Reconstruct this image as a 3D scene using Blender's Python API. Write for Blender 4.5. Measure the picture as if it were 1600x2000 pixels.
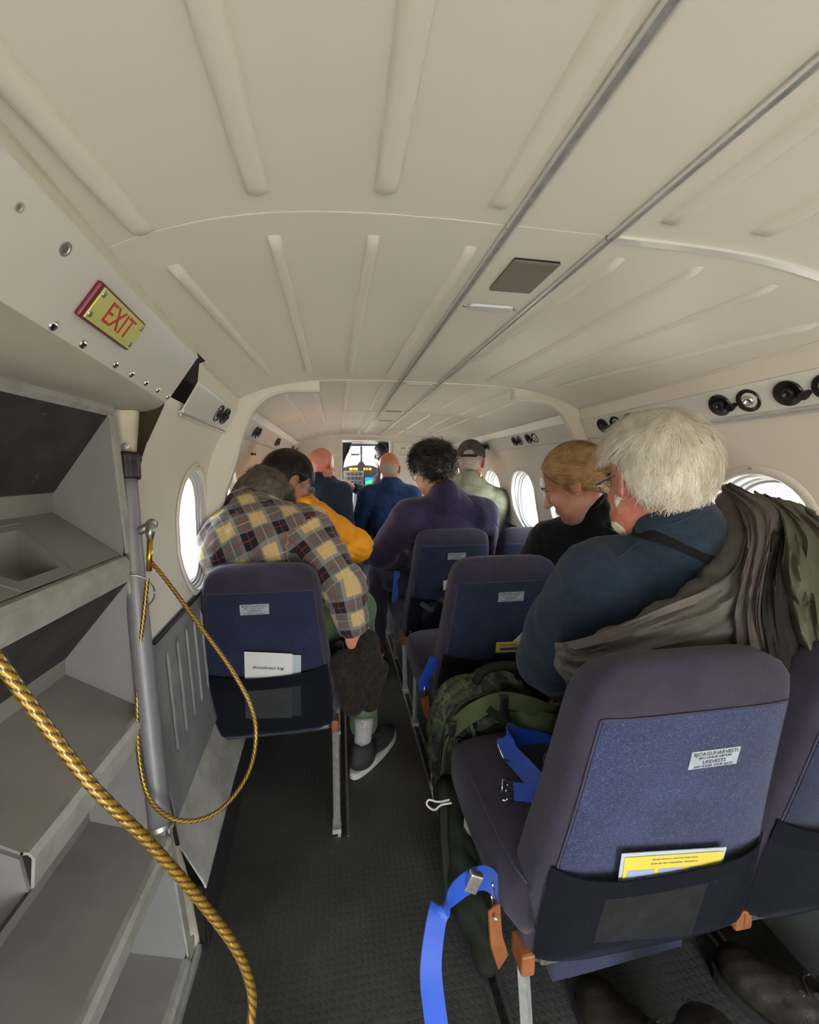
import bpy, bmesh, math, random
import numpy as np
from math import sin, cos, pi, radians, atan, sqrt
from mathutils import Vector, Matrix

for o in list(bpy.data.objects):
    bpy.data.objects.remove(o)
S = bpy.context.scene
COL = S.collection
random.seed(7)

# ------------------------------------------------------------------ camera
F = 800.0                      # focal length in pixels of the 1600x2000 frame
CAM = np.array([0.0, 0.0, 1.18])
_yaw = atan((800 - 663) / F)
_pit = atan((1000 - 915) / F * cos(_yaw))
_fw = np.array([sin(_yaw) * cos(_pit), cos(_yaw) * cos(_pit), -sin(_pit)])
_r0 = np.array([cos(_yaw), -sin(_yaw), 0.0])
_u0 = np.cross(_r0, _fw)
_ro = radians(0.3)
_rt = _r0 * cos(_ro) + _u0 * sin(_ro)
_up = -_r0 * sin(_ro) + _u0 * cos(_ro)
cam_d = bpy.data.cameras.new('camera')
cam = bpy.data.objects.new('camera', cam_d)
COL.objects.link(cam)
cam_d.sensor_fit = 'HORIZONTAL'
cam_d.sensor_width = 36.0
cam_d.lens = F / 1600.0 * 36.0
cam_d.clip_start = 0.02
cam_d.clip_end = 500
cam.matrix_world = Matrix(((_rt[0], _up[0], -_fw[0], CAM[0]), (_rt[1], _up[1], -_fw[1], CAM[1]),
                           (_rt[2], _up[2], -_fw[2], CAM[2]), (0, 0, 0, 1)))
S.camera = cam

# ------------------------------------------------------------------ world, light, exposure
W = bpy.data.worlds.new('overcast_sky')
S.world = W
W.use_nodes = True
_nt = W.node_tree
_bg = _nt.nodes['Background']
_bg.inputs[0].default_value = (0.93, 0.97, 1.0, 1)
_bg.inputs[1].default_value = 14.5
S.view_settings.view_transform = 'Standard'
S.view_settings.look = 'None'
S.view_settings.exposure = 0.0
S.view_settings.gamma = 1.0
S.view_settings.use_curve_mapping = False
S.cycles.max_bounces = 10
S.cycles.diffuse_bounces = 6
S.cycles.transparent_max_bounces = 12
S.cycles.sample_clamp_indirect = 6.0

def portal(loc, rot, sx, sy):
    ld = bpy.data.lights.new('daylight_portal', 'AREA')
    ld.shape = 'RECTANGLE'; ld.size = sx; ld.size_y = sy
    ld.cycles.is_portal = True
    o = bpy.data.objects.new('daylight_portal', ld)
    o.location = loc; o.rotation_euler = rot
    COL.objects.link(o)
    return o

WIN_L = [1.385, 1.87, 2.32, 2.80, 3.35]; WIN_LW = [0.145, 0.135, 0.14, 0.14, 0.15]
WIN_R = [0.88, 1.36, 1.85, 2.39, 2.96, 3.50]; WIN_RW = [0.14, 0.16, 0.17, 0.18, 0.18, 0.18]
for yy in WIN_L:
    portal((-0.60, yy, 0.985), (0, -pi / 2, 0), 0.40, 0.34)
for yy in WIN_R:
    portal((1.25, yy, 0.985), (0, pi / 2, 0), 0.40, 0.38)
portal((0.40, -0.98, 0.55), (-pi / 2, 0, 0), 0.7, 1.1)
portal((0.25, 5.05, 1.2), (pi / 2, 0, 0), 1.1, 0.45)

# ------------------------------------------------------------------ helpers
def pix_ray(px, py):
    return _fw + _rt * (px - 800) / F - _up * (py - 1000) / F

def at(px, py, Y):            # the world point at depth Y along a measured direction
    d = pix_ray(px, py)
    return CAM + d * (Y / d[1])

def atx(px, py, x):
    d = pix_ray(px, py)
    return CAM + d * (x / d[0])

def atz(px, py, z):
    d = pix_ray(px, py)
    return CAM + d * ((z - CAM[2]) / d[2])

def link(o, parent=None):
    COL.objects.link(o)
    if parent is not None:
        o.parent = parent
    return o

def tag(o, label=None, cat=None, group=None, kind=None):
    if label: o['label'] = label
    if cat: o['category'] = cat
    if group: o['group'] = group
    if kind: o['kind'] = kind
    return o

def empty(name, loc=(0, 0, 0), rz=0.0, label=None, cat=None, group=None, kind=None, parent=None):
    o = bpy.data.objects.new(name, None)
    o.location = loc
    o.rotation_euler = (0, 0, rz)
    o.empty_display_size = 0.05
    link(o, parent)
    return tag(o, label, cat, group, kind)

def mesh_obj(name, verts, faces, mat=None, parent=None, smooth=False, uv=None):
    me = bpy.data.meshes.new(name)
    me.from_pydata([tuple(map(float, v)) for v in verts], [], [tuple(f) for f in faces])
    if smooth:
        me.polygons.foreach_set('use_smooth', [True] * len(me.polygons))
    if uv is not None:
        l = me.uv_layers.new(name='UVMap')
        vi = np.empty(len(me.loops), dtype=np.int32)
        me.loops.foreach_get('vertex_index', vi)
        l.data.foreach_set('uv', np.asarray(uv, dtype=np.float32)[vi].ravel())
    me.update()
    o = bpy.data.objects.new(name, me)
    if mat: me.materials.append(mat)
    return link(o, parent)

def bm_obj(name, bm, mat=None, parent=None, smooth=False):
    me = bpy.data.meshes.new(name)
    bmesh.ops.recalc_face_normals(bm, faces=bm.faces)
    bm.to_mesh(me); bm.free()
    if smooth:
        me.polygons.foreach_set('use_smooth', [True] * len(me.polygons))
    o = bpy.data.objects.new(name, me)
    if mat: me.materials.append(mat)
    return link(o, parent)

def copy_tree(o, parent=None):
    c = o.copy(); COL.objects.link(c); c.parent = parent
    for ch in list(o.children):
        copy_tree(ch, c)
    return c

def basis(d, up=(0, 0, 1)):
    d = np.asarray(d, float); d = d / np.linalg.norm(d)
    u = np.asarray(up, float)
    if abs(d @ u) > 0.97 * np.linalg.norm(u): u = np.array([0, 1.0, 0])
    a = np.cross(u, d); a /= np.linalg.norm(a)
    b = np.cross(d, a)
    return a, b, d

def box(name, c, s, mat=None, parent=None, bev=0.0, M=None, seg=2):
    bm = bmesh.new()
    bmesh.ops.create_cube(bm, size=1.0)
    bmesh.ops.scale(bm, vec=Vector(s), verts=bm.verts)
    if bev > 0:
        bmesh.ops.bevel(bm, geom=list(bm.edges), offset=bev, segments=seg, profile=0.5, affect='EDGES')
    if M is not None:
        bmesh.ops.transform(bm, matrix=M, verts=bm.verts)
    bmesh.ops.translate(bm, vec=Vector([float(x) for x in c]), verts=bm.verts)
    return bm_obj(name, bm, mat, parent, smooth=False)

def add_box(bm, c, s, M=None, bev=0.0):
    b2 = bmesh.new()
    bmesh.ops.create_cube(b2, size=1.0)
    bmesh.ops.scale(b2, vec=Vector(s), verts=b2.verts)
    if bev > 0:
        bmesh.ops.bevel(b2, geom=list(b2.edges), offset=bev, segments=2, profile=0.5, affect='EDGES')
    if M is not None:
        bmesh.ops.transform(b2, matrix=M, verts=b2.verts)
    bmesh.ops.translate(b2, vec=Vector([float(x) for x in c]), verts=b2.verts)
    me = bpy.data.meshes.new('tmp'); b2.to_mesh(me); b2.free()
    bm.from_mesh(me); bpy.data.meshes.remove(me)

def smooth_path(pts, n=8):
    """Catmull-Rom through the points."""
    P = [np.asarray(p, float) for p in pts]
    P = [2 * P[0] - P[1]] + P + [2 * P[-1] - P[-2]]
    out = []
    for i in range(1, len(P) - 2):
        for k in range(n):
            t = k / n
            a, b, c, d = P[i - 1], P[i], P[i + 1], P[i + 2]
            out.append(0.5 * ((2 * b) + (-a + c) * t + (2 * a - 5 * b + 4 * c - d) * t * t + (-a + 3 * b - 3 * c + d) * t ** 3))
    out.append(P[-2])
    return np.array(out)

def frames(path):
    T = np.gradient(path, axis=0)
    T /= np.linalg.norm(T, axis=1)[:, None] + 1e-12
    a, b, _ = basis(T[0])
    A = [a]
    for i in range(1, len(path)):
        v = A[-1] - T[i] * (A[-1] @ T[i])
        A.append(v / (np.linalg.norm(v) + 1e-12))
    A = np.array(A)
    return T, A, np.cross(T, A)

def tube_vf(path, r, n=10, prof=None, twist=0.0, cap=True):
    path = np.asarray(path, float)
    m = len(path)
    T, A, B = frames(path)
    r = np.broadcast_to(np.asarray(r, float), (m,))
    V = []
    for i in range(m):
        for k in range(n):
            th = 2 * pi * k / n + twist * i
            q = 1.0 if prof is None else prof(th - twist * i)
            V.append(path[i] + r[i] * q * (cos(th) * A[i] + sin(th) * B[i]))
    Fc = []
    for i in range(m - 1):
        for k in range(n):
            k2 = (k + 1) % n
            Fc.append((i * n + k, i * n + k2, (i + 1) * n + k2, (i + 1) * n + k))
    if cap:
        Fc.append(tuple(range(n - 1, -1, -1)))
        Fc.append(tuple((m - 1) * n + k for k in range(n)))
    return V, Fc

def tube(name, pts, r, mat=None, parent=None, n=10, smooth_n=0, **kw):
    path = smooth_path(pts, smooth_n) if smooth_n else np.asarray(pts, float)
    if not np.isscalar(r) and smooth_n:
        r = np.interp(np.linspace(0, 1, len(path)), np.linspace(0, 1, len(r)), r)
    V, Fc = tube_vf(path, r, n, **kw)
    return mesh_obj(name, V, Fc, mat, parent, smooth=True)

class MB:
    """collects vertices and faces of one mesh"""
    def __init__(s): s.V = []; s.F = []; s.UV = []
    def add(s, V, Fc):
        o = len(s.V); s.V += [tuple(v) for v in V]; s.F += [tuple(i + o for i in f) for f in Fc]
    def tube(s, pts, r, n=8, **kw): s.add(*tube_vf(np.asarray(pts, float), r, n, **kw))
    def box(s, c, h, R=None):
        R = np.eye(3) if R is None else np.asarray(R)
        V = [np.asarray(c, float) + R @ np.array([x * h[0], y * h[1], z * h[2]]) for x in (-1, 1) for y in (-1, 1) for z in (-1, 1)]
        s.add(V, [(0, 1, 3, 2), (4, 6, 7, 5), (0, 4, 5, 1), (2, 3, 7, 6), (0, 2, 6, 4), (1, 5, 7, 3)])
    def build(s, name, mat=None, parent=None, smooth=False): return mesh_obj(name, s.V, s.F, mat, parent, smooth)

def lathe_vf(c, axis, prof, n=24):
    """prof: list of (radius, height along axis)"""
    a, b, d = basis(axis)
    c = np.asarray(c, float)
    V = []; Fc = []
    for (r, h) in prof:
        for k in range(n):
            t = 2 * pi * k / n
            V.append(c + d * h + (a * cos(t) + b * sin(t)) * r)
    for i in range(len(prof) - 1):
        for k in range(n):
            k2 = (k + 1) % n
            Fc.append((i * n + k, i * n + k2, (i + 1) * n + k2, (i + 1) * n + k))
    Fc.append(tuple(range(n - 1, -1, -1)))
    Fc.append(tuple((len(prof) - 1) * n + k for k in range(n)))
    return V, Fc

def lathe(name, c, axis, prof, mat=None, parent=None, n=24, smooth=True):
    V, Fc = lathe_vf(c, axis, prof, n)
    o = mesh_obj(name, V, Fc, mat, parent, smooth)
    return sharpen(o)

def sharpen(o, ang=40):
    me = o.data
    bm = bmesh.new(); bm.from_mesh(me)
    a = radians(ang)
    for e in bm.edges:
        if len(e.link_faces) == 2:
            try: e.smooth = e.calc_face_angle() < a
            except Exception: pass
    bm.to_mesh(me); bm.free()
    return o

def slab(name, P, thick, mat=None, parent=None, smooth=True, uv=None):
    """P: array (rows, cols, 3) -> sheet with thickness along its normals"""
    P = np.asarray(P, float)
    R_, C_ = P.shape[:2]
    du = np.gradient(P, axis=0); dv = np.gradient(P, axis=1)
    N = np.cross(du, dv); N /= np.linalg.norm(N, axis=2)[..., None] + 1e-12
    Q = P - N * thick
    V = list(P.reshape(-1, 3)) + list(Q.reshape(-1, 3))
    n = R_ * C_
    Fc = []
    for i in range(R_ - 1):
        for j in range(C_ - 1):
            a, b, c, d = i * C_ + j, i * C_ + j + 1, (i + 1) * C_ + j + 1, (i + 1) * C_ + j
            Fc.append((a, d, c, b)); Fc.append((a + n, b + n, c + n, d + n))
    for i in range(R_ - 1):
        for j in (0, C_ - 1):
            a, d = i * C_ + j, (i + 1) * C_ + j
            Fc.append((a, a + n, d + n, d) if j == 0 else (a, d, d + n, a + n))
    for j in range(C_ - 1):
        for i in (0, R_ - 1):
            a, b = i * C_ + j, i * C_ + j + 1
            Fc.append((a, b, b + n, a + n) if i == 0 else (a, a + n, b + n, b))
    if uv is None:
        g = np.stack(np.meshgrid(np.linspace(0, 1, R_), np.linspace(0, 1, C_), indexing='ij'), -1).reshape(-1, 2)
        uv = np.concatenate([g, g])
    o = mesh_obj(name, V, Fc, mat, parent, smooth, uv=uv)
    return sharpen(o, 50) if smooth else o

def strap(name, pts, width, side, mat=None, parent=None, thick=0.0022, n=8, sides=None):
    """a webbing band along a path; side = width direction"""
    path = smooth_path(pts, n) if n else np.asarray(pts, float)
    m = len(path)
    if sides is not None:
        sd = np.array([np.array([np.interp(t, np.linspace(0, 1, len(sides)), [s_[k] for s_ in sides]) for k in range(3)]) for t in np.linspace(0, 1, m)])
    else:
        sd = np.tile(np.asarray(side, float), (m, 1))
    T = np.gradient(path, axis=0); T /= np.linalg.norm(T, axis=1)[:, None] + 1e-12
    sd = sd - T * (sd * T).sum(1)[:, None]
    sd /= np.linalg.norm(sd, axis=1)[:, None] + 1e-12
    P = np.stack([path + sd * width * t for t in (-0.5, -0.17, 0.17, 0.5)], 1)
    return slab(name, P, thick, mat, parent)

def text(name, s, size, M, mat, parent=None, extr=0.0004, align='CENTER', xs=1.0):
    cu = bpy.data.curves.new(name, 'FONT')
    cu.body = s; cu.size = size; cu.extrude = extr; cu.align_x = align; cu.align_y = 'CENTER'
    cu.resolution_u = 2
    o = bpy.data.objects.new(name, cu); COL.objects.link(o)
    dg = bpy.context.evaluated_depsgraph_get()
    me = bpy.data.meshes.new_from_object(o.evaluated_get(dg))
    bpy.data.objects.remove(o)
    me.transform(M @ Matrix.Scale(xs, 4, (1, 0, 0)))
    o = bpy.data.objects.new(name, me)
    me.materials.clear(); me.materials.append(mat)
    return link(o, parent)

def frame_M(o, x, y):
    """matrix with local x, y (unit, made orthogonal) and origin o"""
    x = Vector([float(v) for v in x]).normalized(); y = Vector([float(v) for v in y])
    y = (y - x * x.dot(y)).normalized(); z = x.cross(y)
    return Matrix(((x[0], y[0], z[0], o[0]), (x[1], y[1], z[1], o[1]), (x[2], y[2], z[2], o[2]), (0, 0, 0, 1)))

# ------------------------------------------------------------------ materials
MATS = {}
def mat(name, col, rough=0.6, metal=0.0, var=0.0, vscale=8.0, bump=0.0, bscale=200.0, sheen=0.0, spec=0.5, trans=0.0,
        col2=None, stretch=None, detail=4.0, coat=0.0, emit=None, alpha=None, sss=0.0):
    if name in MATS: return MATS[name]
    m = bpy.data.materials.new(name); MATS[name] = m
    m.use_nodes = True
    nt = m.node_tree; b = nt.nodes['Principled BSDF']
    b.inputs['Base Color'].default_value = (*col, 1)
    b.inputs['Roughness'].default_value = rough
    b.inputs['Metallic'].default_value = metal
    b.inputs['Specular IOR Level'].default_value = spec
    b.inputs['Sheen Weight'].default_value = sheen
    b.inputs['Coat Weight'].default_value = coat
    if trans: b.inputs['Transmission Weight'].default_value = trans
    if sss:
        b.inputs['Subsurface Weight'].default_value = sss
        b.inputs['Subsurface Radius'].default_value = (0.012, 0.004, 0.002)
        b.inputs['Subsurface Scale'].default_value = 1.0
    if emit:
        b.inputs['Emission Color'].default_value = (*emit[0], 1); b.inputs['Emission Strength'].default_value = emit[1]
    if var or bump or col2:
        tc = nt.nodes.new('ShaderNodeTexCoord'); mp = nt.nodes.new('ShaderNodeMapping')
        nt.links.new(tc.outputs['Object'], mp.inputs[0])
        if stretch: mp.inputs['Scale'].default_value = stretch
        if var or col2:
            n = nt.nodes.new('ShaderNodeTexNoise'); n.inputs['Scale'].default_value = vscale; n.inputs['Detail'].default_value = detail
            nt.links.new(mp.outputs[0], n.inputs['Vector'])
            r = nt.nodes.new('ShaderNodeValToRGB')
            c2 = col2 if col2 else tuple(c * (1 - var) for c in col)
            c1 = col if col2 else tuple(min(1, c * (1 + var)) for c in col)
            r.color_ramp.elements[0].position = 0.35; r.color_ramp.elements[1].position = 0.65
            r.color_ramp.elements[0].color = (*c2, 1); r.color_ramp.elements[1].color = (*c1, 1)
            nt.links.new(n.outputs['Fac'], r.inputs[0]); nt.links.new(r.outputs[0], b.inputs['Base Color'])
        if bump:
            n2 = nt.nodes.new('ShaderNodeTexNoise'); n2.inputs['Scale'].default_value = bscale; n2.inputs['Detail'].default_value = 3
            nt.links.new(mp.outputs[0], n2.inputs['Vector'])
            bp = nt.nodes.new('ShaderNodeBump'); bp.inputs['Strength'].default_value = bump; bp.inputs['Distance'].default_value = 0.002
            nt.links.new(n2.outputs['Fac'], bp.inputs['Height']); nt.links.new(bp.outputs[0], b.inputs['Normal'])
    return m

def N(m): return m.node_tree.nodes
def L(m): return m.node_tree.links
def bsdf(m): return m.node_tree.nodes['Principled BSDF']

M_LINING = mat('cream_lining', (0.78, 0.74, 0.65), 0.42, var=0.02, vscale=3, bump=0.04, bscale=900)
M_CEIL = mat('ceiling_lining', (0.77, 0.74, 0.66), 0.45, var=0.02, vscale=2, bump=0.05, bscale=1200)
M_WHITE = mat('white_panel', (0.78, 0.78, 0.74), 0.25, var=0.01, vscale=3)
M_ALU = mat('aluminium', (0.55, 0.55, 0.54), 0.42, 0.55, var=0.12, vscale=60)
M_STEEL = mat('worn_steel', (0.45, 0.44, 0.42), 0.35, 0.9, var=0.2, vscale=80)
M_BRIGHT = mat('bright_aluminium_trim', (0.78, 0.78, 0.76), 0.3, 0.35)
M_CHROME = mat('chrome', (0.8, 0.8, 0.8), 0.12, 1.0)
M_BLACK = mat('black_plastic', (0.012, 0.012, 0.013), 0.32)
M_RUBBER = mat('black_rubber', (0.018, 0.018, 0.02), 0.4, bump=0.1, bscale=300)
M_GAP = mat('dark_void', (0.006, 0.005, 0.005), 0.9)
M_PAPER = mat('paper', (0.75, 0.76, 0.76), 0.6)
M_INK = mat('black_ink', (0.02, 0.02, 0.025), 0.6)
M_LEATHER = mat('tan_leather', (0.28, 0.10, 0.035), 0.5, var=0.15, vscale=50, bump=0.2, bscale=300)
M_BLUE = mat('blue_webbing', (0.004, 0.07, 0.50), 0.42, bump=0.25, bscale=900, sheen=0.2)
M_SEATSIDE = mat('seat_side_fabric', (0.027, 0.022, 0.044), 0.9, var=0.18, vscale=25, bump=0.5, bscale=700, sheen=0.12)
# ------------------------------------------------------------------ cabin shell
CX = 0.35
def xl(y): return -0.355 - 0.06 * (min(y, 1.56) - 0.95) - 0.008 * max(0, y - 1.56)
def xr(y): return 1.0 + 0.045 * (y - 1.56)
JN = 0.06
def cz(x, y=2.0):
    c = (xl(y) + xr(y)) / 2; h = (xr(y) - xl(y)) / 2 - JN
    return 1.503 - 0.078 * (abs(x - c) / h) ** 4
def cn(x, y=2.0):      # inward (downward) unit normal of the ceiling at x
    s = (cz(x + 1e-3, y) - cz(x - 1e-3, y)) / 2e-3
    v = np.array([s, 0, -1.0]); return v / np.linalg.norm(v)
def onceil(px, py):
    z = 1.5
    for _ in range(12):
        p = atz(px, py, z); z = 0.5 * z + 0.5 * cz(p[0], p[1])
    return p
SEAMS = [-1.0, 0.55, 1.54, 2.35, 3.35, 3.95]
ceiling = empty('ceiling', (0, 0, 0), kind='structure')
XA, XB = 0.228, 0.375
YE = 3.95      # front bulkhead
def ceil_panel(f0, f1, y0, y1, nx):
    P = np.array([[(x, y, cz(x, y)) for x in np.linspace(f0(y), f1(y), nx)] for y in np.linspace(y0, y1, 7)])
    return slab('ceiling_panel', P, 0.006, M_CEIL, ceiling)
def rib(p, q, w, parent, tap=0.012):
    """raised half-round bead running forward along the panel"""
    y0, y1 = p[1], q[1]
    ys = [y0, y0 + tap, y0 + 2.2 * tap] + list(np.linspace(y0 + 3 * tap, y1 - 3 * tap, 5)) + [y1 - 2.2 * tap, y1 - tap, y1]
    hs = [0.0, 0.75, 1.0] + [1.0] * 5 + [1.0, 0.75, 0.0]
    V = []; Fc = []; n = 9
    for y, h in zip(ys, hs):
        xc = p[0] + (q[0] - p[0]) * (y - y0) / (y1 - y0)
        nn = cn(xc, y); tx = np.array([-nn[2], 0, nn[0]])
        for k in range(n):
            a = pi * k / (n - 1)
            V.append(np.array([xc, y, cz(xc, y) + 0.0006]) + tx * (-cos(a) * w / 2) + nn * (sin(a) ** 0.8 * w * 0.50 * h))
    for i in range(len(ys) - 1):
        for k in range(n - 1):
            Fc.append((i * n + k, i * n + k + 1, (i + 1) * n + k + 1, (i + 1) * n + k))
    return mesh_obj('rib', V, Fc, M_CEIL, parent, smooth=True)

g = 0.0012
def aft(p, q):      # carry the rear beads on past the camera
    return (p[0] - (q[0] - p[0]) * (p[1] + 0.9) / (q[1] - p[1]) * 0.3, -0.9)
meas0 = [((0, 145), (285, 455)), ((410, 0), (505, 380)), ((812, 0), (752, 378)), ((1225, 0), (970, 406)), ((1600, 222), (1302, 438)), ((1600, 400), (1476, 459))]
meas1 = [((336, 517), (530, 732)), ((534, 458), (605, 726)), ((730, 458), (683, 727)), ((922, 480), (758, 735)), ((1215, 503), (878, 742)), ((1370, 520), (953, 745)), ((1518, 556), (1028, 748)), ((1600, 632), (1085, 757))]
offs = []
for si in range(5):
    y0, y1 = SEAMS[si] + g, SEAMS[si + 1] - g
    pl = ceil_panel(lambda y: xl(y) + JN, lambda y: XA - 0.006, y0, y1, 22)
    pc = ceil_panel(lambda y: XA + 0.006, lambda y: XB - 0.006, y0, y1, 3)
    pr = ceil_panel(lambda y: XB + 0.006, lambda y: xr(y) - JN, y0, y1, 22)
    w = [0.026, 0.0185, 0.018, 0.018, 0.018][si]
    if si == 0:
        for a, b in meas0:
            p, q = onceil(*a), onceil(*b)
            rib(aft(p, q), q[:2], w, pl if q[0] < XA else pr)
        rib((0.70, -0.9), (0.70, 0.46), w, pr); rib((0.80, -0.9), (0.80, 0.44), w, pr)
    elif si == 1:
        for a, b in meas1:
            p, q = onceil(*a), onceil(*b)
            rib(p[:2], q[:2], w, pl if q[0] < XA else pr); offs.append(q[0])
    else:
        for x in offs:
            x2 = x + (0.02 if x > 0.6 else 0)
            if y1 - y0 > 0.3: rib((x, y0 + 0.05), (x2, y1 - 0.05), w, pl if x < XA else pr)

# seam lines: thin H-strips along both sides of the centre panel and arched strips at the panel ends
for k, (xc, w) in enumerate(((XA, 0.013), (XB, 0.012))):
    m = MB()
    for i in range(5):
        m.box((xc, (SEAMS[i] + SEAMS[i + 1]) / 2, cz(xc) - 0.0015), (w / 2, (SEAMS[i + 1] - SEAMS[i]) / 2 - 0.002, 0.0025))
        m.box((xc - w * 0.32, (SEAMS[i] + SEAMS[i + 1]) / 2, cz(xc) - 0.0045), (w * 0.1, (SEAMS[i + 1] - SEAMS[i]) / 2 - 0.002, 0.0012))
        m.box((xc + w * 0.32, (SEAMS[i] + SEAMS[i + 1]) / 2, cz(xc) - 0.0045), (w * 0.1, (SEAMS[i + 1] - SEAMS[i]) / 2 - 0.002, 0.0012))
    o = m.build('trim_%d' % (k + 1), M_ALU); tag(o, kind='structure')
    for s_ in (-1, 1):
        m = MB()
        for i in range(5): m.box((xc + s_ * w * 0.42, (SEAMS[i] + SEAMS[i + 1]) / 2, cz(xc) - 0.0050), (w * 0.09, (SEAMS[i + 1] - SEAMS[i]) / 2 - 0.002, 0.0012))
        m.build('edge_bead', M_BRIGHT, o)['kind'] = 'stuff'
def arch_strip(name, x0, x1, y, w, h, mt):
    P = np.array([[np.array([x, yy, cz(x, y)]) + cn(x, y) * h for x in np.linspace(x0, x1, 40)] for yy in (y - w / 2, y + w / 2)])
    o = slab(name, P, h * 0.95, mt); tag(o, kind='structure'); return o
arch_strip('trim_3', XB + 0.007, xr(0.55) - JN, 0.552, 0.013, 0.004, M_BRIGHT)
arch_strip('trim_4', xl(0.55) + JN, XA - 0.007, 0.552, 0.004, 0.0012, M_LINING)
k = 5
for y in (1.54, 2.35, 3.35):
    arch_strip('trim_%d' % k, xl(y) + JN, xr(y) - JN, y, 0.010, 0.003, M_LINING); k += 1

# roof skin above the lining
P = np.array([[(x, y, 1.60 - 0.16 * (abs(x - CX) / 0.95) ** 3) for x in np.linspace(CX - 1.0, CX + 1.0, 24)] for y in (-1.0, 4.3)])
tag(slab('roof', P, 0.01, M_GAP), kind='structure')

# walls: profile x offset from the cabin centre plane as a function of z
WZ = [0.10, 0.26, 0.45, 0.67, 0.82, 0.97, 1.14, 1.22, 1.28, 1.31, 1.33]
WL = [-0.01, 0.02, 0.045, 0.055, 0.062, 0.082, 0.070, 0.052, 0.022, 0.0, -0.01]
WR_ = [0.14, 0.16, 0.17, 0.165, 0.14, 0.092, 0.070, 0.052, 0.022, 0.0, -0.01]
def wx(z, side, y): return xl(y) - float(np.interp(z, WZ, WL)) if side < 0 else xr(y) + float(np.interp(z, WZ, WR_))
def wxs(z, side, y):   # smoothed
    return sum(wx(z + d, side, y) for d in (-0.04, -0.02, 0, 0.02, 0.04)) / 5
M_RING = mat('window_reveal', (0.50, 0.52, 0.53), 0.35)
M_GLASS = bpy.data.materials.new('window_glass'); M_GLASS.use_nodes = True
_n = M_GLASS.node_tree.nodes; _n.remove(_n['Principled BSDF'])
_t = _n.new('ShaderNodeBsdfTransparent'); _gl = _n.new('ShaderNodeBsdfGlossy'); _mx = _n.new('ShaderNodeMixShader')
_t.inputs[0].default_value = (0.93, 0.95, 0.97, 1); _gl.inputs['Roughness'].default_value = 0.03; _mx.inputs[0].default_value = 0.06
M_GLASS.node_tree.links.new(_t.outputs[0], _mx.inputs[1]); M_GLASS.node_tree.links.new(_gl.outputs[0], _mx.inputs[2])
M_GLASS.node_tree.links.new(_mx.outputs[0], _n['Material Output'].inputs[0])

def rrect(hw, hh, r, n=12):
    pts = []
    for cx_, cy_, a0 in ((hw - r, hh - r, 0), (-hw + r, hh - r, pi / 2), (-hw + r, -hh + r, pi), (hw - r, -hh + r, 1.5 * pi)):
        for k in range(n):
            a = a0 + pi / 2 * k / (n - 1)
            pts.append((cx_ + r * cos(a), cy_ + r * sin(a)))
    return pts
WH, WZC = 0.185, 0.985
def wall_bay(side, y0, y1, yc, root, WW, z0=0.78, z1=1.33):
    WR = min(0.15, WW - 0.005)
    """wall lining panel between y0 and y1 with an oval window hole round yc"""
    hole = rrect(WW, WH, WR)
    n = len(hole)
    V = []; Fc = []
    rings = 10
    for (u, v) in hole:
        # point on the rectangle boundary in the same direction
        ang = math.atan2(v, u)
        cu_, cv_ = cos(ang), sin(ang)
        tx = ((y1 - yc) if cu_ > 0 else (yc - y0)) / max(abs(cu_), 1e-6)
        tz = ((z1 - WZC) if cv_ > 0 else (WZC - z0)) / max(abs(cv_), 1e-6)
        t = min(tx, tz); U, Vv = cu_ * t, cv_ * t
        for k in range(rings):
            f = k / (rings - 1)
            y = yc + u + (U - u) * f; z = WZC + v + (Vv - v) * f
            V.append((wxs(z, side, y), y, z))
    # corner points so the panel is a full rectangle
    for i in range(n):
        j = (i + 1) % n
        for k in range(rings - 1):
            Fc.append((i * rings + k, i * rings + k + 1, j * rings + k + 1, j * rings + k))
    # corners
    for (yy, zz) in ((y1, z1), (y0, z1), (y0, z0), (y1, z0)):
        best = min(range(n), key=lambda i: (0 if True else 0) + abs(math.atan2(zz - WZC, yy - yc) - math.atan2(V[i * rings + rings - 1][2] - WZC, V[i * rings + rings - 1][1] - yc)))
        ang = math.atan2(zz - WZC, yy - yc)
        a_i = [math.atan2(V[i * rings + rings - 1][2] - WZC, V[i * rings + rings - 1][1] - yc) for i in range(n)]
        for i in range(n):
            j = (i + 1) % n
            d1 = (ang - a_i[i] + pi) % (2 * pi) - pi; d2 = (a_i[j] - ang + pi) % (2 * pi) - pi
            if d1 >= 0 and d2 >= 0 and d1 + d2 < 1.0:
                V.append((wxs(zz, side, yy), yy, zz))
                Fc.append((i * rings + rings - 1, len(V) - 1, j * rings + rings - 1)); break
    o = mesh_obj('wall_panel', V, Fc, M_LINING, root, smooth=True)
    return o

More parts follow.
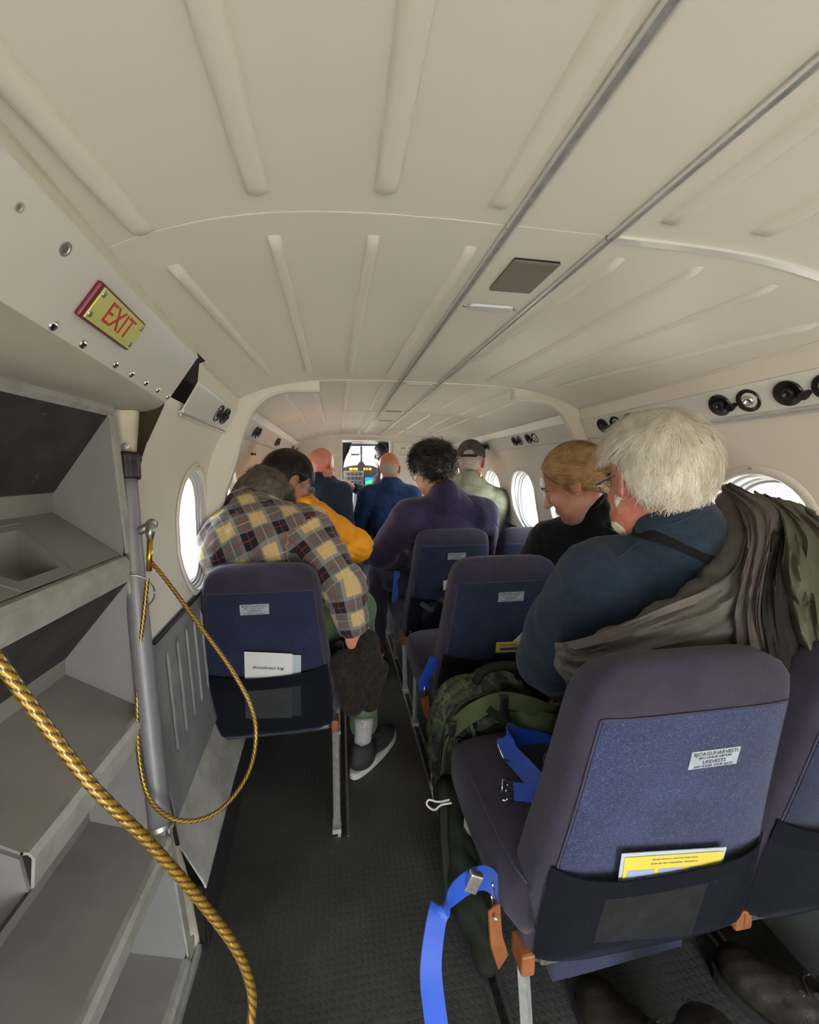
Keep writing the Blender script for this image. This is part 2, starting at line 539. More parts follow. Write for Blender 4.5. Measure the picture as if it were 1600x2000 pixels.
def window(idx, side, yc, WW):
    WR = min(0.15, WW - 0.005)
    root = empty('window_%d' % idx, (0, 0, 0), kind='structure')
    # reveal: stepped ring running outward
    prof = [(0.024, -0.002), (0.021, -0.005), (0.004, -0.005), (0.0, -0.001), (0.001, 0.020), (-0.004, 0.023), (-0.006, 0.037), (-0.012, 0.041), (-0.013, 0.052), (-0.020, 0.055), (-0.021, 0.062)]
    base = rrect(1, 1, 0.8)
    V = []; Fc = []
    n = 0
    if side < 0: prof = [(g_, d_ if d_ < 0.003 else d_ * 0.42) for g_, d_ in prof if g_ > -0.03]
    for (gr, dx) in prof:
        ring = rrect(WW + gr, WH + gr, WR + gr)
        n = len(ring)
        for (u, v) in ring:
            zz = WZC + v
            V.append((wxs(zz, side, yc + u) + side * dx if dx < 0.03 else wxs(WZC + v * 0.5, side, yc + u) + side * dx, yc + u, zz))
    for i in range(len(prof) - 1):
        for k in range(n):
            k2 = (k + 1) % n
            Fc.append((i * n + k, i * n + k2, (i + 1) * n + k2, (i + 1) * n + k))
    o = mesh_obj('window_frame', V, Fc, M_RING, root, smooth=True); sharpen(o, 50)
    o.data.materials.append(M_LINING)
    for f in o.data.polygons:
        if f.index < 3 * n: f.material_index = 1
    ring = rrect(WW - 0.019, WH - 0.019, WR - 0.019)
    xg = wxs(WZC, side, yc) + side * (0.058 if side > 0 else 0.025)
    WW_ = WW
    mesh_obj('pane', [(xg, yc + u, WZC + v) for u, v in ring], [tuple(range(len(ring)))], M_GLASS, root)
    # shade latch above the window
    V, Fc = lathe_vf((wxs(WZC + WH + 0.016, side, yc) - side * 0.006, yc, WZC + WH + 0.016), (-side, 0, 0.0), [(0.004, 0), (0.004, 0.003), (0.0015, 0.0035)], 10)
    mesh_obj('latch', V, Fc, M_STEEL, root, True)
    # outer shroud so that no light leaks between lining and skin
    return root

wall_left = empty('wall_left', kind='structure'); wall_right = empty('wall_right', kind='structure')
edges = [-1.0, 0.62] + [(WIN_R[i] + WIN_R[i + 1]) / 2 for i in range(len(WIN_R) - 1)] + [YE]
def plain(side, y0, y1, root, z0=0.78, z1=1.33):
    P = np.array([[(wxs(z, side, y), y, z) for z in np.linspace(z0, z1, 16)] for y in (y0, y1)])
    return slab('wall_panel', P[::-1] if side > 0 else P, 0.004, M_LINING, root)
plain(1, -1.0, edges[1] - 0.0015, wall_right)
for i, yy in enumerate(WIN_R):
    wall_bay(1, edges[i + 1] + 0.0015, edges[i + 2] - 0.0015, yy, wall_right, WIN_RW[i])
    window(i + 1, 1, yy, WIN_RW[i])
edl = [0.95] + [(WIN_L[i] + WIN_L[i + 1]) / 2 for i in range(len(WIN_L) - 1)] + [YE]
for i, yy in enumerate(WIN_L):
    wall_bay(-1, edl[i] + 0.0015, edl[i + 1] - 0.0015, yy, wall_left, WIN_LW[i])
    window(i + 10, -1, yy, WIN_LW[i])
for side, root, ed in ((1, wall_right, edges[1:-1]), (-1, wall_left, edl[1:-1])):
    for y in ed:
        P = np.array([[(wxs(z, side, y) + side * 0.003, y + e_, z) for z in np.linspace(0.78, 1.33, 16)] for e_ in (-0.02, 0.02)])
        slab('joint_strip', P[::-1] if side > 0 else P, 0.003, M_LINING, root)
# fuselage skin above and below the windows
for side, root, y0 in ((1, wall_right, -1.0), (-1, wall_left, 0.93)):
    for z0, z1 in ((0.0, 0.79), (1.18, 1.50)):
        P = np.array([[((xr(y) + 0.2 if side > 0 else xl(y) - 0.15), y, z) for z in (z0, z1)] for y in (y0, YE + 0.1)])
        slab('outer_skin', P if side < 0 else P[::-1], 0.004, M_GAP, root)

# lower walls: ribbed kick panels, ledge and floor edge
M_KICK = mat('grey_kick_panel', (0.24, 0.25, 0.255), 0.45, var=0.12, vscale=14, bump=0.1, bscale=150)
M_LEDGE = mat('scuffed_grey_ledge', (0.46, 0.455, 0.43), 0.5, var=0.22, vscale=12)
for side, root, y0 in ((1, wall_right, -1.0), (-1, wall_left, 0.965)):
    ks = [(0.80, None), (0.45, None), (0.35, None), (0.335, -0.005), (0.28, -0.02), (0.175, -0.068), (0.165, -0.070), (0.0, -0.070)] if side < 0 else \
         [(0.80, None), (0.45, None), (0.30, None), (0.10, None), (0.0, 0.12)]
    P = np.array([[((wx(z, side, y) if o_ is None else (xl(y) - o_ - 0.055 if side < 0 else xr(y) + o_)), y, z) for z, o_ in ks] for y in np.linspace(y0, YE, 9)])
    if side < 0:
        for i_, (z, o_) in enumerate(ks):
            if o_ is not None: P[:, i_, 0] = [xl(y) - 0.045 - o_ for y in np.linspace(y0, YE, 9)]
    o = slab('kick_panel', P[::-1] if side < 0 else P, 0.004, M_KICK, root, smooth=False)
    o.data.materials.append(M_LEDGE); o.data.materials.append(M_GAP)
    if side < 0:
        for f in o.data.polygons:
            if f.center[2] < 0.165: f.material_index = 2
            elif f.center[2] < 0.33: f.material_index = 1
    tb = MB(); tb.tube([(wx(0.79, side, y) - side * 0.003, y, 0.79) for y in np.linspace(y0, YE, 9)], 0.006, 8)
    tag(tb.build('baseboard_%s' % ('right' if side > 0 else 'left'), M_RUBBER, None, True), kind='structure')
    ybeg = 1.0 if side < 0 else 0.4
    for j in range(18 if side < 0 else 30):
        y = ybeg + 0.03 + j * 0.075
        a = np.array([wx(0.74, side, y) - side * 0.004, y, 0.74]); b = np.array([wx(0.48, side, y) - side * 0.004, y, 0.48])
        V, Fc = tube_vf([a, a + (b - a) * 0.06, a + (b - a) * 0.94, b], [0.001, 0.0042, 0.0042, 0.001], 6)
        mesh_obj('louvre', V, Fc, M_KICK, root, True)

# floor
M_FLOOR = mat('rubber_floor', (0.055, 0.057, 0.056), 0.55, var=0.22, vscale=4, spec=0.4)
nt = M_FLOOR.node_tree
tc = nt.nodes.new('ShaderNodeTexCoord'); vo = nt.nodes.new('ShaderNodeTexVoronoi')
vo.inputs['Scale'].default_value = 62; vo.inputs['Randomness'].default_value = 0.25
nt.links.new(tc.outputs['Object'], vo.inputs['Vector'])
rp = nt.nodes.new('ShaderNodeValToRGB'); rp.color_ramp.elements[0].position = 0.32; rp.color_ramp.elements[1].position = 0.42
rp.color_ramp.elements[0].color = (1, 1, 1, 1); rp.color_ramp.elements[1].color = (0, 0, 0, 1)
nt.links.new(vo.outputs['Distance'], rp.inputs[0])
bp = nt.nodes.new('ShaderNodeBump'); bp.inputs['Strength'].default_value = 0.5; bp.inputs['Distance'].default_value = 0.0012
nt.links.new(rp.outputs[0], bp.inputs['Height']); nt.links.new(bp.outputs[0], bsdf(M_FLOOR).inputs['Normal'])
fl = box('floor', (0.36, 1.5, -0.01), (1.72, 5.0, 0.02), M_FLOOR); tag(fl, kind='structure')
# seat tracks: aluminium rail with a black scalloped insert
def track(x, y0, y1, i):
    m = MB()
    for s in (-1, 1): m.box((x + s * 0.014, (y0 + y1) / 2, 0.0025), (0.0045, (y1 - y0) / 2, 0.0025))
    o = m.build('trim_%d' % i, M_STEEL); tag(o, kind='structure')
    m = MB(); nn = int((y1 - y0) / 0.0125)
    for j in range(nn):
        y = y0 + (j + 0.5) * 0.0125 * 2
        if y > y1: break
        V, Fc = lathe_vf((x, y, 0.0005), (0, 0, 1), [(0.0085, 0), (0.0085, 0.0022)], 10)
        m.add(V, Fc)
    m.box((x, (y0 + y1) / 2, 0.001), (0.004, (y1 - y0) / 2, 0.0012))
    m.build('track_insert', M_RUBBER, o)
track(0.335, -0.3, 3.9, 20); track(0.0, 1.22, 3.9, 21)
track(0.93, -0.3, 3.9, 22)

# arch frames
M_ARCH = mat('arch_frame_lining', (0.75, 0.72, 0.64), 0.4)
def arch(y, side, i, ends):
    """half arch hugging ceiling, valance and wall; inner edge stands proud by a few cm"""
    X = (lambda d: xl(y) + d) if side < 0 else (lambda d: xr(y) - d)
    inner = [(ends, 1.455), (0.20, 1.447), (0.13, 1.415), (0.085, 1.36), (0.055, 1.29), (0.035, 1.21), (-0.010, 1.08), (-0.038, 0.92), (-0.035, 0.8), (-0.02, 0.45), (0.0, 0.30), (0.02, 0.12)]
    outer = [(ends, 1.503), (0.20, 1.490), (0.10, 1.462), (0.045, 1.415), (-0.01, 1.35), (-0.045, 1.26), (-0.075, 1.12), (-0.09, 0.95), (-0.08, 0.8), (-0.06, 0.45), (-0.03, 0.28), (-0.02, 0.12)]
    a = smooth_path([(X(p), y, q) for p, q in inner], 5); b = smooth_path([(X(p), y, q) for p, q in outer], 5)
    t = 0.022
    V = []; 
    for k in range(len(a)):
        rd = 0.008
        d = (b[k] - a[k]); d = d / np.linalg.norm(d)
        V += [b[k] + (0, -t, 0), a[k] + d * rd + (0, -t, 0), a[k] + (0, -t + rd, 0), a[k] + (0, t - rd, 0), a[k] + d * rd + (0, t, 0), b[k] + (0, t, 0)]
    Fc = []
    for k in range(len(a) - 1):
        for j in range(5):
            p = k * 6 + j; Fc.append((p, p + 1, p + 7, p + 6))
    Fc.append((0, 1, 2, 3, 4, 5))
    o = mesh_obj('trim_%d' % i, V, Fc, M_ARCH, None, True); sharpen(o, 35); tag(o, kind='structure')
arch(1.56, -1, 30, 0.325); arch(1.56, 1, 31, 0.325)

# valances (service panels) under the ceiling edge
VP_ = [(0.062, 1.427), (0.045, 1.420), (0.040, 1.380), (0.037, 1.374), (0.004, 1.318), (0.0, 1.312), (-0.05, 1.312)]
def vx(side, d, y): return xl(y) + d if side < 0 else xr(y) - d
def valance(side, y0, y1, label, group=None):
    root = empty('service_panel', (0, 0, 0), label=label, cat='panel')
    def sh(name, pr, mt):
        P = np.array([[(vx(side, d, y), y, z) for d, z in pr] for y in (y0, y1)])
        return slab(name, P if side < 0 else P[::-1], 0.003, mt, root, smooth=False)
    sh('cove', VP_[:3], M_LINING); sh('fascia', VP_[2:], M_WHITE)
    sh('edge_strip', [(0.003, 1.315), (0.0045, 1.312), (0.002, 1.309)], M_BRIGHT); sh('edge_strip', [(-0.003, 1.306), (-0.0015, 1.304), (-0.004, 1.302)], M_BRIGHT)
    return root
def vent_pair(side, y, root, big=1.0, chrome=False):
    """two dished air nozzles with the small lamp knob between them"""
    a = np.array([vx(side, 0.037, y), 0, 1.374]); b = np.array([vx(side, 0.004, y), 0, 1.318])
    c = (a + b) / 2; d = b - a; d /= np.linalg.norm(d)
    nrm = np.array([-side * abs(d[2]), 0, -abs(d[0])])
    for k, s in enumerate((-1, 1)):
        p = np.array([c[0], y + s * 0.037, c[2]]) + nrm * 0.002
        ball = lathe('air_vent', p, nrm, [(0.0275, 0), (0.029, 0.004), (0.0275, 0.006), (0.022, 0.0045), (0.017, 0.001)], M_BLACK, root, 24)
        V, Fc = lathe_vf(p + nrm * 0.001, nrm + np.array([0, -0.25, 0]), [(0.013, 0), (0.0125, 0.006), (0.010, 0.010), (0.0055, 0.011), (0.005, 0.006), (0.0, 0.006)], 20)
        mesh_obj('nozzle', V, Fc, M_CHROME if (chrome and k == 0) else M_BLACK, ball, True)
    p = np.array([c[0], y, c[2]]) + nrm * 0.002 + d * 0.006
    lathe('lamp_knob', p, nrm, [(0.006, 0), (0.006, 0.010), (0.009, 0.011), (0.0095, 0.017), (0.0085, 0.019)], M_BLACK, root, 18)
vr1 = valance(1, -1.0, 1.54, 'white service panel with black air vents above the large rear window on the right')
vr2 = valance(1, 1.582, 3.35, 'long white service panel with black air vents on the right beyond the arch')
vr3 = valance(1, 3.354, YE, 'short white service panel on the right next to the front bulkhead')
def vy(px, py, side): return float(atx(px, py, vx(side, 0.02, 1.5) if side < 0 else 0.96)[1])
def vyr(px, py):
    y = 1.5
    for _ in range(8): y = float(atx(px, py, xr(y) - 0.02)[1])
    return y
def vyl(px, py):
    y = 1.5
    for _ in range(8): y = float(atx(px, py, xl(y) + 0.02)[1])
    return y
vent_pair(1, vyr(1436, 790), vr1, chrome=True); vent_pair(1, vyr(1580, 771), vr1)
vent_pair(1, vyr(1193, 825), vr1); vent_pair(1, vyr(1250, 812), vr1)
vent_pair(1, vyr(1012, 857), vr2); vent_pair(1, vyr(1040, 853), vr2, chrome=True)
vent_pair(1, vyr(934, 871), vr2); vent_pair(1, vyr(950, 868), vr2); vent_pair(1, vyr(893, 879), vr3); vent_pair(1, vyr(877, 882), vr3)
vl1 = valance(-1, 1.045, 1.54, 'short white service panel with one vent pair beside the exit sign panel')
vl2 = valance(-1, 1.582, 3.35, 'long white service panel with black air vents on the left beyond the arch')
vl3 = valance(-1, 3.354, YE, 'short white service panel on the left next to the front bulkhead')
vent_pair(-1, vyl(430, 805), vl1)
vent_pair(-1, vyl(500, 845), vl2); vent_pair(-1, vyl(541, 864), vl2); vent_pair(-1, vyl(570, 879), vl3); vent_pair(-1, vyl(578, 881), vl3)

# front bulkhead with doorway
bulk = empty('wall_front', kind='structure')
def bulk_poly(name, pts, mt, parent, y=3.95, t=0.02):
    n = len(pts)
    V = [(x, y, z) for x, z in pts] + [(x, y + t, z) for x, z in pts]
    Fc = [tuple(range(n)), tuple(range(2 * n - 1, n - 1, -1))] + [(i, i + n, (i + 1) % n + n, (i + 1) % n) for i in range(n)]
    return mesh_obj(name, V, Fc, mt, parent)
DX0, DX1, DZ = 0.030, 0.476, 1.445
def bside(side, z): return xl(YE) - (-d if False else 0)
lo_ = [(wx(z, -1, YE) + 0.0, z) for z in (1.31, 1.2, 1.05, 0.9, 0.7, 0.4, 0.15, 0.0)]
pl = [(DX0, 0), (DX0, DZ), (DX0, 1.53)] + [(x, cz(x, YE) + 0.02) for x in np.linspace(DX0 - 0.02, xl(YE) + JN, 14)] + [(xl(YE) + 0.03, 1.37)] + lo_
bulk_poly('bulkhead_panel', pl, M_LINING, bulk)
ro_ = [(wx(z, 1, YE), z) for z in (1.31, 1.2, 1.05, 0.9, 0.7, 0.4, 0.15, 0.0)]
pr = [(DX1, 0), (DX1, DZ), (DX1, 1.53)] + [(x, cz(x, YE) + 0.02) for x in np.linspace(DX1 + 0.02, xr(YE) - JN, 14)] + [(xr(YE) - 0.03, 1.37)] + ro_
bulk_poly('bulkhead_panel', pr, M_LINING, bulk)
bulk_poly('bulkhead_panel', [(DX0, DZ), (DX1, DZ), (DX1, 1.53), (DX0, 1.53)], M_LINING, bulk)
dr = empty('door_1', kind='structure')
for c, s in (((DX0 - 0.008, YE - 0.005, DZ / 2), (0.018, 0.03, DZ + 0.016)), ((DX1 + 0.008, YE - 0.005, DZ / 2), (0.018, 0.03, DZ + 0.016)), (((DX0 + DX1) / 2, YE - 0.005, DZ + 0.008), (DX1 - DX0, 0.03, 0.018))):
    box('door_frame', c, s, M_WHITE, dr, 0.003)

# unseen rear wall added to cut light from behind; its opening lets fill in
rw = empty('wall_rear_blocker', kind='structure')
for cx_, cz_, w, hh in ((-0.30, 0.78, 0.70, 1.56), (1.08, 0.78, 0.66, 1.56), (0.40, 1.33, 0.75, 0.46)):
    box('blocker_panel', (cx_, -1.0, cz_), (w, 0.02, hh), M_LINING, rw)
# ------------------------------------------------------------------ seats
def loft(name, secs, mt, parent=None, n=44, p=3.2, axis='z', cap=True, smooth=True):
    """secs: (pos, cx, cy, hw, hd) superellipse rings stacked along z (or along y when axis='y')"""
    V = []; Fc = []
    for (z, cx_, cy_, hw, hd) in secs:
        for k in range(n):
            t = 2 * pi * k / n
            x = hw * np.sign(cos(t)) * abs(cos(t)) ** (2 / p); y = hd * np.sign(sin(t)) * abs(sin(t)) ** (2 / p)
            V.append((cx_ + x, cy_ + y, z) if axis == 'z' else (cx_ + x, z, cy_ + y))
    for i in range(len(secs) - 1):
        for k in range(n):
            k2 = (k + 1) % n
            q = (i * n + k, i * n + k2, (i + 1) * n + k2, (i + 1) * n + k)
            Fc.append(q if axis == 'z' else q[::-1])
    if cap:
        Fc.append(tuple(range(n - 1, -1, -1))); Fc.append(tuple((len(secs) - 1) * n + k for k in range(n)))
    return mesh_obj(name, V, Fc, mt, parent, smooth)

# fuzzy navy cloth of the seat backs
M_SEATBACK = mat('seat_back_fabric', (0.030, 0.042, 0.125), 0.95, sheen=0.25, spec=0.2)
def fuzz(m, c1, c2, white, thr=0.69):
    nt = m.node_tree; b = bsdf(m)
    tc = nt.nodes.new('ShaderNodeTexCoord')
    n1 = nt.nodes.new('ShaderNodeTexNoise'); n1.inputs['Scale'].default_value = 9; n1.inputs['Detail'].default_value = 5
    n2 = nt.nodes.new('ShaderNodeTexNoise'); n2.inputs['Scale'].default_value = 260; n2.inputs['Detail'].default_value = 2; n2.inputs['Distortion'].default_value = 2.5
    nt.links.new(tc.outputs['Object'], n1.inputs['Vector']); nt.links.new(tc.outputs['Object'], n2.inputs['Vector'])
    r1 = nt.nodes.new('ShaderNodeValToRGB'); r1.color_ramp.elements[0].position = 0.3; r1.color_ramp.elements[1].position = 0.75
    r1.color_ramp.elements[0].color = (*c1, 1); r1.color_ramp.elements[1].color = (*c2, 1)
    r2 = nt.nodes.new('ShaderNodeValToRGB'); r2.color_ramp.elements[0].position = thr - 0.1; r2.color_ramp.elements[1].position = thr + 0.1
    r2.color_ramp.elements[0].color = (0, 0, 0, 1); r2.color_ramp.elements[1].color = (1, 1, 1, 1)
    mx = nt.nodes.new('ShaderNodeMix'); mx.data_type = 'RGBA'
    nt.links.new(n1.outputs['Fac'], r1.inputs[0]); nt.links.new(n2.outputs['Fac'], r2.inputs[0])
    nt.links.new(r2.outputs[0], mx.inputs[0]); nt.links.new(r1.outputs[0], mx.inputs[6]); mx.inputs[7].default_value = (*white, 1)
    nt.links.new(mx.outputs[2], b.inputs['Base Color'])
    bp = nt.nodes.new('ShaderNodeBump'); bp.inputs['Strength'].default_value = 0.6; bp.inputs['Distance'].default_value = 0.0015
    nt.links.new(n2.outputs['Fac'], bp.inputs['Height']); nt.links.new(bp.outputs[0], b.inputs['Normal'])
fuzz(M_SEATBACK, (0.012, 0.016, 0.042), (0.022, 0.030, 0.080), (0.07, 0.09, 0.17))
M_SEATLIT = mat('lit_seat_back_fabric', (0.030, 0.042, 0.125), 0.95, sheen=0.25, spec=0.2)  # lighter, bluer copy of the seat cloth: light on the nearest back painted in
fuzz(M_SEATLIT, (0.014, 0.021, 0.064), (0.030, 0.044, 0.120), (0.13, 0.16, 0.30), 0.64)
M_SEAM = mat('seat_seam_thread', (0.05, 0.045, 0.085), 0.9)
M_PLAC = mat('placard_silver', (0.38, 0.44, 0.48), 0.4, var=0.1, vscale=60)
# net pocket with real holes in its shader
M_NET = bpy.data.materials.new('pocket_net'); M_NET.use_nodes = True
nt = M_NET.node_tree; b = nt.nodes['Principled BSDF']; b.inputs['Base Color'].default_value = (0.011, 0.012, 0.017, 1); b.inputs['Roughness'].default_value = 0.8; b.inputs['Specular IOR Level'].default_value = 0.15
uvn = nt.nodes.new('ShaderNodeTexCoord'); sp = nt.nodes.new('ShaderNodeMapping'); sp.inputs['Rotation'].default_value = (0, 0, 0.785); sp.inputs['Scale'].default_value = (90, 160, 1)
nt.links.new(uvn.outputs['UV'], sp.inputs[0])
ck = nt.nodes.new('ShaderNodeTexVoronoi'); ck.inputs['Scale'].default_value = 1.0; ck.inputs['Randomness'].default_value = 0.0
nt.links.new(sp.outputs[0], ck.inputs['Vector'])
ma = nt.nodes.new('ShaderNodeMath'); ma.operation = 'LESS_THAN'; ma.inputs[1].default_value = 0.36; nt.links.new(ck.outputs['Distance'], ma.inputs[0])
tr = nt.nodes.new('ShaderNodeBsdfTransparent'); ms = nt.nodes.new('ShaderNodeMixShader')
nt.links.new(ma.outputs[0], ms.inputs[0]); nt.links.new(b.outputs[0], ms.inputs[1]); nt.links.new(tr.outputs[0], ms.inputs[2])
nt.links.new(ms.outputs[0], nt.nodes['Material Output'].inputs[0])
M_BAND = mat('pocket_band', (0.006, 0.007, 0.012), 0.85, bump=0.3, bscale=900, spec=0.15)

# backrest profile: z, half width, rear y, front y
BACK = [(0.245, 0.19, 0.115, 0.175), (0.25, 0.214, 0.105, 0.185), (0.27, 0.224, 0.098, 0.195), (0.33, 0.226, 0.088, 0.205), (0.42, 0.222, 0.074, 0.20), (0.50, 0.212, 0.062, 0.185),
        (0.58, 0.202, 0.050, 0.168), (0.66, 0.194, 0.038, 0.150), (0.74, 0.187, 0.026, 0.133), (0.80, 0.181, 0.016, 0.120), (0.835, 0.173, 0.014, 0.108),
        (0.855, 0.160, 0.020, 0.098), (0.868, 0.138, 0.032, 0.086), (0.874, 0.105, 0.042, 0.074), (0.875, 0.05, 0.052, 0.064)]
def back_at(z):
    zz = [s[0] for s in BACK]
    return [float(np.interp(z, zz, [s[i] for s in BACK])) for i in (1, 2, 3)]

def back_surf(x, z, off=0.0):
    """point on the rear face of the backrest, local seat coordinates (x from the back's centre line)"""
    hw, yr, yf = back_at(z)
    hd = (yf - yr) / 2; u = min(0.999, abs(x) / hw)
    yy = (yr + yf) / 2 - hd * (1 - u ** 5.0) ** (1 / 5.0) - off
    return (x, yy, z)

def make_seat(label, placard=True, pocket=True, side=-1, skirt=False, pp=(0.015, 0.735), zt=0.515):
    """side: -1 when the aisle is at the seat's left"""
    r = empty('passenger_seat', label=label, cat='seat', group='blue cloth cabin seats in rows')
    secs = [(z, 0, (a + b_) / 2, hw, (b_ - a) / 2) for z, hw, a, b_ in BACK]
    # denser rings
    zs = np.concatenate([np.linspace(0.27, 0.80, 22)]); S2 = secs[:2] + [(z, 0, (back_at(z)[1] + back_at(z)[2]) / 2, back_at(z)[0], (back_at(z)[2] - back_at(z)[1]) / 2) for z in zs] + secs[-5:]
    loft('backrest', S2, M_SEATSIDE, r, p=5.0, n=56)
    # rear panel of fuzzier cloth laid over the shell
    zz = np.linspace(0.262, 0.79, 26)
    P = np.array([[back_surf(t * (back_at(z)[0] - 0.022), z, 0.0035) for t in np.linspace(-1, 1, 17)] for z in zz])
    slab('back_panel', P[::-1], 0.003, M_SEATLIT if skirt else M_SEATBACK, r)
    # stitched seams round the panel
    sm = MB()
    e = [back_surf(-(back_at(z)[0] - 0.020), z, 0.001) for z in zz] + [back_surf(t, 0.792, 0.002) for t in np.linspace(-0.155, 0.155, 14)] + [back_surf((back_at(z)[0] - 0.020), z, 0.001) for z in zz[::-1]]
    sm.tube(e, 0.0022, 6)
    sm.build('seam', M_SEAM, r, True)
    # cushion
    c0 = 0.015 * side
    cs = []
    for y, hw, zc, hh in ((0.10, 0.20, 0.36, 0.05), (0.115, 0.225, 0.36, 0.066), (0.15, 0.238, 0.362, 0.074), (0.25, 0.246, 0.362, 0.078), (0.38, 0.250, 0.366, 0.080), (0.48, 0.248, 0.368, 0.078), (0.52, 0.238, 0.366, 0.066), (0.54, 0.215, 0.362, 0.045), (0.548, 0.17, 0.36, 0.02)):
        cs.append((y, c0, zc, hw, hh))
    loft('cushion', cs, M_SEATSIDE, r, axis='y', p=4.0, n=48)
    sm = MB()
    for s in (-1, 1):
        sm.tube(smooth_path([(c0 + s * (hw - 0.016), y, zc + hh * 0.90) for y, _, zc, hw, hh in cs[1:-1]], 4), 0.002, 6)
    sm.build('cushion_seam', M_SEAM, r, True)
    # pan under the cushion
    box('seat_pan', (0, 0.30, 0.272), (0.40, 0.40, 0.03), M_STEEL, r, 0.004)
    if placard:
        p = back_surf(pp[0], pp[1], 0.0045); q = back_surf(pp[0], pp[1] - 0.035, 0.0045)
        up = np.array(p) - np.array(q)
        Mx = frame_M(p, (1, 0, 0), up)
        bm = bmesh.new(); add_box(bm, (0, 0, 0), (0.088, 0.036, 0.0012), bev=0.0005)
        bmesh.ops.transform(bm, matrix=Mx, verts=bm.verts)
        pl_ = bm_obj('placard', bm, M_PLAC, r)
        for s_, sz, dy in (('BJÖRGUNARVESTI', 0.0098, 0.0115), ('ERU UNDIR SÆTUM', 0.0066, 0.0035), ('LIFEVESTS', 0.0098, -0.0055), ('ARE UNDER YOUR SEATS', 0.0062, -0.0138)):
            text('lettering', s_, sz, Mx @ Matrix.Translation((0, dy, 0.0009)), M_INK, pl_, extr=0.0002)
    if pocket:
        # sagging net pocket
        def pk(t, f):
            z0 = 0.275
            zt_ = zt - 0.018 * (1 - t * t)
            z = z0 + (zt_ - z0) * f
            hw = back_at(z)[0] - 0.010
            x, y, z = back_surf(t * hw * 0.995, z, 0.006)
            bulge = 0.020 * (1 - t ** 4) * (0.35 + 0.65 * f)
            return (x, y - bulge, z)
        P = np.array([[pk(t, f) for t in np.linspace(-1, 1, 19)] for f in np.linspace(0.0, 0.80, 12)])
        slab('pocket_net', P[::-1], 0.0008, M_NET, r)
        P = np.array([[pk(t, f) for t in np.linspace(-1, 1, 19)] for f in np.linspace(0.80, 1.0, 5)])
        slab('pocket_band', P[::-1], 0.002, M_BAND, r)
    # leather hinge covers and struts
    xs = side * 0.222
    box('hinge_cover', (xs, 0.125, 0.262), (0.026, 0.05, 0.045), M_LEATHER, r, 0.005)
    box('hinge_cover', (-xs, 0.125, 0.262), (0.026, 0.05, 0.045), M_LEATHER, r, 0.005)
    if skirt:
        P = np.array([[(x, 0.135 + 0.006 * sin(9 * x), z) for x in np.linspace(-0.16, 0.12, 9)] for z in np.linspace(0.175, 0.262, 4)])
        slab('life_vest_pouch', P[::-1], 0.05, M_SEATBACK, r)
    return r

def add_legs(r, side, yb=0.06):
    """flat alloy legs on the aisle side"""
    for ytop, ybot in ((0.13, yb), (0.46, 0.46)):
        m = MB(); a = np.array([side * 0.222, ytop, 0.27]); b = np.array([side * 0.226 , ybot, 0.02])
        d = b - a
        m.tube([a, a + d * 0.3, a + d * 0.7, b], 0.011, 4)
        m.box(b + np.array([0, 0, -0.008]), (0.014, 0.024, 0.008))
        m.build('leg', M_ALU, r)

SEATX = {'RA': 0.575, 'RW': 1.0, 'L': -0.248}
rowsR = [0.52, 1.30, 1.98, 2.75, 3.50]
rowsL = [1.30, 2.02, 2.78, 3.50]
names = ['nearest', 'second', 'third', 'fourth', 'front']
def place_seat(x, y, label, side, xs=1.0, **kw):
    r = make_seat(label, side=side, **kw)
    r.location = (x, y, 0)
    add_legs(r, side, -0.045 if x < 0 else 0.06)
    r.scale = (xs, 1, 1)
    return r
seats = {}
for i, y in enumerate(rowsR):
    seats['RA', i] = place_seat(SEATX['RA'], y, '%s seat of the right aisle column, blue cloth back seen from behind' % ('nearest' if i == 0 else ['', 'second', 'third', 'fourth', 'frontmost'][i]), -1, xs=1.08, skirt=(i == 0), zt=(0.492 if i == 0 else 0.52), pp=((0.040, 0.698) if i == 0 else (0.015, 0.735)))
    seats['RW', i] = place_seat(SEATX['RW'], y, '%s seat of the right window column, blue cloth back beside the wall' % ('nearest' if i == 0 else ['', 'second', 'third', 'fourth', 'frontmost'][i]), 1, xs=0.9, placard=(i > 0))
for i, y in enumerate(rowsL):
    seats['L', i] = place_seat(SEATX['L'], y, '%s seat of the single left column, dark blue cloth back' % ('nearest' if i == 0 else ['', 'second', 'third', 'frontmost'][i]), 1, xs=(1.0 if i == 0 else 0.93), pp=((-0.022, 0.735) if i == 0 else (0.015, 0.735)))
# ------------------------------------------------------------------ rear door header, exit sign, airstair
def on_plane(px, py, p0, nrm, off=0.0):
    d = pix_ray(px, py); p0 = np.asarray(p0, float) + np.asarray(nrm) * off
    t = ((p0 - CAM) @ nrm) / (d @ nrm)
    return CAM + d * t
hA1, hB1 = at(385, 700, 0.96), at(325, 787, 0.96)
hA0, hB0 = np.array([-0.262, 0.40, 1.428]), at(37, 610, 0.46)
hn = np.cross(hB1 - hA1, hB0 - hA1); hn /= np.linalg.norm(hn); hn = hn if hn[0] > 0 else -hn
hA0 = on_plane(0, 292, hA1, hn)
hA_ = hA1 + (hA0 - hA1) * 1.9; hB_ = hB1 + (hB0 - hB1) * 2.1
header = empty('door_header_panel', label='long cream header panel over the rear door, screwed along its lower edge', cat='panel')
P = np.array([[hA1 + (hA_ - hA1) * t + (hB1 - hA1 + (hB_ - hA_ - hB1 + hA1) * t) * s for s in np.linspace(0, 1, 3)] for t in np.linspace(0, 1, 9)])
slab('header_fascia', P, 0.003, M_WHITE, header, smooth=False)
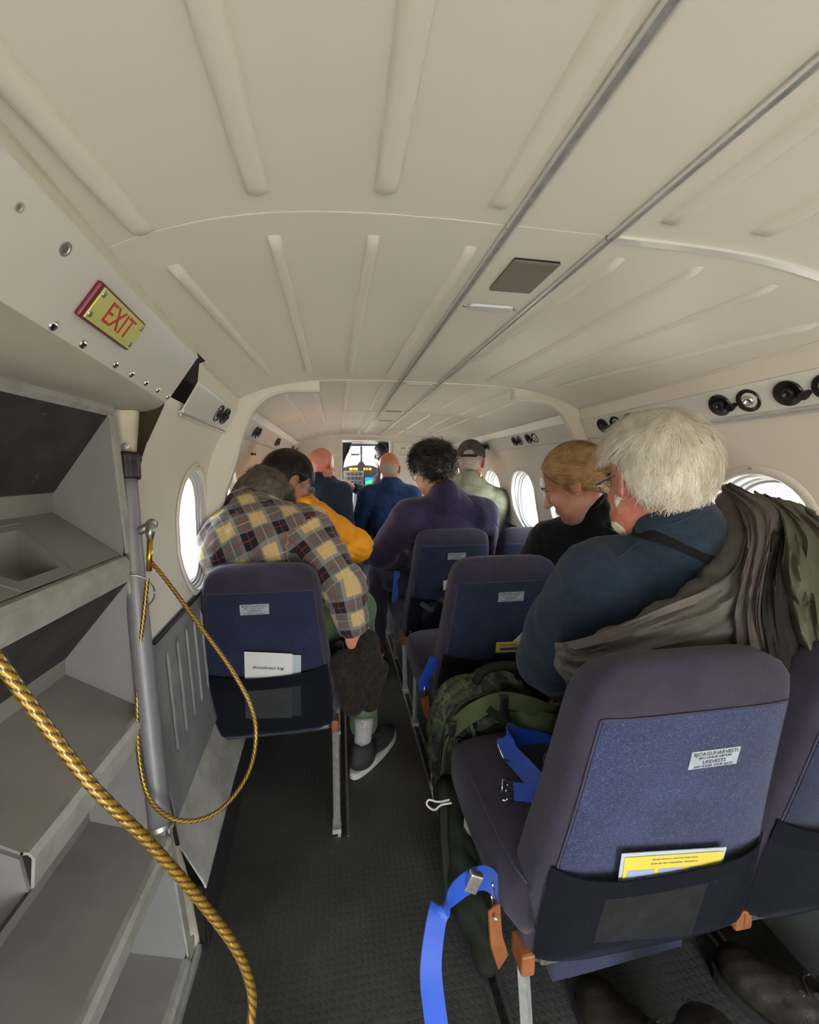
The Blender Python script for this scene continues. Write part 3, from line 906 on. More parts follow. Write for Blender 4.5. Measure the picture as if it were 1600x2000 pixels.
# top ledge between fascia and ceiling
out = np.array([[p, p + np.array([-0.004, 0, 0.016]) * 1.0, p + np.array([-0.02, 0, 0.05])] for p in (hA1, hA_)])
slab('header_ledge', out, 0.003, M_LINING, header, smooth=False)
# rounded lower rail
prof = [(0, 0), (-0.012, -0.020), (-0.035, -0.035), (-0.07, -0.042), (-0.13, -0.030), (-0.2, 0.0)]
P = np.array([[q + np.array([dx * (1 + 0.35 * t), 0, dz * (0.55 + 0.75 * t)]) for dx, dz in prof] for t, q in [(t, hB1 + (hB_ - hB1) * t) for t in np.linspace(0, 1, 9)]])
M_RAIL = mat('scuffed_cream_rail', (0.42, 0.40, 0.35), 0.45, var=0.16, vscale=9, stretch=(1, 0.3, 1))
slab('header_rail', P, 0.004, M_RAIL, header)
# end cap facing forward
mesh_obj('header_end', [hA1, hB1, hB1 + np.array([-0.2, 0, -0.01]), hA1 + np.array([-0.22, 0, 0.06])], [(0, 1, 2, 3)], M_GAP, header)
for (px, py) in ((104, 636), (162, 672), (226, 712), (257, 731), (285, 748), (308, 762), (328, 775)):
    p = on_plane(px, py, hA1, hn)
    lathe('screw', p, hn, [(0.0062, 0), (0.0058, 0.0016), (0.003, 0.0030), (0.0008, 0.0031)], M_CHROME, header, 14)
for (px, py, r_, mt) in ((127, 486, 0.0075, M_STEEL), (36, 404, 0.0045, M_RAIL)):
    lathe('grommet', on_plane(px, py, hA1, hn), hn, [(r_, 0), (r_, 0.001), (r_ * 0.7, 0.001), (r_ * 0.6, -0.001)], mt, header, 16)
# exit sign
M_LUM = mat('luminous_sign', (0.62, 0.66, 0.20), 0.35, var=0.03, vscale=8)
M_RED = mat('sign_red', (0.58, 0.035, 0.02), 0.4)
M_MAROON = mat('sign_frame_maroon', (0.16, 0.01, 0.025), 0.35)
sgn = empty('exit_sign', label='yellow-green EXIT sign with red letters on the header over the rear door', cat='sign')
c4 = [on_plane(x, y, hA1, hn, 0.006) for x, y in ((203, 556), (287, 632), (247, 688), (150, 612))]
sc = sum(c4) / 4; sx = (c4[1] + c4[2] - c4[0] - c4[3]) / 2; sy = (c4[0] + c4[1] - c4[2] - c4[3]) / 2
MS = frame_M(sc - hn * 0.006, sx, sy); w_, h_ = np.linalg.norm(sx), np.linalg.norm(sy)
zf = 1 if Vector(MS.col[2][:3]).dot(Vector(hn)) > 0 else -1
bm = bmesh.new(); add_box(bm, (0, 0, 0.0035 * zf), (w_, h_, 0.007), bev=0.003); bmesh.ops.transform(bm, matrix=MS, verts=bm.verts)
bm_obj('sign_frame', bm, M_MAROON, sgn)
bm = bmesh.new(); add_box(bm, (0.002, 0, 0.0075 * zf), (w_ - 0.008, h_ - 0.006, 0.002), bev=0.0009); bmesh.ops.transform(bm, matrix=MS, verts=bm.verts)
bm_obj('sign_face', bm, M_LUM, sgn)
text('lettering', 'EXIT', 0.040, MS @ Matrix.Translation((0.001, 0, 0.0088)), M_RED, sgn, extr=0.0004, xs=0.95)
for a in (-1, 1):
    for b in (-1, 1):
        p = MS @ Vector((a * (w_ / 2 - 0.011), b * (h_ / 2 - 0.010), 0.0085))
        lathe('screw', p, hn, [(0.0042, 0), (0.0036, 0.001), (0.001, 0.0012)], M_STEEL, sgn, 12)

# dark cavity and door edge framing behind the stair
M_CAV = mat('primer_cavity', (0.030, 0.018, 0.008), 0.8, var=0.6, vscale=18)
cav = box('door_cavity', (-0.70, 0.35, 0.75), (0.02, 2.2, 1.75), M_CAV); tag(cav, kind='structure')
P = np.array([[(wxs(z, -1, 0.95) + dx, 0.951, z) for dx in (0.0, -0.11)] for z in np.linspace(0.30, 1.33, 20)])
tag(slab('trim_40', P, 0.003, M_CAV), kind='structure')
M_DOORF = mat('chipped_cream_frame', (0.62, 0.57, 0.46), 0.45, var=0.12, vscale=20)
pts = [at(243, 770, 0.925), at(238, 850, 0.925), at(234, 950, 0.925), at(240, 1100, 0.925), at(255, 1250, 0.93), at(278, 1450, 0.935), at(305, 1600, 0.94), at(345, 1740, 0.95), at(372, 1860, 0.96)]
path = smooth_path(pts, 5)
T, A_, B_ = frames(path)
V = []; Fc = []
sect = [(-0.024, 0.004), (-0.020, -0.010), (-0.004, -0.014), (0.012, -0.010), (0.022, 0.0), (0.024, 0.02), (-0.024, 0.02)]
for i, p in enumerate(path):
    ex = np.array([1.0, 0.25, 0]); ex -= T[i] * (ex @ T[i]); ex /= np.linalg.norm(ex); ey = np.cross(ex, T[i]); ey = ey if ey[1] > 0 else -ey
    for a, b in sect: V.append(p + ex * a + ey * b)
n = len(sect)
for i in range(len(path) - 1):
    for k in range(n): Fc.append((i * n + k, i * n + (k + 1) % n, (i + 1) * n + (k + 1) % n, (i + 1) * n + k))
Fc += [tuple(range(n)), tuple(range(len(path) * n - 1, len(path) * n - n - 1, -1))]
dfr = empty('door_2', kind='structure')
sharpen(mesh_obj('door_frame', V, Fc, M_DOORF, dfr, True), 40)
lathe('rivet', at(246, 871, 0.912), (0.3, -1, 0), [(0.006, 0), (0.006, 0.002), (0.003, 0.0022), (0.002, 0.001)], M_STEEL, dfr, 12)
# sill of the doorway and its rail
box('door_sill', (-0.42, 0.45, 0.03), (0.12, 1.02, 0.06), M_LEDGE, dfr, 0.006)
box('sill_rail', (-0.352, 0.45, 0.012), (0.012, 1.02, 0.024), M_ALU, dfr, 0.003)
box('ledge_end', (-0.375, 0.985, 0.085), (0.07, 0.03, 0.16), M_GAP, dfr, 0.004)

# ---- the folded airstair
M_STAIR = mat('grey_stair_paint', (0.235, 0.23, 0.215), 0.42, var=0.10, vscale=7, bump=0.12, bscale=260)
def worn(m, chip, thr=0.62, sc=28, amt=1.0):
    nt = m.node_tree; b = bsdf(m); old = b.inputs['Base Color'].links[0].from_socket
    tc = nt.nodes.new('ShaderNodeTexCoord'); n = nt.nodes.new('ShaderNodeTexNoise'); n.inputs['Scale'].default_value = sc; n.inputs['Detail'].default_value = 8; n.inputs['Roughness'].default_value = 0.7
    nt.links.new(tc.outputs['Object'], n.inputs['Vector'])
    r = nt.nodes.new('ShaderNodeValToRGB'); r.color_ramp.elements[0].position = thr; r.color_ramp.elements[1].position = thr + 0.02
    nt.links.new(n.outputs['Fac'], r.inputs[0])
    mx = nt.nodes.new('ShaderNodeMix'); mx.data_type = 'RGBA'; nt.links.new(r.outputs[0], mx.inputs[0]); nt.links.new(old, mx.inputs[6]); mx.inputs[7].default_value = (*chip, 1)
    nt.links.new(mx.outputs[2], b.inputs['Base Color'])
worn(M_STAIR, (0.12, 0.115, 0.11), 0.70, 45)
M_EDGE = mat('scuffed_stair_edge', (0.36, 0.37, 0.34), 0.38, var=0.15, vscale=25); worn(M_EDGE, (0.42, 0.43, 0.34), 0.60, 40)
M_SKID = mat('antiskid_tread', (0.030, 0.031, 0.028), 0.95, var=0.4, vscale=12, bump=0.8, bscale=500); worn(M_SKID, (0.22, 0.17, 0.10), 0.66, 14)
M_CHEEK = mat('stair_cheek_paint', (0.24, 0.235, 0.235), 0.4, var=0.08, vscale=6)
stair = empty('airstair', label='folded grey airstair with worn steps standing in the rear doorway', cat='stairs')
YF, YN = 0.85, 0.02
def plate(name, sec, mt, y0=YN, y1=YF, t=0.004, parent=None, ny=2):
    """sheet running along y with cross-section sec [(x,z)...]"""
    P = np.array([[(x, y, z) for x, z in sec] for y in np.linspace(y0, y1, ny)])
    return slab(name, P, t, mt, parent or stair, smooth=False)
noses = [(-0.413, 1.302), (-0.402, 1.008), (-0.384, 0.700), (-0.357, 0.415), (-0.335, 0.12)]
backs = [(-0.522, 1.098), (-0.525, 0.781), (-0.505, 0.470), (-0.48, 0.17)]
# top rail with scuffed paint
plate('top_rail', [(-0.47, 1.315), (-0.418, 1.306), (-0.411, 1.300), (-0.411, 1.284), (-0.420, 1.278)], M_EDGE)
for k in range(4):
    nx, nz = noses[k]; bx_, bz = backs[k]; mx_, mz = noses[k + 1]
    y0 = 0.53 if False else YN
    # anti-skid tread plate hangs back from the nose
    plate('tread', [(nx - 0.006, nz - 0.045 if k else nz - 0.02), (bx_ + 0.002, bz + 0.038)], M_SKID)
    plate('back_strip', [(bx_, bz + 0.040), (bx_ - 0.002, bz)], M_STAIR)
    ys = 0.535 if k == 1 else YN
    # shelf with (on the first) a triangular hand recess
    if k == 0:
        sh = empty('step', parent=stair)
        # shelf quads around the hole
        q = lambda x, y: (x, y, bz + (mz - bz) * (x - bx_) / (mx_ - bx_))
        xo, xi = bx_, mx_ - 0.01
        h = [(-0.500, 0.56), (-0.500, 0.735), (-0.427, 0.700), (-0.427, 0.62)]
        V = [q(xo, YN), q(xo, YF), q(xi, YF), q(xi, YN)] + [q(*p) for p in h] + [(p[0] + 0.012 * s_, p[1] + e_, q(*p)[2] - 0.055) for p, s_, e_ in zip(h, (1, 1, -1, -1), (0.01, -0.02, -0.01, 0.01))]
        Fc = [(0, 1, 5, 4), (1, 2, 6, 5), (2, 3, 7, 6), (3, 0, 4, 7), (4, 5, 9, 8), (5, 6, 10, 9), (6, 7, 11, 10), (7, 4, 8, 11), (8, 9, 10, 11)]
        mesh_obj('shelf', V, Fc, M_STAIR, sh)
        m = MB()
        hh = [np.array(q(*p)) + (0, 0, 0.001) for p in [(h[0][0] - 0.01, h[0][1] - 0.02), (h[1][0] - 0.01, h[1][1] + 0.02), (h[2][0] + 0.014, h[2][1] + 0.012), (h[3][0] + 0.014, h[3][1] - 0.018)]]
        for i in range(4):
            m.tube([hh[i], hh[(i + 1) % 4]], 0.0012, 5)
        m.build('recess_bead', M_STAIR, sh)
    else:
        sh = plate('step', [(bx_, bz), (mx_ - 0.01, mz)], M_STAIR, y0=ys)
        if k == 1:
            V = [(bx_, 0.535, bz), (mx_ - 0.01, 0.535, mz), (mx_ - 0.004, 0.535, mz - 0.048), (backs[2][0], 0.535, backs[2][1] + 0.04)]; V = V + [(x, y - 0.005, z) for x, y, z in V]
            mesh_obj('step_end_cheek', V, [(3, 2, 1, 0), (4, 5, 6, 7)] + [(i, i + 4, (i + 1) % 4 + 4, (i + 1) % 4) for i in range(4)], M_CHEEK, stair)
    fh = 0.044
    nose = plate('nosing', [(mx_ - 0.012, mz + 0.001), (mx_ - 0.004, mz), (mx_, mz - 0.006), (mx_ - 0.004, mz - fh), (mx_ - 0.010, mz - fh - 0.002)], M_EDGE, y0=ys)
    for yy in (0.76, 0.60, 0.40, 0.2):
        if yy < ys: continue
        lathe('rivet', (mx_ - 0.0022, yy, mz - 0.026), (1, 0, 0), [(0.0045, 0), (0.004, 0.001), (0.002, 0.0022), (0.0004, 0.0024)], M_ALU, nose, 12)
    # cheek plate closing the pocket at the forward end
    V = [(nx, YF, nz - 0.01), (bx_, YF, bz + 0.04), (bx_, YF, bz), (mx_ - 0.01, YF, mz), (mx_ - 0.005, YF, mz + 0.02)] if k == 0 else \
        [(nx - 0.01, YF, nz - 0.04), (bx_, YF, bz + 0.04), (bx_, YF, bz), (mx_ - 0.01, YF, mz), (mx_ - 0.005, YF, mz + 0.02), (nx, YF, nz - 0.03)]
    n = len(V); V2 = V + [(x, y + 0.006, z) for x, y, z in V]
    mesh_obj('cheek', V2, [tuple(range(n)), tuple(range(2 * n - 1, n - 1, -1))] + [(i, i + n, (i + 1) % n + n, (i + 1) % n) for i in range(n)], M_CHEEK, stair)
    # flange of the cheek
    plate('cheek_flange', [(nx - 0.004, nz - 0.02), (mx_ + 0.002 - 0.004, mz + 0.01)], M_EDGE, y0=YF - 0.002, y1=YF + 0.018)
    for end, far in ((0, True),):
        # rounded cap where step meets the pole side
        V = [(mx_ - 0.10, YF, mz - 0.002 + 0.025), (mx_ - 0.002, YF, mz - 0.002), (mx_ - 0.006, YF, mz - fh), (mx_ - 0.09, YF, mz - fh)]
        V = V + [(x, y + 0.02, z) for x, y, z in V]
        mesh_obj('step_end', V, [(0, 1, 2, 3), (7, 6, 5, 4)] + [(i, i + 4, (i + 1) % 4 + 4, (i + 1) % 4) for i in range(4)], M_EDGE, stair)
# door skin behind the steps
plate('door_skin', [(-0.56, 1.33), (-0.60, 1.0), (-0.60, 0.6), (-0.56, 0.1)], M_STAIR, y1=YF + 0.02)
bolt = lathe('hinge_bolt', at(212, 1028, 0.86), (0.3, -1, 0), [(0.008, 0), (0.008, 0.006), (0.004, 0.0065)], M_ALU, stair, 6, smooth=False)
lathe('washer', at(242, 1155, 0.88), (0.5, -1, 0), [(0.014, 0), (0.014, 0.004), (0.006, 0.004), (0.006, 0.001)], M_ALU, stair, 20)

# handrail tube with rubber cap
hr = empty('handrail_tube', label='satin grey handrail tube with black rubber cap beside the folded airstair', cat='handrail')
a, b = at(247, 925, 0.90), at(313, 1612, 0.80)
M_TUBE = mat('satin_grey_tube', (0.22, 0.22, 0.245), 0.45, 0.25, var=0.05, vscale=40)
mid = a + (b - a) * 0.4
tube('pole', [a, mid + np.array([-0.003, 0, 0]), b], [0.0175, 0.0185, 0.020], M_TUBE, hr, n=28, smooth_n=8)
d = (b - a) / np.linalg.norm(b - a)
def capr(th): return 1.0 if int(th / (2 * pi) * 28) % 3 else 0.93
V, Fc = tube_vf([a - d * 0.042, a - d * 0.040, a - d * 0.034, a - d * 0.028, a - d * 0.020, a + d * 0.008, a + d * 0.012], [0.012, 0.026, 0.0285, 0.026, 0.0255, 0.0245, 0.023], 56, prof=lambda th: 1.0 - 0.05 * (0.5 + 0.5 * cos(14 * th)) ** 3)
mesh_obj('rubber_cap', V, Fc, M_RUBBER, hr, True)
lathe('foot_collar', b - d * 0.006, d, [(0.021, 0), (0.022, 0.008), (0.018, 0.012)], M_STEEL, hr)
c1 = at(268, 1040, 0.885); c2 = at(296, 1024, 0.87)
tube('bracket', [at(240, 1045, 0.90), c1, c2], [0.012, 0.009, 0.008], M_STEEL, hr, n=10)
lathe('bracket_pin', c2 + np.array([0, 0.006, 0]), (0, -1, 0.2), [(0.010, 0), (0.010, 0.008), (0.006, 0.011)], M_STEEL, hr, 18)
tube('fork', [c2, at(293, 1040, 0.865), at(293, 1056, 0.865)], [0.0095, 0.0085, 0.005], M_STEEL, hr, n=10)
tube('bracket_arm', [at(237, 1042, 0.91), at(214, 1022, 0.90), at(226, 1055, 0.90), at(237, 1090, 0.90)], [0.008, 0.007, 0.0045, 0.002], M_STEEL, hr, n=8, smooth_n=3)

# gold plastic coated safety ropes
M_ROPE = bpy.data.materials.new('gold_coated_cable'); M_ROPE.use_nodes = True
b_ = bsdf(M_ROPE); b_.inputs['Base Color'].default_value = (0.38, 0.215, 0.012, 1); b_.inputs['Roughness'].default_value = 0.35; b_.inputs['Metallic'].default_value = 0.55
b_.inputs['Coat Weight'].default_value = 0.9; b_.inputs['Coat Roughness'].default_value = 0.12
M_ROPE_D = mat('gold_cable_dark_lay', (0.085, 0.045, 0.006), 0.4, 0.4, coat=0.7)
def rope(name, pts, r, label, cat='rope', n=10, lay=2.2):
    """twisted strands: two interleaved spiral bands on one tube"""
    path = smooth_path(pts, n)
    seg = np.linalg.norm(np.diff(path, axis=0), axis=1); s = np.concatenate([[0], np.cumsum(seg)])
    m = int(s[-1] / (r * 0.26)); u = np.linspace(0, s[-1], m)
    path = np.stack([np.interp(u, s, path[:, k]) for k in range(3)], 1)
    nn = 22
    tw = 2 * pi / nn
    T, A_, B_ = frames(path); V = []; Fc = []
    for i in range(m):
        for k in range(nn):
            th = 2 * pi * k / nn
            ph = 4 * th + i * 0.74
            q = 1 - 0.10 * (0.5 + 0.5 * sin(ph))
            V.append(path[i] + r * q * (cos(th) * A_[i] + sin(th) * B_[i]))
    mi = []
    for i in range(m - 1):
        for k in range(nn):
            Fc.append((i * nn + k, i * nn + (k + 1) % nn, (i + 1) * nn + (k + 1) % nn, (i + 1) * nn + k))
            mi.append(1 if sin(4 * 2 * pi * (k + 0.5) / nn + (i + 0.5) * 0.74) > 0.35 else 0)
    o = mesh_obj(name, V, Fc, M_ROPE, None, True)
    o.data.materials.append(M_ROPE_D)
    o.data.polygons.foreach_set('material_index', mi)
    tag(o, label, cat)
    return o
rope('safety_rope', [at(-60, 1220, 0.33), at(0, 1295, 0.34), at(95, 1425, 0.345), at(185, 1540, 0.35), at(300, 1655, 0.365), at(400, 1770, 0.38), at(465, 1860, 0.385), at(492, 1940, 0.385), at(488, 2010, 0.38), at(470, 2080, 0.37)], 0.0046, 'thick gold coated rope crossing diagonally in front of the grey steps')
lo = rope('safety_rope', [at(291, 1092, 0.87), at(330, 1140, 0.86), at(390, 1222, 0.84), at(450, 1305, 0.82), at(490, 1380, 0.80), at(500, 1440, 0.78), at(485, 1510, 0.77), at(440, 1573, 0.76), at(385, 1602, 0.755), at(330, 1596, 0.755), at(290, 1555, 0.77), at(272, 1480, 0.79), at(268, 1380, 0.82), at(272, 1280, 0.835), at(281, 1200, 0.845), at(288, 1130, 0.855)], 0.0042, 'thin gold coated rope hanging in a loop from the handrail bracket')
tube('swaged_end', [at(293, 1056, 0.86), at(291, 1115, 0.858)], 0.0052, mat('gold_ferrule', (0.6, 0.36, 0.05), 0.2, 0.9), lo, n=14)
rope('safety_rope', [at(205, 895, 0.94), at(212, 920, 0.94), at(226, 965, 0.94), at(245, 1020, 0.94), at(262, 1100, 0.94)], 0.0042, 'short gold coated rope running behind the top of the grey tube')
# steel wire loop round the tube
ctr = at(262, 1158, 0.86)
loop = [ctr + 0.034 * (cos(t) * np.array([1, 0.2, 0]) + sin(t) * np.array([0.15, -0.5, 1.15])) for t in np.linspace(0, 2 * pi, 40)]
tag(tube('wire_loop', loop, 0.0016, M_STEEL, None, n=6), 'thin twisted steel wire loop slung round the grey tube below its bracket', 'wire')
# ------------------------------------------------------------------ implicit surfaces for bodies, cloth and bags
def nrm(v): v = np.asarray(v, float); return v / (np.linalg.norm(v) + 1e-12)

class Field:
    def __init__(s, lo, hi, h):
        s.lo = np.asarray(lo, float); s.h = h
        s.n = np.maximum(4, np.ceil((np.asarray(hi, float) - s.lo) / h).astype(int) + 1)
        s.ax = [(s.lo[i] + h * np.arange(s.n[i])).astype(np.float32) for i in range(3)]
        s.D = np.full(tuple(s.n), 1.0, np.float32)
    def sub(s, lo, hi):
        sl = []
        for i in range(3):
            a = int(max(0, math.floor((lo[i] - s.lo[i]) / s.h))); b = int(min(s.n[i], math.ceil((hi[i] - s.lo[i]) / s.h) + 1))
            if b <= a: return None
            sl.append(slice(a, b))
        g = [s.ax[0][sl[0]][:, None, None], s.ax[1][sl[1]][None, :, None], s.ax[2][sl[2]][None, None, :]]
        return tuple(sl), g
    def comb(s, sl, d, k, op):
        a = s.D[sl]
        if op == 'sub': a, d = -a, d
        if op == 'int': a, d = -a, -d
        if k > 0:
            h = np.maximum(k - np.abs(a - d), 0) / k
            r = np.minimum(a, d) - h * h * k * 0.25
        else: r = np.minimum(a, d)
        s.D[sl] = -r if op in ('sub', 'int') else r
    def cap(s, a, b, ra, rb=None, k=0.02, op='add'):
        rb = ra if rb is None else rb
        a = np.asarray(a, np.float32); b = np.asarray(b, np.float32)
        R_ = max(ra, rb) + 2 * k + 4 * s.h
        q = s.sub(np.minimum(a, b) - R_, np.maximum(a, b) + R_)
        if q is None: return
        sl, (X, Y, Z) = q
        d = b - a; L2 = float(d @ d) + 1e-9
        t = np.clip(((X - a[0]) * d[0] + (Y - a[1]) * d[1] + (Z - a[2]) * d[2]) / L2, 0, 1)
        D = np.sqrt((X - a[0] - t * d[0]) ** 2 + (Y - a[1] - t * d[1]) ** 2 + (Z - a[2] - t * d[2]) ** 2) - (ra + (rb - ra) * t)
        s.comb(sl, D, k, op)
    def ell(s, c, r, R=None, k=0.02, op='add', p=2.0):
        c = np.asarray(c, np.float32); r = np.asarray(r, np.float32)
        R_ = float(max(r)) * (1.3 if p > 2 else 1.0) + 2 * k + 4 * s.h
        q = s.sub(c - R_, c + R_)
        if q is None: return
        sl, (X, Y, Z) = q
        X, Y, Z = X - c[0], Y - c[1], Z - c[2]
        if R is not None:
            R = np.asarray(R, np.float32)
            X, Y, Z = X * R[0, 0] + Y * R[1, 0] + Z * R[2, 0], X * R[0, 1] + Y * R[1, 1] + Z * R[2, 1], X * R[0, 2] + Y * R[1, 2] + Z * R[2, 2]
        if p == 2.0:
            k0 = np.sqrt((X / r[0]) ** 2 + (Y / r[1]) ** 2 + (Z / r[2]) ** 2)
            k1 = np.sqrt((X / r[0] ** 2) ** 2 + (Y / r[1] ** 2) ** 2 + (Z / r[2] ** 2) ** 2) + 1e-6
            D = k0 * (k0 - 1) / k1
        else:
            k0 = (np.abs(X / r[0]) ** p + np.abs(Y / r[1]) ** p + np.abs(Z / r[2]) ** p) ** (1 / p)
            D = (k0 - 1) * float(min(r))
        s.comb(sl, D, k, op)
    def plane(s, p, n, k=0.005, op='int'):
        """keep the side the normal points away from"""
        p = np.asarray(p, np.float32); n = nrm(n).astype(np.float32)
        X, Y, Z = s.ax[0][:, None, None], s.ax[1][None, :, None], s.ax[2][None, None, :]
        D = (X - p[0]) * n[0] + (Y - p[1]) * n[1] + (Z - p[2]) * n[2]
        s.comb((slice(None),) * 3, D, k, op)
    def disp(s, f):
        X, Y, Z = s.ax[0][:, None, None], s.ax[1][None, :, None], s.ax[2][None, None, :]
        m = np.abs(s.D) < 0.08
        ix = np.nonzero(m)
        s.D[ix] += f(s.ax[0][ix[0]], s.ax[1][ix[1]], s.ax[2][ix[2]]).astype(np.float32)
    def mesh(s):
        D = s.D; n0, n1, n2 = D.shape
        S_ = D < 0
        c = np.zeros((n0 - 1, n1 - 1, n2 - 1), np.int8)
        for i in (0, 1):
            for j in (0, 1):
                for k in (0, 1):
                    c += S_[i:n0 - 1 + i, j:n1 - 1 + j, k:n2 - 1 + k]
        act = (c > 0) & (c < 8)
        ii, jj, kk = np.nonzero(act)
        idx = np.full(act.shape, -1, np.int64); idx[ii, jj, kk] = np.arange(len(ii))
        acc = np.zeros((len(ii), 3)); cnt = np.zeros(len(ii))
        for (a, b) in [((0, 0, 0), (1, 0, 0)), ((0, 1, 0), (1, 1, 0)), ((0, 0, 1), (1, 0, 1)), ((0, 1, 1), (1, 1, 1)), ((0, 0, 0), (0, 1, 0)), ((1, 0, 0), (1, 1, 0)), ((0, 0, 1), (0, 1, 1)), ((1, 0, 1), (1, 1, 1)), ((0, 0, 0), (0, 0, 1)), ((1, 0, 0), (1, 0, 1)), ((0, 1, 0), (0, 1, 1)), ((1, 1, 0), (1, 1, 1))]:
            da = D[ii + a[0], jj + a[1], kk + a[2]]; db = D[ii + b[0], jj + b[1], kk + b[2]]
            m = (da < 0) != (db < 0)
            t = np.where(m, da / np.where(m, da - db, 1), 0)
            for q in range(3):
                acc[:, q] += np.where(m, a[q] + t * (b[q] - a[q]), 0)
            cnt += m
        V = acc / cnt[:, None] + np.stack([ii, jj, kk], 1)
        V = V * s.h + s.lo
        Fs = []
        for axis in range(3):
            o = [(1, 2), (2, 0), (0, 1)][axis]
            sl0 = [slice(0, -1) if q == axis else slice(1, -1) for q in range(3)]
            sl1 = [slice(1, None) if q == axis else slice(1, -1) for q in range(3)]
            A = S_[tuple(sl0)]; B = S_[tuple(sl1)]
            e = np.nonzero(A != B)
            p = [e[q] + (0 if q == axis else 1) for q in range(3)]
            def at_(du, dv):
                w = [p[0].copy(), p[1].copy(), p[2].copy()]
                w[o[0]] += du; w[o[1]] += dv
                return idx[w[0], w[1], w[2]]
            q4 = np.stack([at_(-1, -1), at_(0, -1), at_(0, 0), at_(-1, 0)], 1)
            fl = ~A[e]
            q4[fl] = q4[fl][:, ::-1]
            Fs.append(q4)
        Fc = np.concatenate(Fs)
        return V, Fc[(Fc >= 0).all(1)]
    def build(s, name, mt, parent=None, uv=None, relax=1):
        V, Fc = s.mesh()
        if len(V) == 0: raise RuntimeError('empty field ' + name)
        for _ in range(relax):
            e = np.concatenate([Fc[:, [0, 1]], Fc[:, [1, 2]], Fc[:, [2, 3]], Fc[:, [3, 0]]])
            A = np.zeros_like(V); C_ = np.zeros(len(V))
            for q in range(3):
                A[:, q] = np.bincount(e[:, 0], V[e[:, 1], q], len(V)) + np.bincount(e[:, 1], V[e[:, 0], q], len(V))
            C_ = np.bincount(e[:, 0], minlength=len(V)) + np.bincount(e[:, 1], minlength=len(V))
            V = 0.5 * V + 0.5 * A / np.maximum(C_, 1)[:, None]
        me = bpy.data.meshes.new(name)
        me.vertices.add(len(V)); me.vertices.foreach_set('co', V.astype(np.float32).ravel())
        me.loops.add(len(Fc) * 4); me.loops.foreach_set('vertex_index', Fc.astype(np.int32).ravel())
        me.polygons.add(len(Fc)); me.polygons.foreach_set('loop_start', np.arange(0, len(Fc) * 4, 4, dtype=np.int32))
        me.polygons.foreach_set('use_smooth', [True] * len(Fc))
        me.update(calc_edges=True); me.validate()
        if uv is not None:
            U = uv(V).astype(np.float32)
            l = me.uv_layers.new(name='UVMap')
            vi = np.empty(len(me.loops), dtype=np.int32); me.loops.foreach_get('vertex_index', vi)
            l.data.foreach_set('uv', U[vi].ravel())
        me.materials.append(mt)
        o = bpy.data.objects.new(name, me)
        o['nv'] = len(V); del o['nv']
        link(o, parent)
        return o

def folds(amp, fx=(14, 9, 16), seed=0, sharp=1.0):
    r = np.random.RandomState(seed)
    ph = r.rand(12) * 6.28; K = r.randn(4, 3); K /= np.linalg.norm(K, axis=1)[:, None]
    def f(X, Y, Z):
        u = np.sin(fx[0] * X + 2.2 * np.sin(7 * Z + ph[0]) + ph[1]) + np.sin(fx[2] * Z + 2.0 * np.sin(8 * X + ph[2]) + 1.5 * np.sin(6 * Y + ph[3]))
        v = np.sin(3.1 * fx[1] * (K[0, 0] * X + K[0, 1] * Y + K[0, 2] * Z) + 2.0 * np.sin(13 * (X + Z) + ph[4]) + ph[5])
        w = np.sin(5.2 * fx[1] * (K[1, 0] * X + K[1, 1] * Y + K[1, 2] * Z) + 2.5 * np.sin(17 * (Y - Z) + ph[6]) + ph[7])
        v = 1 - 2 * np.abs(v); w = 1 - 2 * np.abs(w)
        return amp * (0.35 * u + 0.5 * v * sharp + 0.3 * w * sharp)
    return f

def rotm(yaw, pitch=0.0, roll=0.0):
    """columns: right, forward, up; yaw>0 turns to the right, pitch>0 looks down, roll>0 tips the head to its right"""
    y, p, r = radians(yaw), radians(pitch), radians(roll)
    Rz = np.array([[cos(y), sin(y), 0], [-sin(y), cos(y), 0], [0, 0, 1]])
    Rx = np.array([[1, 0, 0], [0, cos(p), sin(p)], [0, -sin(p), cos(p)]])
    Ry = np.array([[cos(r), 0, sin(r)], [0, 1, 0], [-sin(r), 0, cos(r)]])
    return Rz @ Rx @ Ry

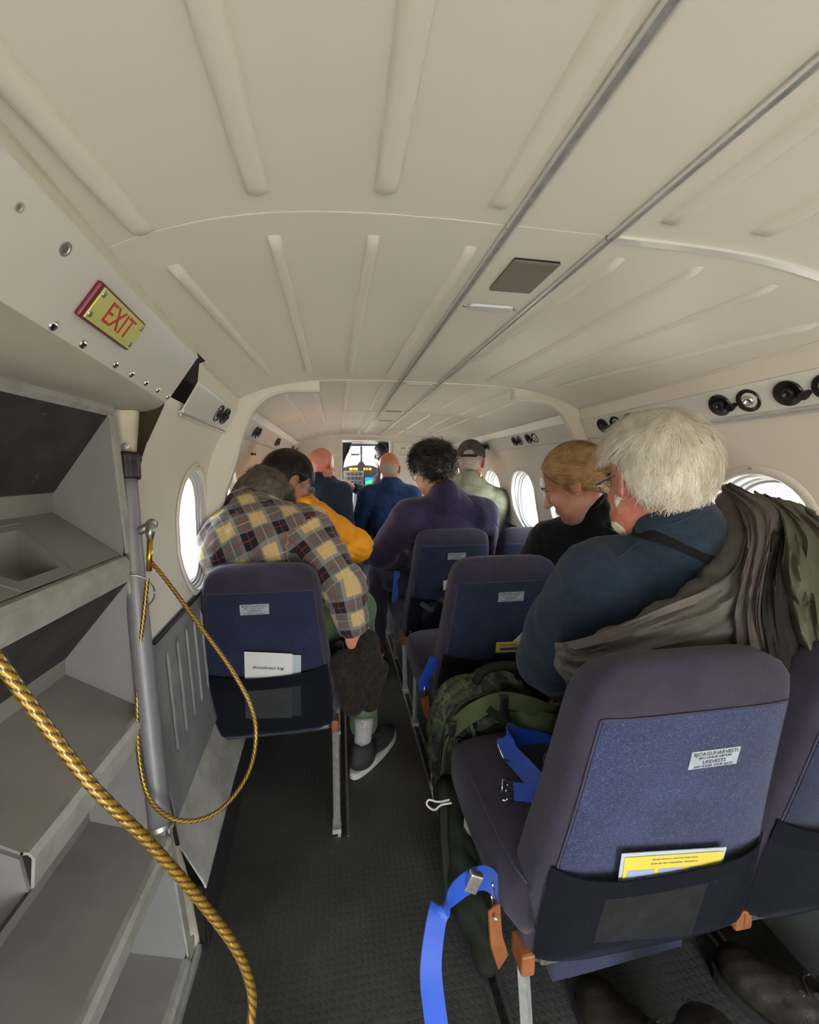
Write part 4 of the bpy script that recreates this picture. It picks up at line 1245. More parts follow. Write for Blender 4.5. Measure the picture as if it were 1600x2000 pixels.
class Head:
    def __init__(s, c, yaw, pitch=0, roll=0, sc=1.1, jowl=0.0):
        s.c = np.asarray(c, float); s.R = rotm(yaw, pitch, roll); s.s = sc; s.jowl = jowl
    def w(s, x, y, z): return s.c + s.R @ (s.s * np.array([x, y, z]))
    def put(s, F_, fine=True):
        k = s.s
        E_ = lambda c, r, kk=0.02, op='add', RR=None: F_.ell(s.w(*c), np.array(r) * k, s.R if RR is None else s.R @ RR, kk, op)
        E_((0, -0.012, 0.035), (0.076, 0.096, 0.086)); E_((0, -0.05, 0.015), (0.066, 0.058, 0.066), 0.02)
        E_((0, 0.028, -0.030), (0.062 + s.jowl * 0.3, 0.062, 0.082), 0.03)
        E_((0, 0.055, -0.098), (0.034 + s.jowl, 0.034, 0.024), 0.035)
        for a in (-1, 1):
            E_((a * 0.038, 0.035, -0.070), (0.026 + s.jowl, 0.040, 0.030), 0.03)
            E_((a * 0.040, 0.068, -0.028), (0.022, 0.020, 0.020), 0.02)
            F_.cap(s.w(a * 0.012, 0.088, 0.022), s.w(a * 0.045, 0.078, 0.020), 0.009 * k, 0.007 * k, 0.012)
            F_.ell(s.w(a * 0.031, 0.100, 0.002), np.array((0.017, 0.014, 0.011)) * k, s.R, 0.008, 'sub')
            F_.ell(s.w(a * 0.031, 0.079, 0.002), np.array((0.0135, 0.0135, 0.0115)) * k, s.R, 0.002)
            # ear
            Re = rotm(-a * 18, 0, 0) @ rotm(0, -8, 0)
            E_((a * 0.079, -0.010, -0.004), (0.0075, 0.020, 0.034), 0.006, 'add', Re)
            E_((a * 0.074, -0.002, -0.016), (0.008, 0.012, 0.020), 0.008, 'add')
            if fine:
                E_((a * 0.088, -0.008, 0.002), (0.0055, 0.011, 0.020), 0.003, 'sub', Re)
        F_.cap(s.w(0, 0.090, 0.008), s.w(0, 0.112, -0.030), 0.008 * k, 0.012 * k, 0.012)
        for a in (-1, 1): F_.ell(s.w(a * 0.011, 0.100, -0.034), np.array((0.008, 0.009, 0.007)) * k, s.R, 0.006)
        F_.cap(s.w(-0.018, 0.086, -0.060), s.w(0.018, 0.086, -0.060), 0.007 * k, None, 0.006)
        F_.cap(s.w(-0.014, 0.085, -0.070), s.w(0.014, 0.085, -0.070), 0.0075 * k, None, 0.006)
        F_.ell(s.w(0, 0.098, -0.065), np.array((0.024, 0.006, 0.0022)) * k, s.R, 0.002, 'sub')

def torso_frame(J):
    up = nrm(J['neck'] - J['pelvis']); rt = J['shR'] - J['shL']; rt = nrm(rt - up * (rt @ up)); fw = np.cross(up, rt)
    return np.stack([rt, fw, up], 1)

def put_torso(F_, J, inf=0.0, k=0.05, belly=0.0, thick=1.0):
    T = torso_frame(J); mid = (J['shL'] + J['shR']) / 2; shw = np.linalg.norm(J['shR'] - J['shL']) / 2
    up = T[:, 2]; fw = T[:, 1]; L_ = np.linalg.norm(J['neck'] - J['pelvis'])
    F_.ell(mid - up * 0.05 + fw * 0.0, (shw * 0.92 + inf, 0.092 * thick + inf, 0.10 + inf), T, k)
    F_.ell(mid - up * 0.15 + fw * 0.02, (shw * 0.88 + inf, 0.118 * thick + inf, 0.17 + inf), T, k)
    F_.ell(J['pelvis'] + (mid - J['pelvis']) * 0.42 + fw * (0.02 + belly * 0.5), (shw * 0.78 + inf + belly * 0.6, 0.125 * thick + belly + inf, L_ * 0.30 + inf), T, k)
    F_.ell(J['pelvis'] + fw * 0.01, (0.18 + inf + belly * 0.4, 0.13 + inf + belly * 0.3, 0.12 + inf), T, k)
    for a in ('shL', 'shR'):
        F_.cap(J['neck'] - up * 0.01, J[a] - up * 0.0, 0.050 + inf, 0.058 + inf, k)

def put_arm(F_, J, a, inf=0.0, k=0.03, sc=1.1):
    F_.cap(J['sh' + a], J['el' + a], 0.056 * sc + inf, 0.043 * sc + inf, k)
    F_.cap(J['el' + a], J['wr' + a], 0.042 * sc + inf, 0.029 * sc + inf, k)

def put_hand(F_, wr, d, palm, sc=1.1, curl=0.5, thumb=1):
    """hand from the wrist along d; palm = direction the palm faces; fingers curl towards it"""
    d = nrm(d); palm = nrm(np.asarray(palm, float) - d * (np.asarray(palm) @ d)); side = np.cross(d, palm) * thumb
    R_ = np.stack([side, d, palm], 1)
    k = sc
    F_.ell(wr + d * 0.045 * k, (0.040 * k, 0.050 * k, 0.016 * k), R_, 0.012)
    for i, (o, L_) in enumerate(((-0.030, 0.062), (-0.010, 0.072), (0.011, 0.068), (0.031, 0.054))):
        p = wr + d * (0.082 - abs(o) * 0.25) * k - side * o * k
        dd = d
        r = 0.0088 * k
        for j, f in enumerate((0.45, 0.32, 0.25)):
            ang = curl * (0.55 + 0.25 * j)
            dd = nrm(dd * cos(ang) + palm * sin(ang)) if j else nrm(d * cos(ang * 0.7) + palm * sin(ang * 0.7) - side * o * 1.5)
            q = p + dd * L_ * f * 1.35 * k
            F_.cap(p, q, r, r * 0.92, 0.004)
            p = q; r *= 0.93
    p = wr + d * 0.02 * k + side * 0.026 * k; q = p + nrm(d * 0.65 + side * 0.65 + palm * 0.35) * 0.042 * k
    F_.cap(p, q, 0.013 * k, 0.0105 * k, 0.010); F_.cap(q, q + nrm(d * 0.9 + side * 0.2 + palm * 0.35) * 0.032 * k, 0.0100 * k, 0.0085 * k, 0.004)

def bounds(pts, pad):
    P = np.array(pts); return P.min(0) - pad, P.max(0) + pad

def make_body(root, J, H, skin, h=0.0055, hands=('L', 'R'), hand_opts=None, cut=True, nk=0.062):
    keys = [J[k] for k in ('neck', 'shL', 'shR', 'elL', 'elR', 'wrL', 'wrR', 'pelvis') if k in J]
    hp = [J['wr' + a] + nrm(J['wr' + a] - J['el' + a]) * 0.2 for a in hands]
    lo, hi = bounds(keys + [H.c + 0.12 * H.s * np.array(v) for v in ((1, 1, 1), (-1, -1, -1))] + hp, 0.075)
    F_ = Field(lo, hi, h)
    put_torso(F_, J, -0.012, 0.05)
    for a in ('L', 'R'): put_arm(F_, J, a, -0.004)
    F_.cap(J['neck'] + np.array([0, 0, -0.03]), H.w(0, -0.022, -0.055), nk * H.s, (nk - 0.006) * H.s, 0.035)
    H.put(F_)
    for a in hands:
        o = (hand_opts or {}).get(a, {})
        put_hand(F_, J['wr' + a], J['wr' + a] - J['el' + a] if 'd' not in o else o['d'], o.get('palm', (0, 0, -1)), H.s, o.get('curl', 0.5), o.get('thumb', 1 if a == 'L' else -1))
    return F_.build('body', skin, root)

def hair_strands(root, src, H, flow, n, L_, w, mt, mask=None, lift=0.004, seed=1, name='hair_strands', wig=0.25, avoid=None):
    """thin ribbons combed over the hair volume (one mesh)"""
    r = np.random.RandomState(seed)
    me = src.data
    V = np.empty(len(me.vertices) * 3, np.float32); me.vertices.foreach_get('co', V); V = V.reshape(-1, 3).astype(float)
    Nn = np.empty(len(me.vertices) * 3, np.float32); me.vertices.foreach_get('normal', Nn); Nn = Nn.reshape(-1, 3).astype(float)
    loc = (V - H.c) @ H.R / H.s; nl = Nn @ H.R
    ok = np.arange(len(V)) if mask is None else np.nonzero(mask(loc, nl))[0]
    pick = ok[r.randint(0, len(ok), n)]
    m = 6
    P = V[pick].copy(); Nv = Nn[pick]; lc = loc[pick]
    D0 = flow(lc, nl[pick]) @ H.R.T
    D0 += r.randn(n, 3) * wig; D0 -= Nv * (D0 * Nv).sum(1)[:, None]; D0 /= np.linalg.norm(D0, axis=1)[:, None] + 1e-9
    LL = L_ * H.s * (0.6 + 0.8 * r.rand(n)); lf = lift * (0.3 + 1.4 * r.rand(n))
    ctr = H.w(0, -0.015, 0.02)
    pts = [P + Nv * 0.0005]; d = D0
    for j in range(1, m):
        t = j / (m - 1)
        q = pts[-1] + d * (LL / (m - 1))[:, None]
        # follow the skull: keep distance from the centre about constant
        rad = np.linalg.norm(pts[0] - ctr, axis=1) + lf * t ** 1.5
        v = q - ctr; rr = np.linalg.norm(v, axis=1)
        q = ctr + v * (np.minimum(rr * 1.03, np.maximum(rad * (1 + 0.04 * t), rr * 0.0)) / rr)[:, None] if False else q + Nv * 0 - (v / rr[:, None]) * ((rr - rad) * 0.55)[:, None]
        d = q - pts[-1]; d /= np.linalg.norm(d, axis=1)[:, None] + 1e-9
        d = d + r.randn(n, 3) * 0.06
        d /= np.linalg.norm(d, axis=1)[:, None]
        pts.append(q)
    pts = np.array(pts)                       # m, n, 3
    if avoid is not None:
        keep = ~avoid((pts - H.c) @ H.R / H.s).any(0)
        pts = pts[:, keep]; Nv = Nv[keep]; n = pts.shape[1]
    side = np.cross(pts[-1] - pts[0], Nv); side /= np.linalg.norm(side, axis=1)[:, None] + 1e-9
    W_ = w * np.array([0.9, 1.0, 1.0, 0.85, 0.55, 0.08])[:, None, None]
    A = pts + side[None] * W_; B = pts - side[None] * W_
    VV = np.stack([A, B], 2).transpose(1, 0, 2, 3).reshape(-1, 3)     # n, m, 2
    base = (np.arange(n) * m * 2)[:, None]
    q = np.concatenate([np.stack([base[:, 0] + 2 * j, base[:, 0] + 2 * j + 1, base[:, 0] + 2 * j + 3, base[:, 0] + 2 * j + 2], 1) for j in range(m - 1)])
    o_me = bpy.data.meshes.new(name)
    o_me.vertices.add(len(VV)); o_me.vertices.foreach_set('co', VV.astype(np.float32).ravel())
    o_me.loops.add(len(q) * 4); o_me.loops.foreach_set('vertex_index', q.astype(np.int32).ravel())
    o_me.polygons.add(len(q)); o_me.polygons.foreach_set('loop_start', np.arange(0, len(q) * 4, 4, dtype=np.int32))
    o_me.polygons.foreach_set('use_smooth', [True] * len(q))
    o_me.update(calc_edges=True)
    o_me.materials.append(mt)
    o = bpy.data.objects.new(name, o_me); o['kind'] = 'stuff'
    return link(o, src)

def hair_cap(root, H, mt, inf=0.014, h=0.005, hairline=0.045, low=-0.055, extra=None, noise=0.004, seed=0, name='hair', freq=60, ears=True, pl=None):
    lo, hi = H.c - 0.17 * H.s, H.c + 0.17 * H.s
    F_ = Field(lo, hi, h); k = H.s
    F_.ell(H.w(0, -0.012, 0.037), np.array((0.076 + inf, 0.096 + inf, 0.086 + inf)) * k, H.R, 0.02)
    F_.ell(H.w(0, -0.052, 0.005), np.array((0.066 + inf, 0.058 + inf, 0.072 + inf)) * k, H.R, 0.02)
    if extra: extra(F_)
    # remove the face region and below the nape
    if pl is None:
        F_.plane(H.w(0, hairline + 0.03, 0.09), H.R @ np.array([0, 1, -0.25]), 0.01)      # forehead line
        F_.plane(H.w(0, hairline - 0.03, 0.0), H.R @ np.array([0, 0.8, -0.75]), 0.02)     # temples running down and back
        F_.plane(H.w(0, -0.06, low), H.R @ np.array([0, -0.15, -1]), 0.012)
    else: pl(F_)
    if ears:
        for a in (-1, 1): F_.ell(H.w(a * 0.088, 0.0, -0.006), np.array((0.03, 0.026, 0.040)) * k, H.R, 0.008, 'sub')
    r = np.random.RandomState(seed); ph = r.rand(6) * 6
    def f(X, Y, Z):
        x, y, z = ((X - H.c[0]) * H.R[0, 0] + (Y - H.c[1]) * H.R[1, 0] + (Z - H.c[2]) * H.R[2, 0]), ((X - H.c[0]) * H.R[0, 1] + (Y - H.c[1]) * H.R[1, 1] + (Z - H.c[2]) * H.R[2, 1]), ((X - H.c[0]) * H.R[0, 2] + (Y - H.c[1]) * H.R[1, 2] + (Z - H.c[2]) * H.R[2, 2])
        a = np.arctan2(x, z)
        return noise * (np.sin(freq * 0.25 * a + 3 * np.sin(30 * y + ph[0]) + ph[1]) * 0.6 + np.sin(freq * x + 3 * np.sin(25 * z + ph[2])) * 0.5 * np.sin(freq * 0.7 * z + ph[3]) + 0.3 * np.sin(freq * 1.6 * (x + y)))
    F_.disp(f)
    return F_.build(name, mt, root)

def glasses(root, H, mt, side=True):
    k = H.s; m = MB()
    for a in (-1, 1):
        ring = [H.w(a * 0.034 + 0.024 * cos(t) * (1 if True else 0), 0.108, 0.0 + 0.018 * sin(t)) for t in np.linspace(0, 2 * pi, 25)]
        m.tube(ring, 0.0014 * k, 6)
        m.tube([H.w(a * 0.058, 0.106, 0.006), H.w(a * 0.074, 0.092, 0.006), H.w(a * 0.081, 0.03, 0.010), H.w(a * 0.080, -0.005, 0.012), H.w(a * 0.078, -0.022, -0.004)], 0.0018 * k, 6)
    m.tube([H.w(-0.010, 0.110, 0.004), H.w(0, 0.112, 0.008), H.w(0.010, 0.110, 0.004)], 0.0014 * k, 6)
    return m.build('glasses', mt, root, True)

def V3(*a): return np.array(a, float)
# ------------------------------------------------------------------ people
def cloth(name, col, **kw):
    kw.setdefault('rough', 0.9); kw.setdefault('var', 0.10); kw.setdefault('vscale', 30); kw.setdefault('bump', 0.35); kw.setdefault('bscale', 700)
    kw.setdefault('sheen', 0.15); kw.setdefault('spec', 0.2)
    return mat(name, col, **kw)
SK1 = mat('skin_ruddy', (0.62, 0.27, 0.19), 0.5, var=0.10, vscale=30, col2=(0.52, 0.16, 0.11), sss=0.15, bump=0.1, bscale=500)
SK2 = mat('skin_fair', (0.66, 0.36, 0.25), 0.5, var=0.06, vscale=25, col2=(0.58, 0.26, 0.17), sss=0.15)
SK3 = mat('skin_light_tan', (0.55, 0.29, 0.18), 0.5, var=0.06, vscale=25, col2=(0.46, 0.20, 0.12), sss=0.15)
SK4 = mat('skin_bald_pink', (0.62, 0.25, 0.17), 0.42, var=0.06, vscale=20, col2=(0.56, 0.21, 0.14), sss=0.1)
M_EYE = mat('eye_white', (0.75, 0.73, 0.70), 0.2); M_IRIS = mat('eye_iris', (0.05, 0.04, 0.03), 0.2)
M_BROW = mat('eyebrow', (0.08, 0.05, 0.03), 0.9)
def hairmat(name, c1, c2, rough=0.45, sc=40, st=(1, 1, 1)):
    m = mat(name, c1, rough, col2=c2, vscale=sc, bump=0.5, bscale=220, stretch=st, detail=6)
    return m
HW = hairmat('white_hair', (0.70, 0.65, 0.54), (0.45, 0.40, 0.32), 0.55, 60)
HWs = mat('white_hair_strand', (0.92, 0.89, 0.79), 0.5, col2=(0.66, 0.61, 0.50), vscale=45, stretch=(1, 1, 0.35))
HBk = hairmat('black_hair', (0.012, 0.010, 0.010), (0.004, 0.004, 0.005), 0.38, 60)
HBks = mat('black_hair_strand', (0.010, 0.009, 0.010), 0.35)
HBl = hairmat('blonde_hair', (0.55, 0.34, 0.13), (0.24, 0.13, 0.05), 0.4, 40, (1, 3, 3))
HBls = mat('blonde_hair_strand', (0.70, 0.46, 0.20), 0.38, col2=(0.30, 0.17, 0.07), vscale=22, stretch=(1, 1, 1))
HGy = hairmat('grey_brown_hair', (0.20, 0.17, 0.14), (0.07, 0.055, 0.045), 0.5, 60)
HGys = mat('grey_brown_hair_strand', (0.30, 0.26, 0.22), 0.45, col2=(0.10, 0.08, 0.065), vscale=35)
HSt = hairmat('grey_stubble', (0.50, 0.44, 0.40), (0.38, 0.30, 0.26), 0.8, 90)

def eyes(root, H, body, closed=False):
    for a in (-1, 1):
        p = H.w(a * 0.031, 0.0835, 0.002)
        V, Fc = lathe_vf(p, H.R @ np.array([0, 1, 0.0]), [(0.0095 * H.s, 0.0), (0.0085 * H.s, 0.004 * H.s), (0.005 * H.s, 0.0075 * H.s), (0.001, 0.0085 * H.s)], 14)
        e = mesh_obj('eye', V, Fc, M_EYE, root, True)
        V, Fc = lathe_vf(p + H.R @ np.array([0, 0.0072, 0]) * H.s, H.R @ np.array([0, 1, 0.0]), [(0.0048 * H.s, 0.0), (0.004 * H.s, 0.0012 * H.s), (0.0005, 0.0018 * H.s)], 12)
        mesh_obj('iris', V, Fc, M_IRIS, e, True)
        tube('eyebrow', [H.w(a * 0.014, 0.098, 0.024), H.w(a * 0.033, 0.096, 0.031), H.w(a * 0.052, 0.080, 0.024)], [0.002, 0.0035, 0.0015], M_BROW, root, n=6, smooth_n=4)

def top(root, J, H, mt, name='jacket', inf=0.014, h=0.008, fold=0.006, seed=0, collar=0.03, belly=0.0, arms=('L', 'R'), scale_arm=1.12, extra=None, uv=None, collar_r=0.075, sleeve=1.0, thick=1.0, kk=0.05, relax=1, fx=(14, 9, 16)):
    keys = [J[k] for k in ('neck', 'shL', 'shR', 'elL', 'elR', 'wrL', 'wrR', 'pelvis')]
    lo, hi = bounds(keys, 0.21)
    F_ = Field(lo, hi, h)
    put_torso(F_, J, inf, kk, belly, thick)
    ups = nrm(J['neck'] - J['pelvis'])
    F_.cap(J['neck'] - ups * 0.02, H.w(0, -0.03, -0.062) - (H.c - J['neck']) * (0.45 - collar * 4), collar_r + 0.012, collar_r, 0.03)
    for a in arms:
        w_ = J['el' + a] + (J['wr' + a] - J['el' + a]) * sleeve
        F_.cap(J['sh' + a], J['el' + a], 0.056 * scale_arm + inf, 0.045 * scale_arm + inf, 0.04)
        F_.cap(J['el' + a], w_, 0.045 * scale_arm + inf, 0.034 * scale_arm + inf, 0.025)
    if extra: extra(F_)
    if fold: F_.disp(folds(fold, fx, seed)); F_.disp(folds(fold * 0.45, tuple(2.3 * q for q in fx), seed + 100))
    # open the neck
    F_.cap(J['neck'] + ups * 0.03, H.w(0, -0.02, -0.02), collar_r - 0.014, collar_r - 0.012, 0.008, 'sub')
    return F_.build(name, mt, root, uv=uv, relax=relax)

def legs(root, J, mt, name='trousers', inf=0.008, h=0.009, fold=0.004, sides=('L', 'R'), seed=3, cut=1.0):
    keys = [J['pelvis']] + [J[k + a] for a in sides for k in ('hp', 'kn', 'an')]
    lo, hi = bounds(keys, 0.17); F_ = Field(lo, hi, h)
    F_.ell(J['pelvis'] + V3(0, 0.02, -0.02), (0.17 + inf, 0.13 + inf, 0.10 + inf), None, 0.04)
    for a in sides:
        F_.cap(J['hp' + a], J['kn' + a], 0.085 + inf, 0.062 + inf, 0.03)
        F_.cap(J['kn' + a], J['kn' + a] + (J['an' + a] - J['kn' + a]) * cut, 0.060 + inf, 0.046 + inf, 0.02)
    F_.disp(folds(fold, seed=seed))
    return F_.build(name, mt, root)

M_SOLE = mat('shoe_sole_white', (0.55, 0.53, 0.48), 0.7, var=0.12, vscale=30); M_SHOE = mat('dark_canvas_shoe', (0.025, 0.024, 0.026), 0.75, var=0.3, vscale=30, bump=0.4, bscale=600)
M_LACE = mat('shoe_lace', (0.05, 0.05, 0.055), 0.8)
def shoe(root, ank, d, mt=M_SHOE, sole=M_SOLE, L_=0.29, sc=1.0, name='shoe', floor_z=0.0):
    d = nrm([d[0], d[1], 0]); sd = np.cross(d, V3(0, 0, 1)); R_ = np.stack([sd, d, V3(0, 0, 1)], 1)
    b = np.array([ank[0], ank[1], floor_z]); heel = b - d * 0.06
    F_ = Field(np.minimum(heel, heel + d * L_) - 0.09, np.maximum(heel, heel + d * L_) + np.array([0.09, 0.09, 0.22]), 0.005)
    F_.ell(heel + d * L_ * 0.22 + V3(0, 0, 0.055), (0.040, 0.065, 0.050), R_, 0.03)
    F_.ell(heel + d * L_ * 0.68 + V3(0, 0, 0.045), (0.046, 0.095, 0.036), R_, 0.03)
    F_.cap(b + V3(0, 0, 0.06), b + V3(0, 0, 0.105), 0.045, 0.040, 0.03)
    F_.plane(b + V3(0, 0, 0.024), (0, 0, -1), 0.004)
    F_.cap(b + V3(0, 0, 0.09), b + V3(0, 0, 0.2), 0.033, 0.036, 0.004, 'sub')
    o = F_.build(name, mt, root)
    outl = []
    for k in range(40):
        t = 2 * pi * k / 40
        w_ = 0.044 + 0.006 * sin(t); outl.append(heel + d * (L_ * 0.5 + L_ * 0.53 * sin(t)) + sd * w_ * np.sign(cos(t)) * abs(cos(t)) ** 0.7)
    V = []; Fc = []
    for zz, s_ in ((0.001, 0.96), (0.003, 1.0), (0.026, 1.0), (0.028, 0.95)):
        c = heel + d * L_ * 0.5
        for p in outl: q = c + (p - c) * s_; V.append((q[0], q[1], floor_z + zz))
    for i in range(3):
        for k in range(40): Fc.append((i * 40 + k, i * 40 + (k + 1) % 40, (i + 1) * 40 + (k + 1) % 40, (i + 1) * 40 + k))
    Fc += [tuple(range(39, -1, -1)), tuple(range(120, 160))]
    sharpen(mesh_obj('sole', V, Fc, sole, o, True), 50)
    m = MB()
    for j in range(5):
        c = heel + d * (0.115 + 0.02 * j) + V3(0, 0, 0.104 - 0.0085 * j)
        m.tube([c - sd * 0.022 - V3(0, 0, 0.004), c + V3(0, 0, 0.003), c + sd * 0.022 + d * 0.006 - V3(0, 0, 0.004)], 0.0024, 5)
    lc = m.build('laces', M_LACE, o, True); lc['kind'] = 'stuff'
    return o

# flannel check driven by UV (metres along the cloth)
def plaid_mat():
    m = bpy.data.materials.new('flannel_check'); m.use_nodes = True
    nt = m.node_tree; b = nt.nodes['Principled BSDF']; b.inputs['Roughness'].default_value = 0.92; b.inputs['Sheen Weight'].default_value = 0.2; b.inputs['Specular IOR Level'].default_value = 0.15
    tc = nt.nodes.new('ShaderNodeTexCoord'); sp = nt.nodes.new('ShaderNodeSeparateXYZ'); nt.links.new(tc.outputs['UV'], sp.inputs[0])
    def mth(op, a, b2=None, c=None):
        n = nt.nodes.new('ShaderNodeMath'); n.operation = op
        for i, v in enumerate((a, b2, c)):
            if v is None: continue
            if isinstance(v, (int, float)): n.inputs[i].default_value = v
            else: nt.links.new(v, n.inputs[i])
        return n.outputs[0]
    def mixc(f, a, c):
        n = nt.nodes.new('ShaderNodeMix'); n.data_type = 'RGBA'; nt.links.new(f, n.inputs[0])
        for i, v in ((6, a), (7, c)):
            if isinstance(v, tuple): n.inputs[i].default_value = (*v, 1)
            else: nt.links.new(v, n.inputs[i])
        return n.outputs[2]
    per = 0.112
    fu = mth('FRACT', mth('DIVIDE', sp.outputs[0], per)); fv = mth('FRACT', mth('DIVIDE', sp.outputs[1], per))
    def band(f, a, w): return mth('LESS_THAN', mth('ABSOLUTE', mth('SUBTRACT', f, a)), w)
    dark_u, dark_v = band(fu, 0.25, 0.20), band(fv, 0.25, 0.20)
    tan_u, tan_v = band(fu, 0.72, 0.22), band(fv, 0.72, 0.22)
    col = mixc(mth('MULTIPLY', mth('ADD', dark_u, dark_v), 0.45), (0.24, 0.22, 0.20), (0.060, 0.053, 0.053))
    both = mth('MULTIPLY', dark_u, dark_v); col = mixc(both, col, (0.016, 0.015, 0.022))
    tn = mth('MULTIPLY', tan_u, tan_v); col = mixc(tn, col, (0.56, 0.40, 0.18))
    cross = mth('MULTIPLY', mth('ADD', mth('MULTIPLY', tan_u, dark_v), mth('MULTIPLY', dark_u, tan_v)), 0.35); col = mixc(cross, col, (0.07, 0.06, 0.06))
    red = mth('MAXIMUM', band(fu, 0.25, 0.012), band(fv, 0.25, 0.012)); col = mixc(mth('MULTIPLY', red, 0.8), col, (0.33, 0.03, 0.045))
    wt = mth('MAXIMUM', band(fu, 0.72, 0.009), band(fv, 0.72, 0.009)); col = mixc(mth('MULTIPLY', wt, 0.6), col, (0.62, 0.55, 0.42))
    nt.links.new(col, b.inputs['Base Color'])
    n = nt.nodes.new('ShaderNodeTexNoise'); n.inputs['Scale'].default_value = 600; nt.links.new(tc.outputs['Object'], n.inputs['Vector'])
    bp = nt.nodes.new('ShaderNodeBump'); bp.inputs['Strength'].default_value = 0.4; bp.inputs['Distance'].default_value = 0.001; nt.links.new(n.outputs['Fac'], bp.inputs['Height']); nt.links.new(bp.outputs[0], b.inputs['Normal'])
    return m
M_PLAID = plaid_mat()

def person(label, base):
    r = empty('person', (0, 0, 0), label=label, cat='person')
    return r

# ---- 1. man with white hair, navy fleece, leaning across from the nearest window seat
P1 = person('person with thick white hair and glasses in a navy fleece, jacket slung behind', None)
H1 = Head(at(1276, 934, 0.84), 6, 12, -4, 1.10, jowl=0.012)
J1 = dict(neck=V3(0.795, 0.825, 1.02), shL=V3(0.63, 0.89, 0.91), shR=V3(0.91, 0.82, 0.985), elL=V3(0.56, 1.0, 0.66), wrL=V3(0.68, 1.14, 0.52), elR=V3(0.99, 1.0, 0.76), wrR=V3(0.88, 1.18, 0.60),
          pelvis=V3(0.93, 0.88, 0.50), hpL=V3(0.86, 0.92, 0.50), hpR=V3(1.02, 0.92, 0.50), knL=V3(0.86, 1.16, 0.52), knR=V3(1.02, 1.16, 0.52), anL=V3(0.88, 1.16, 0.12), anR=V3(1.02, 1.16, 0.12))
make_body(P1, J1, H1, SK1, 0.0045)
eyes(P1, H1, None)
M_FLEECE = cloth('navy_fleece', (0.020, 0.036, 0.060), bump=0.5, bscale=600, sheen=0.12, var=0.15, vscale=50)
def ex1(F_):
    F_.cap(V3(0.62, 0.88, 0.90), V3(0.565, 0.95, 0.76), 0.088, 0.086, 0.05)
top(P1, J1, H1, M_FLEECE, 'fleece_jacket', 0.020, 0.006, 0.0035, 1, belly=0.07, scale_arm=1.3, collar_r=0.082, extra=ex1, sleeve=0.9, thick=1.1, fx=(11, 5, 11))
legs(P1, J1, cloth('olive_trousers', (0.05, 0.05, 0.045)))
def hairx(F_):
    k = H1.s
    F_.ell(H1.w(0, -0.055, 0.010), np.array((0.080, 0.058, 0.085)) * k, H1.R, 0.02)
    F_.ell(H1.w(0, 0.0, 0.09), np.array((0.074, 0.085, 0.042)) * k, H1.R, 0.02)
def pl1(F_):
    F_.plane(H1.w(0, 0.075, 0.09), H1.R @ np.array([0, 1, -0.25]), 0.01); F_.plane(H1.w(0, -0.018, 0.0), H1.R @ np.array([0, 0.86, -0.62]), 0.02); F_.plane(H1.w(0, -0.06, -0.072), H1.R @ np.array([0, -0.15, -1]), 0.012)
hc1 = hair_cap(P1, H1, HW, 0.016, 0.004, extra=hairx, noise=0.004, seed=2, pl=pl1)
def flow1(l, n): # from the crown out and down, forward on top
    d = np.stack([0.25 * np.sign(l[:, 0]) * (l[:, 2] > 0.08) + 0.3 * l[:, 0] / 0.08 * 0.3, np.where(l[:, 2] > 0.07, 0.5, -0.25 + 0 * l[:, 0]), np.full(len(l), -1.0)], 1)
    return d
mk = lambda l, n: (l[:, 2] > -0.07) & (n[:, 2] > -0.6) & ((np.abs(l[:, 1]) > 0.04) | (l[:, 2] > 0.055) | (np.abs(l[:, 0]) < 0.05))
hair_strands(P1, hc1, H1, flow1, 11000, 0.055, 0.0005, HWs, mk, 0.006, 3, wig=0.28, avoid=lambda q: (np.abs(q[..., 0]) > 0.05) & (q[..., 1] > -0.034) & (q[..., 2] < 0.026))
# short beard along the jaw
Fb = Field(H1.c - 0.17, H1.c + 0.17, 0.004)
for a in (-1, 1):
    Fb.cap(H1.w(a * 0.068, 0.018, -0.03), H1.w(a * 0.052, 0.045, -0.088), 0.010, 0.016, 0.02); Fb.cap(H1.w(a * 0.052, 0.045, -0.088), H1.w(0, 0.078, -0.105), 0.018, 0.020, 0.02)
Fb.disp(folds(0.003, (60, 50, 60), 4))
bd = Fb.build('beard', HW, P1)
hair_strands(P1, bd, H1, lambda l, n: np.stack([0 * l[:, 0], 0.3 + 0 * l[:, 0], -1 + 0 * l[:, 0]], 1), 2500, 0.022, 0.0005, HWs, None, 0.003, 4, name='beard_strands', wig=0.5)
glasses(P1, H1, mat('slate_glasses_frame', (0.10, 0.13, 0.18), 0.3))

# ---- 2. woman with blonde hair
P2 = person('person with tied-back blonde hair in a black jacket looking down to the left', None)
H2 = Head(at(1122, 945, 1.40), -52, 28, 0, 1.10, jowl=-0.006)
J2 = dict(neck=V3(0.945, 1.42, 0.985), shL=V3(0.86, 1.55, 0.885), shR=V3(1.04, 1.35, 0.90), elL=V3(0.80, 1.66, 0.70), wrL=V3(0.86, 1.80, 0.62), elR=V3(1.04, 1.50, 0.66), wrR=V3(0.92, 1.70, 0.60),
          pelvis=V3(0.98, 1.46, 0.48), hpL=V3(0.92, 1.52, 0.48), hpR=V3(1.06, 1.52, 0.48), knL=V3(0.90, 1.82, 0.52), knR=V3(1.04, 1.82, 0.52), anL=V3(0.90, 1.85, 0.12), anR=V3(1.04, 1.85, 0.12))
make_body(P2, J2, H2, SK2, 0.0045, nk=0.050)
eyes(P2, H2, None)
top(P2, J2, H2, cloth('black_softshell', (0.006, 0.006, 0.008)), 'jacket', 0.018, 0.008, 0.005, 5, collar_r=0.068, scale_arm=1.15)
legs(P2, J2, cloth('black_trousers', (0.012, 0.012, 0.016)))
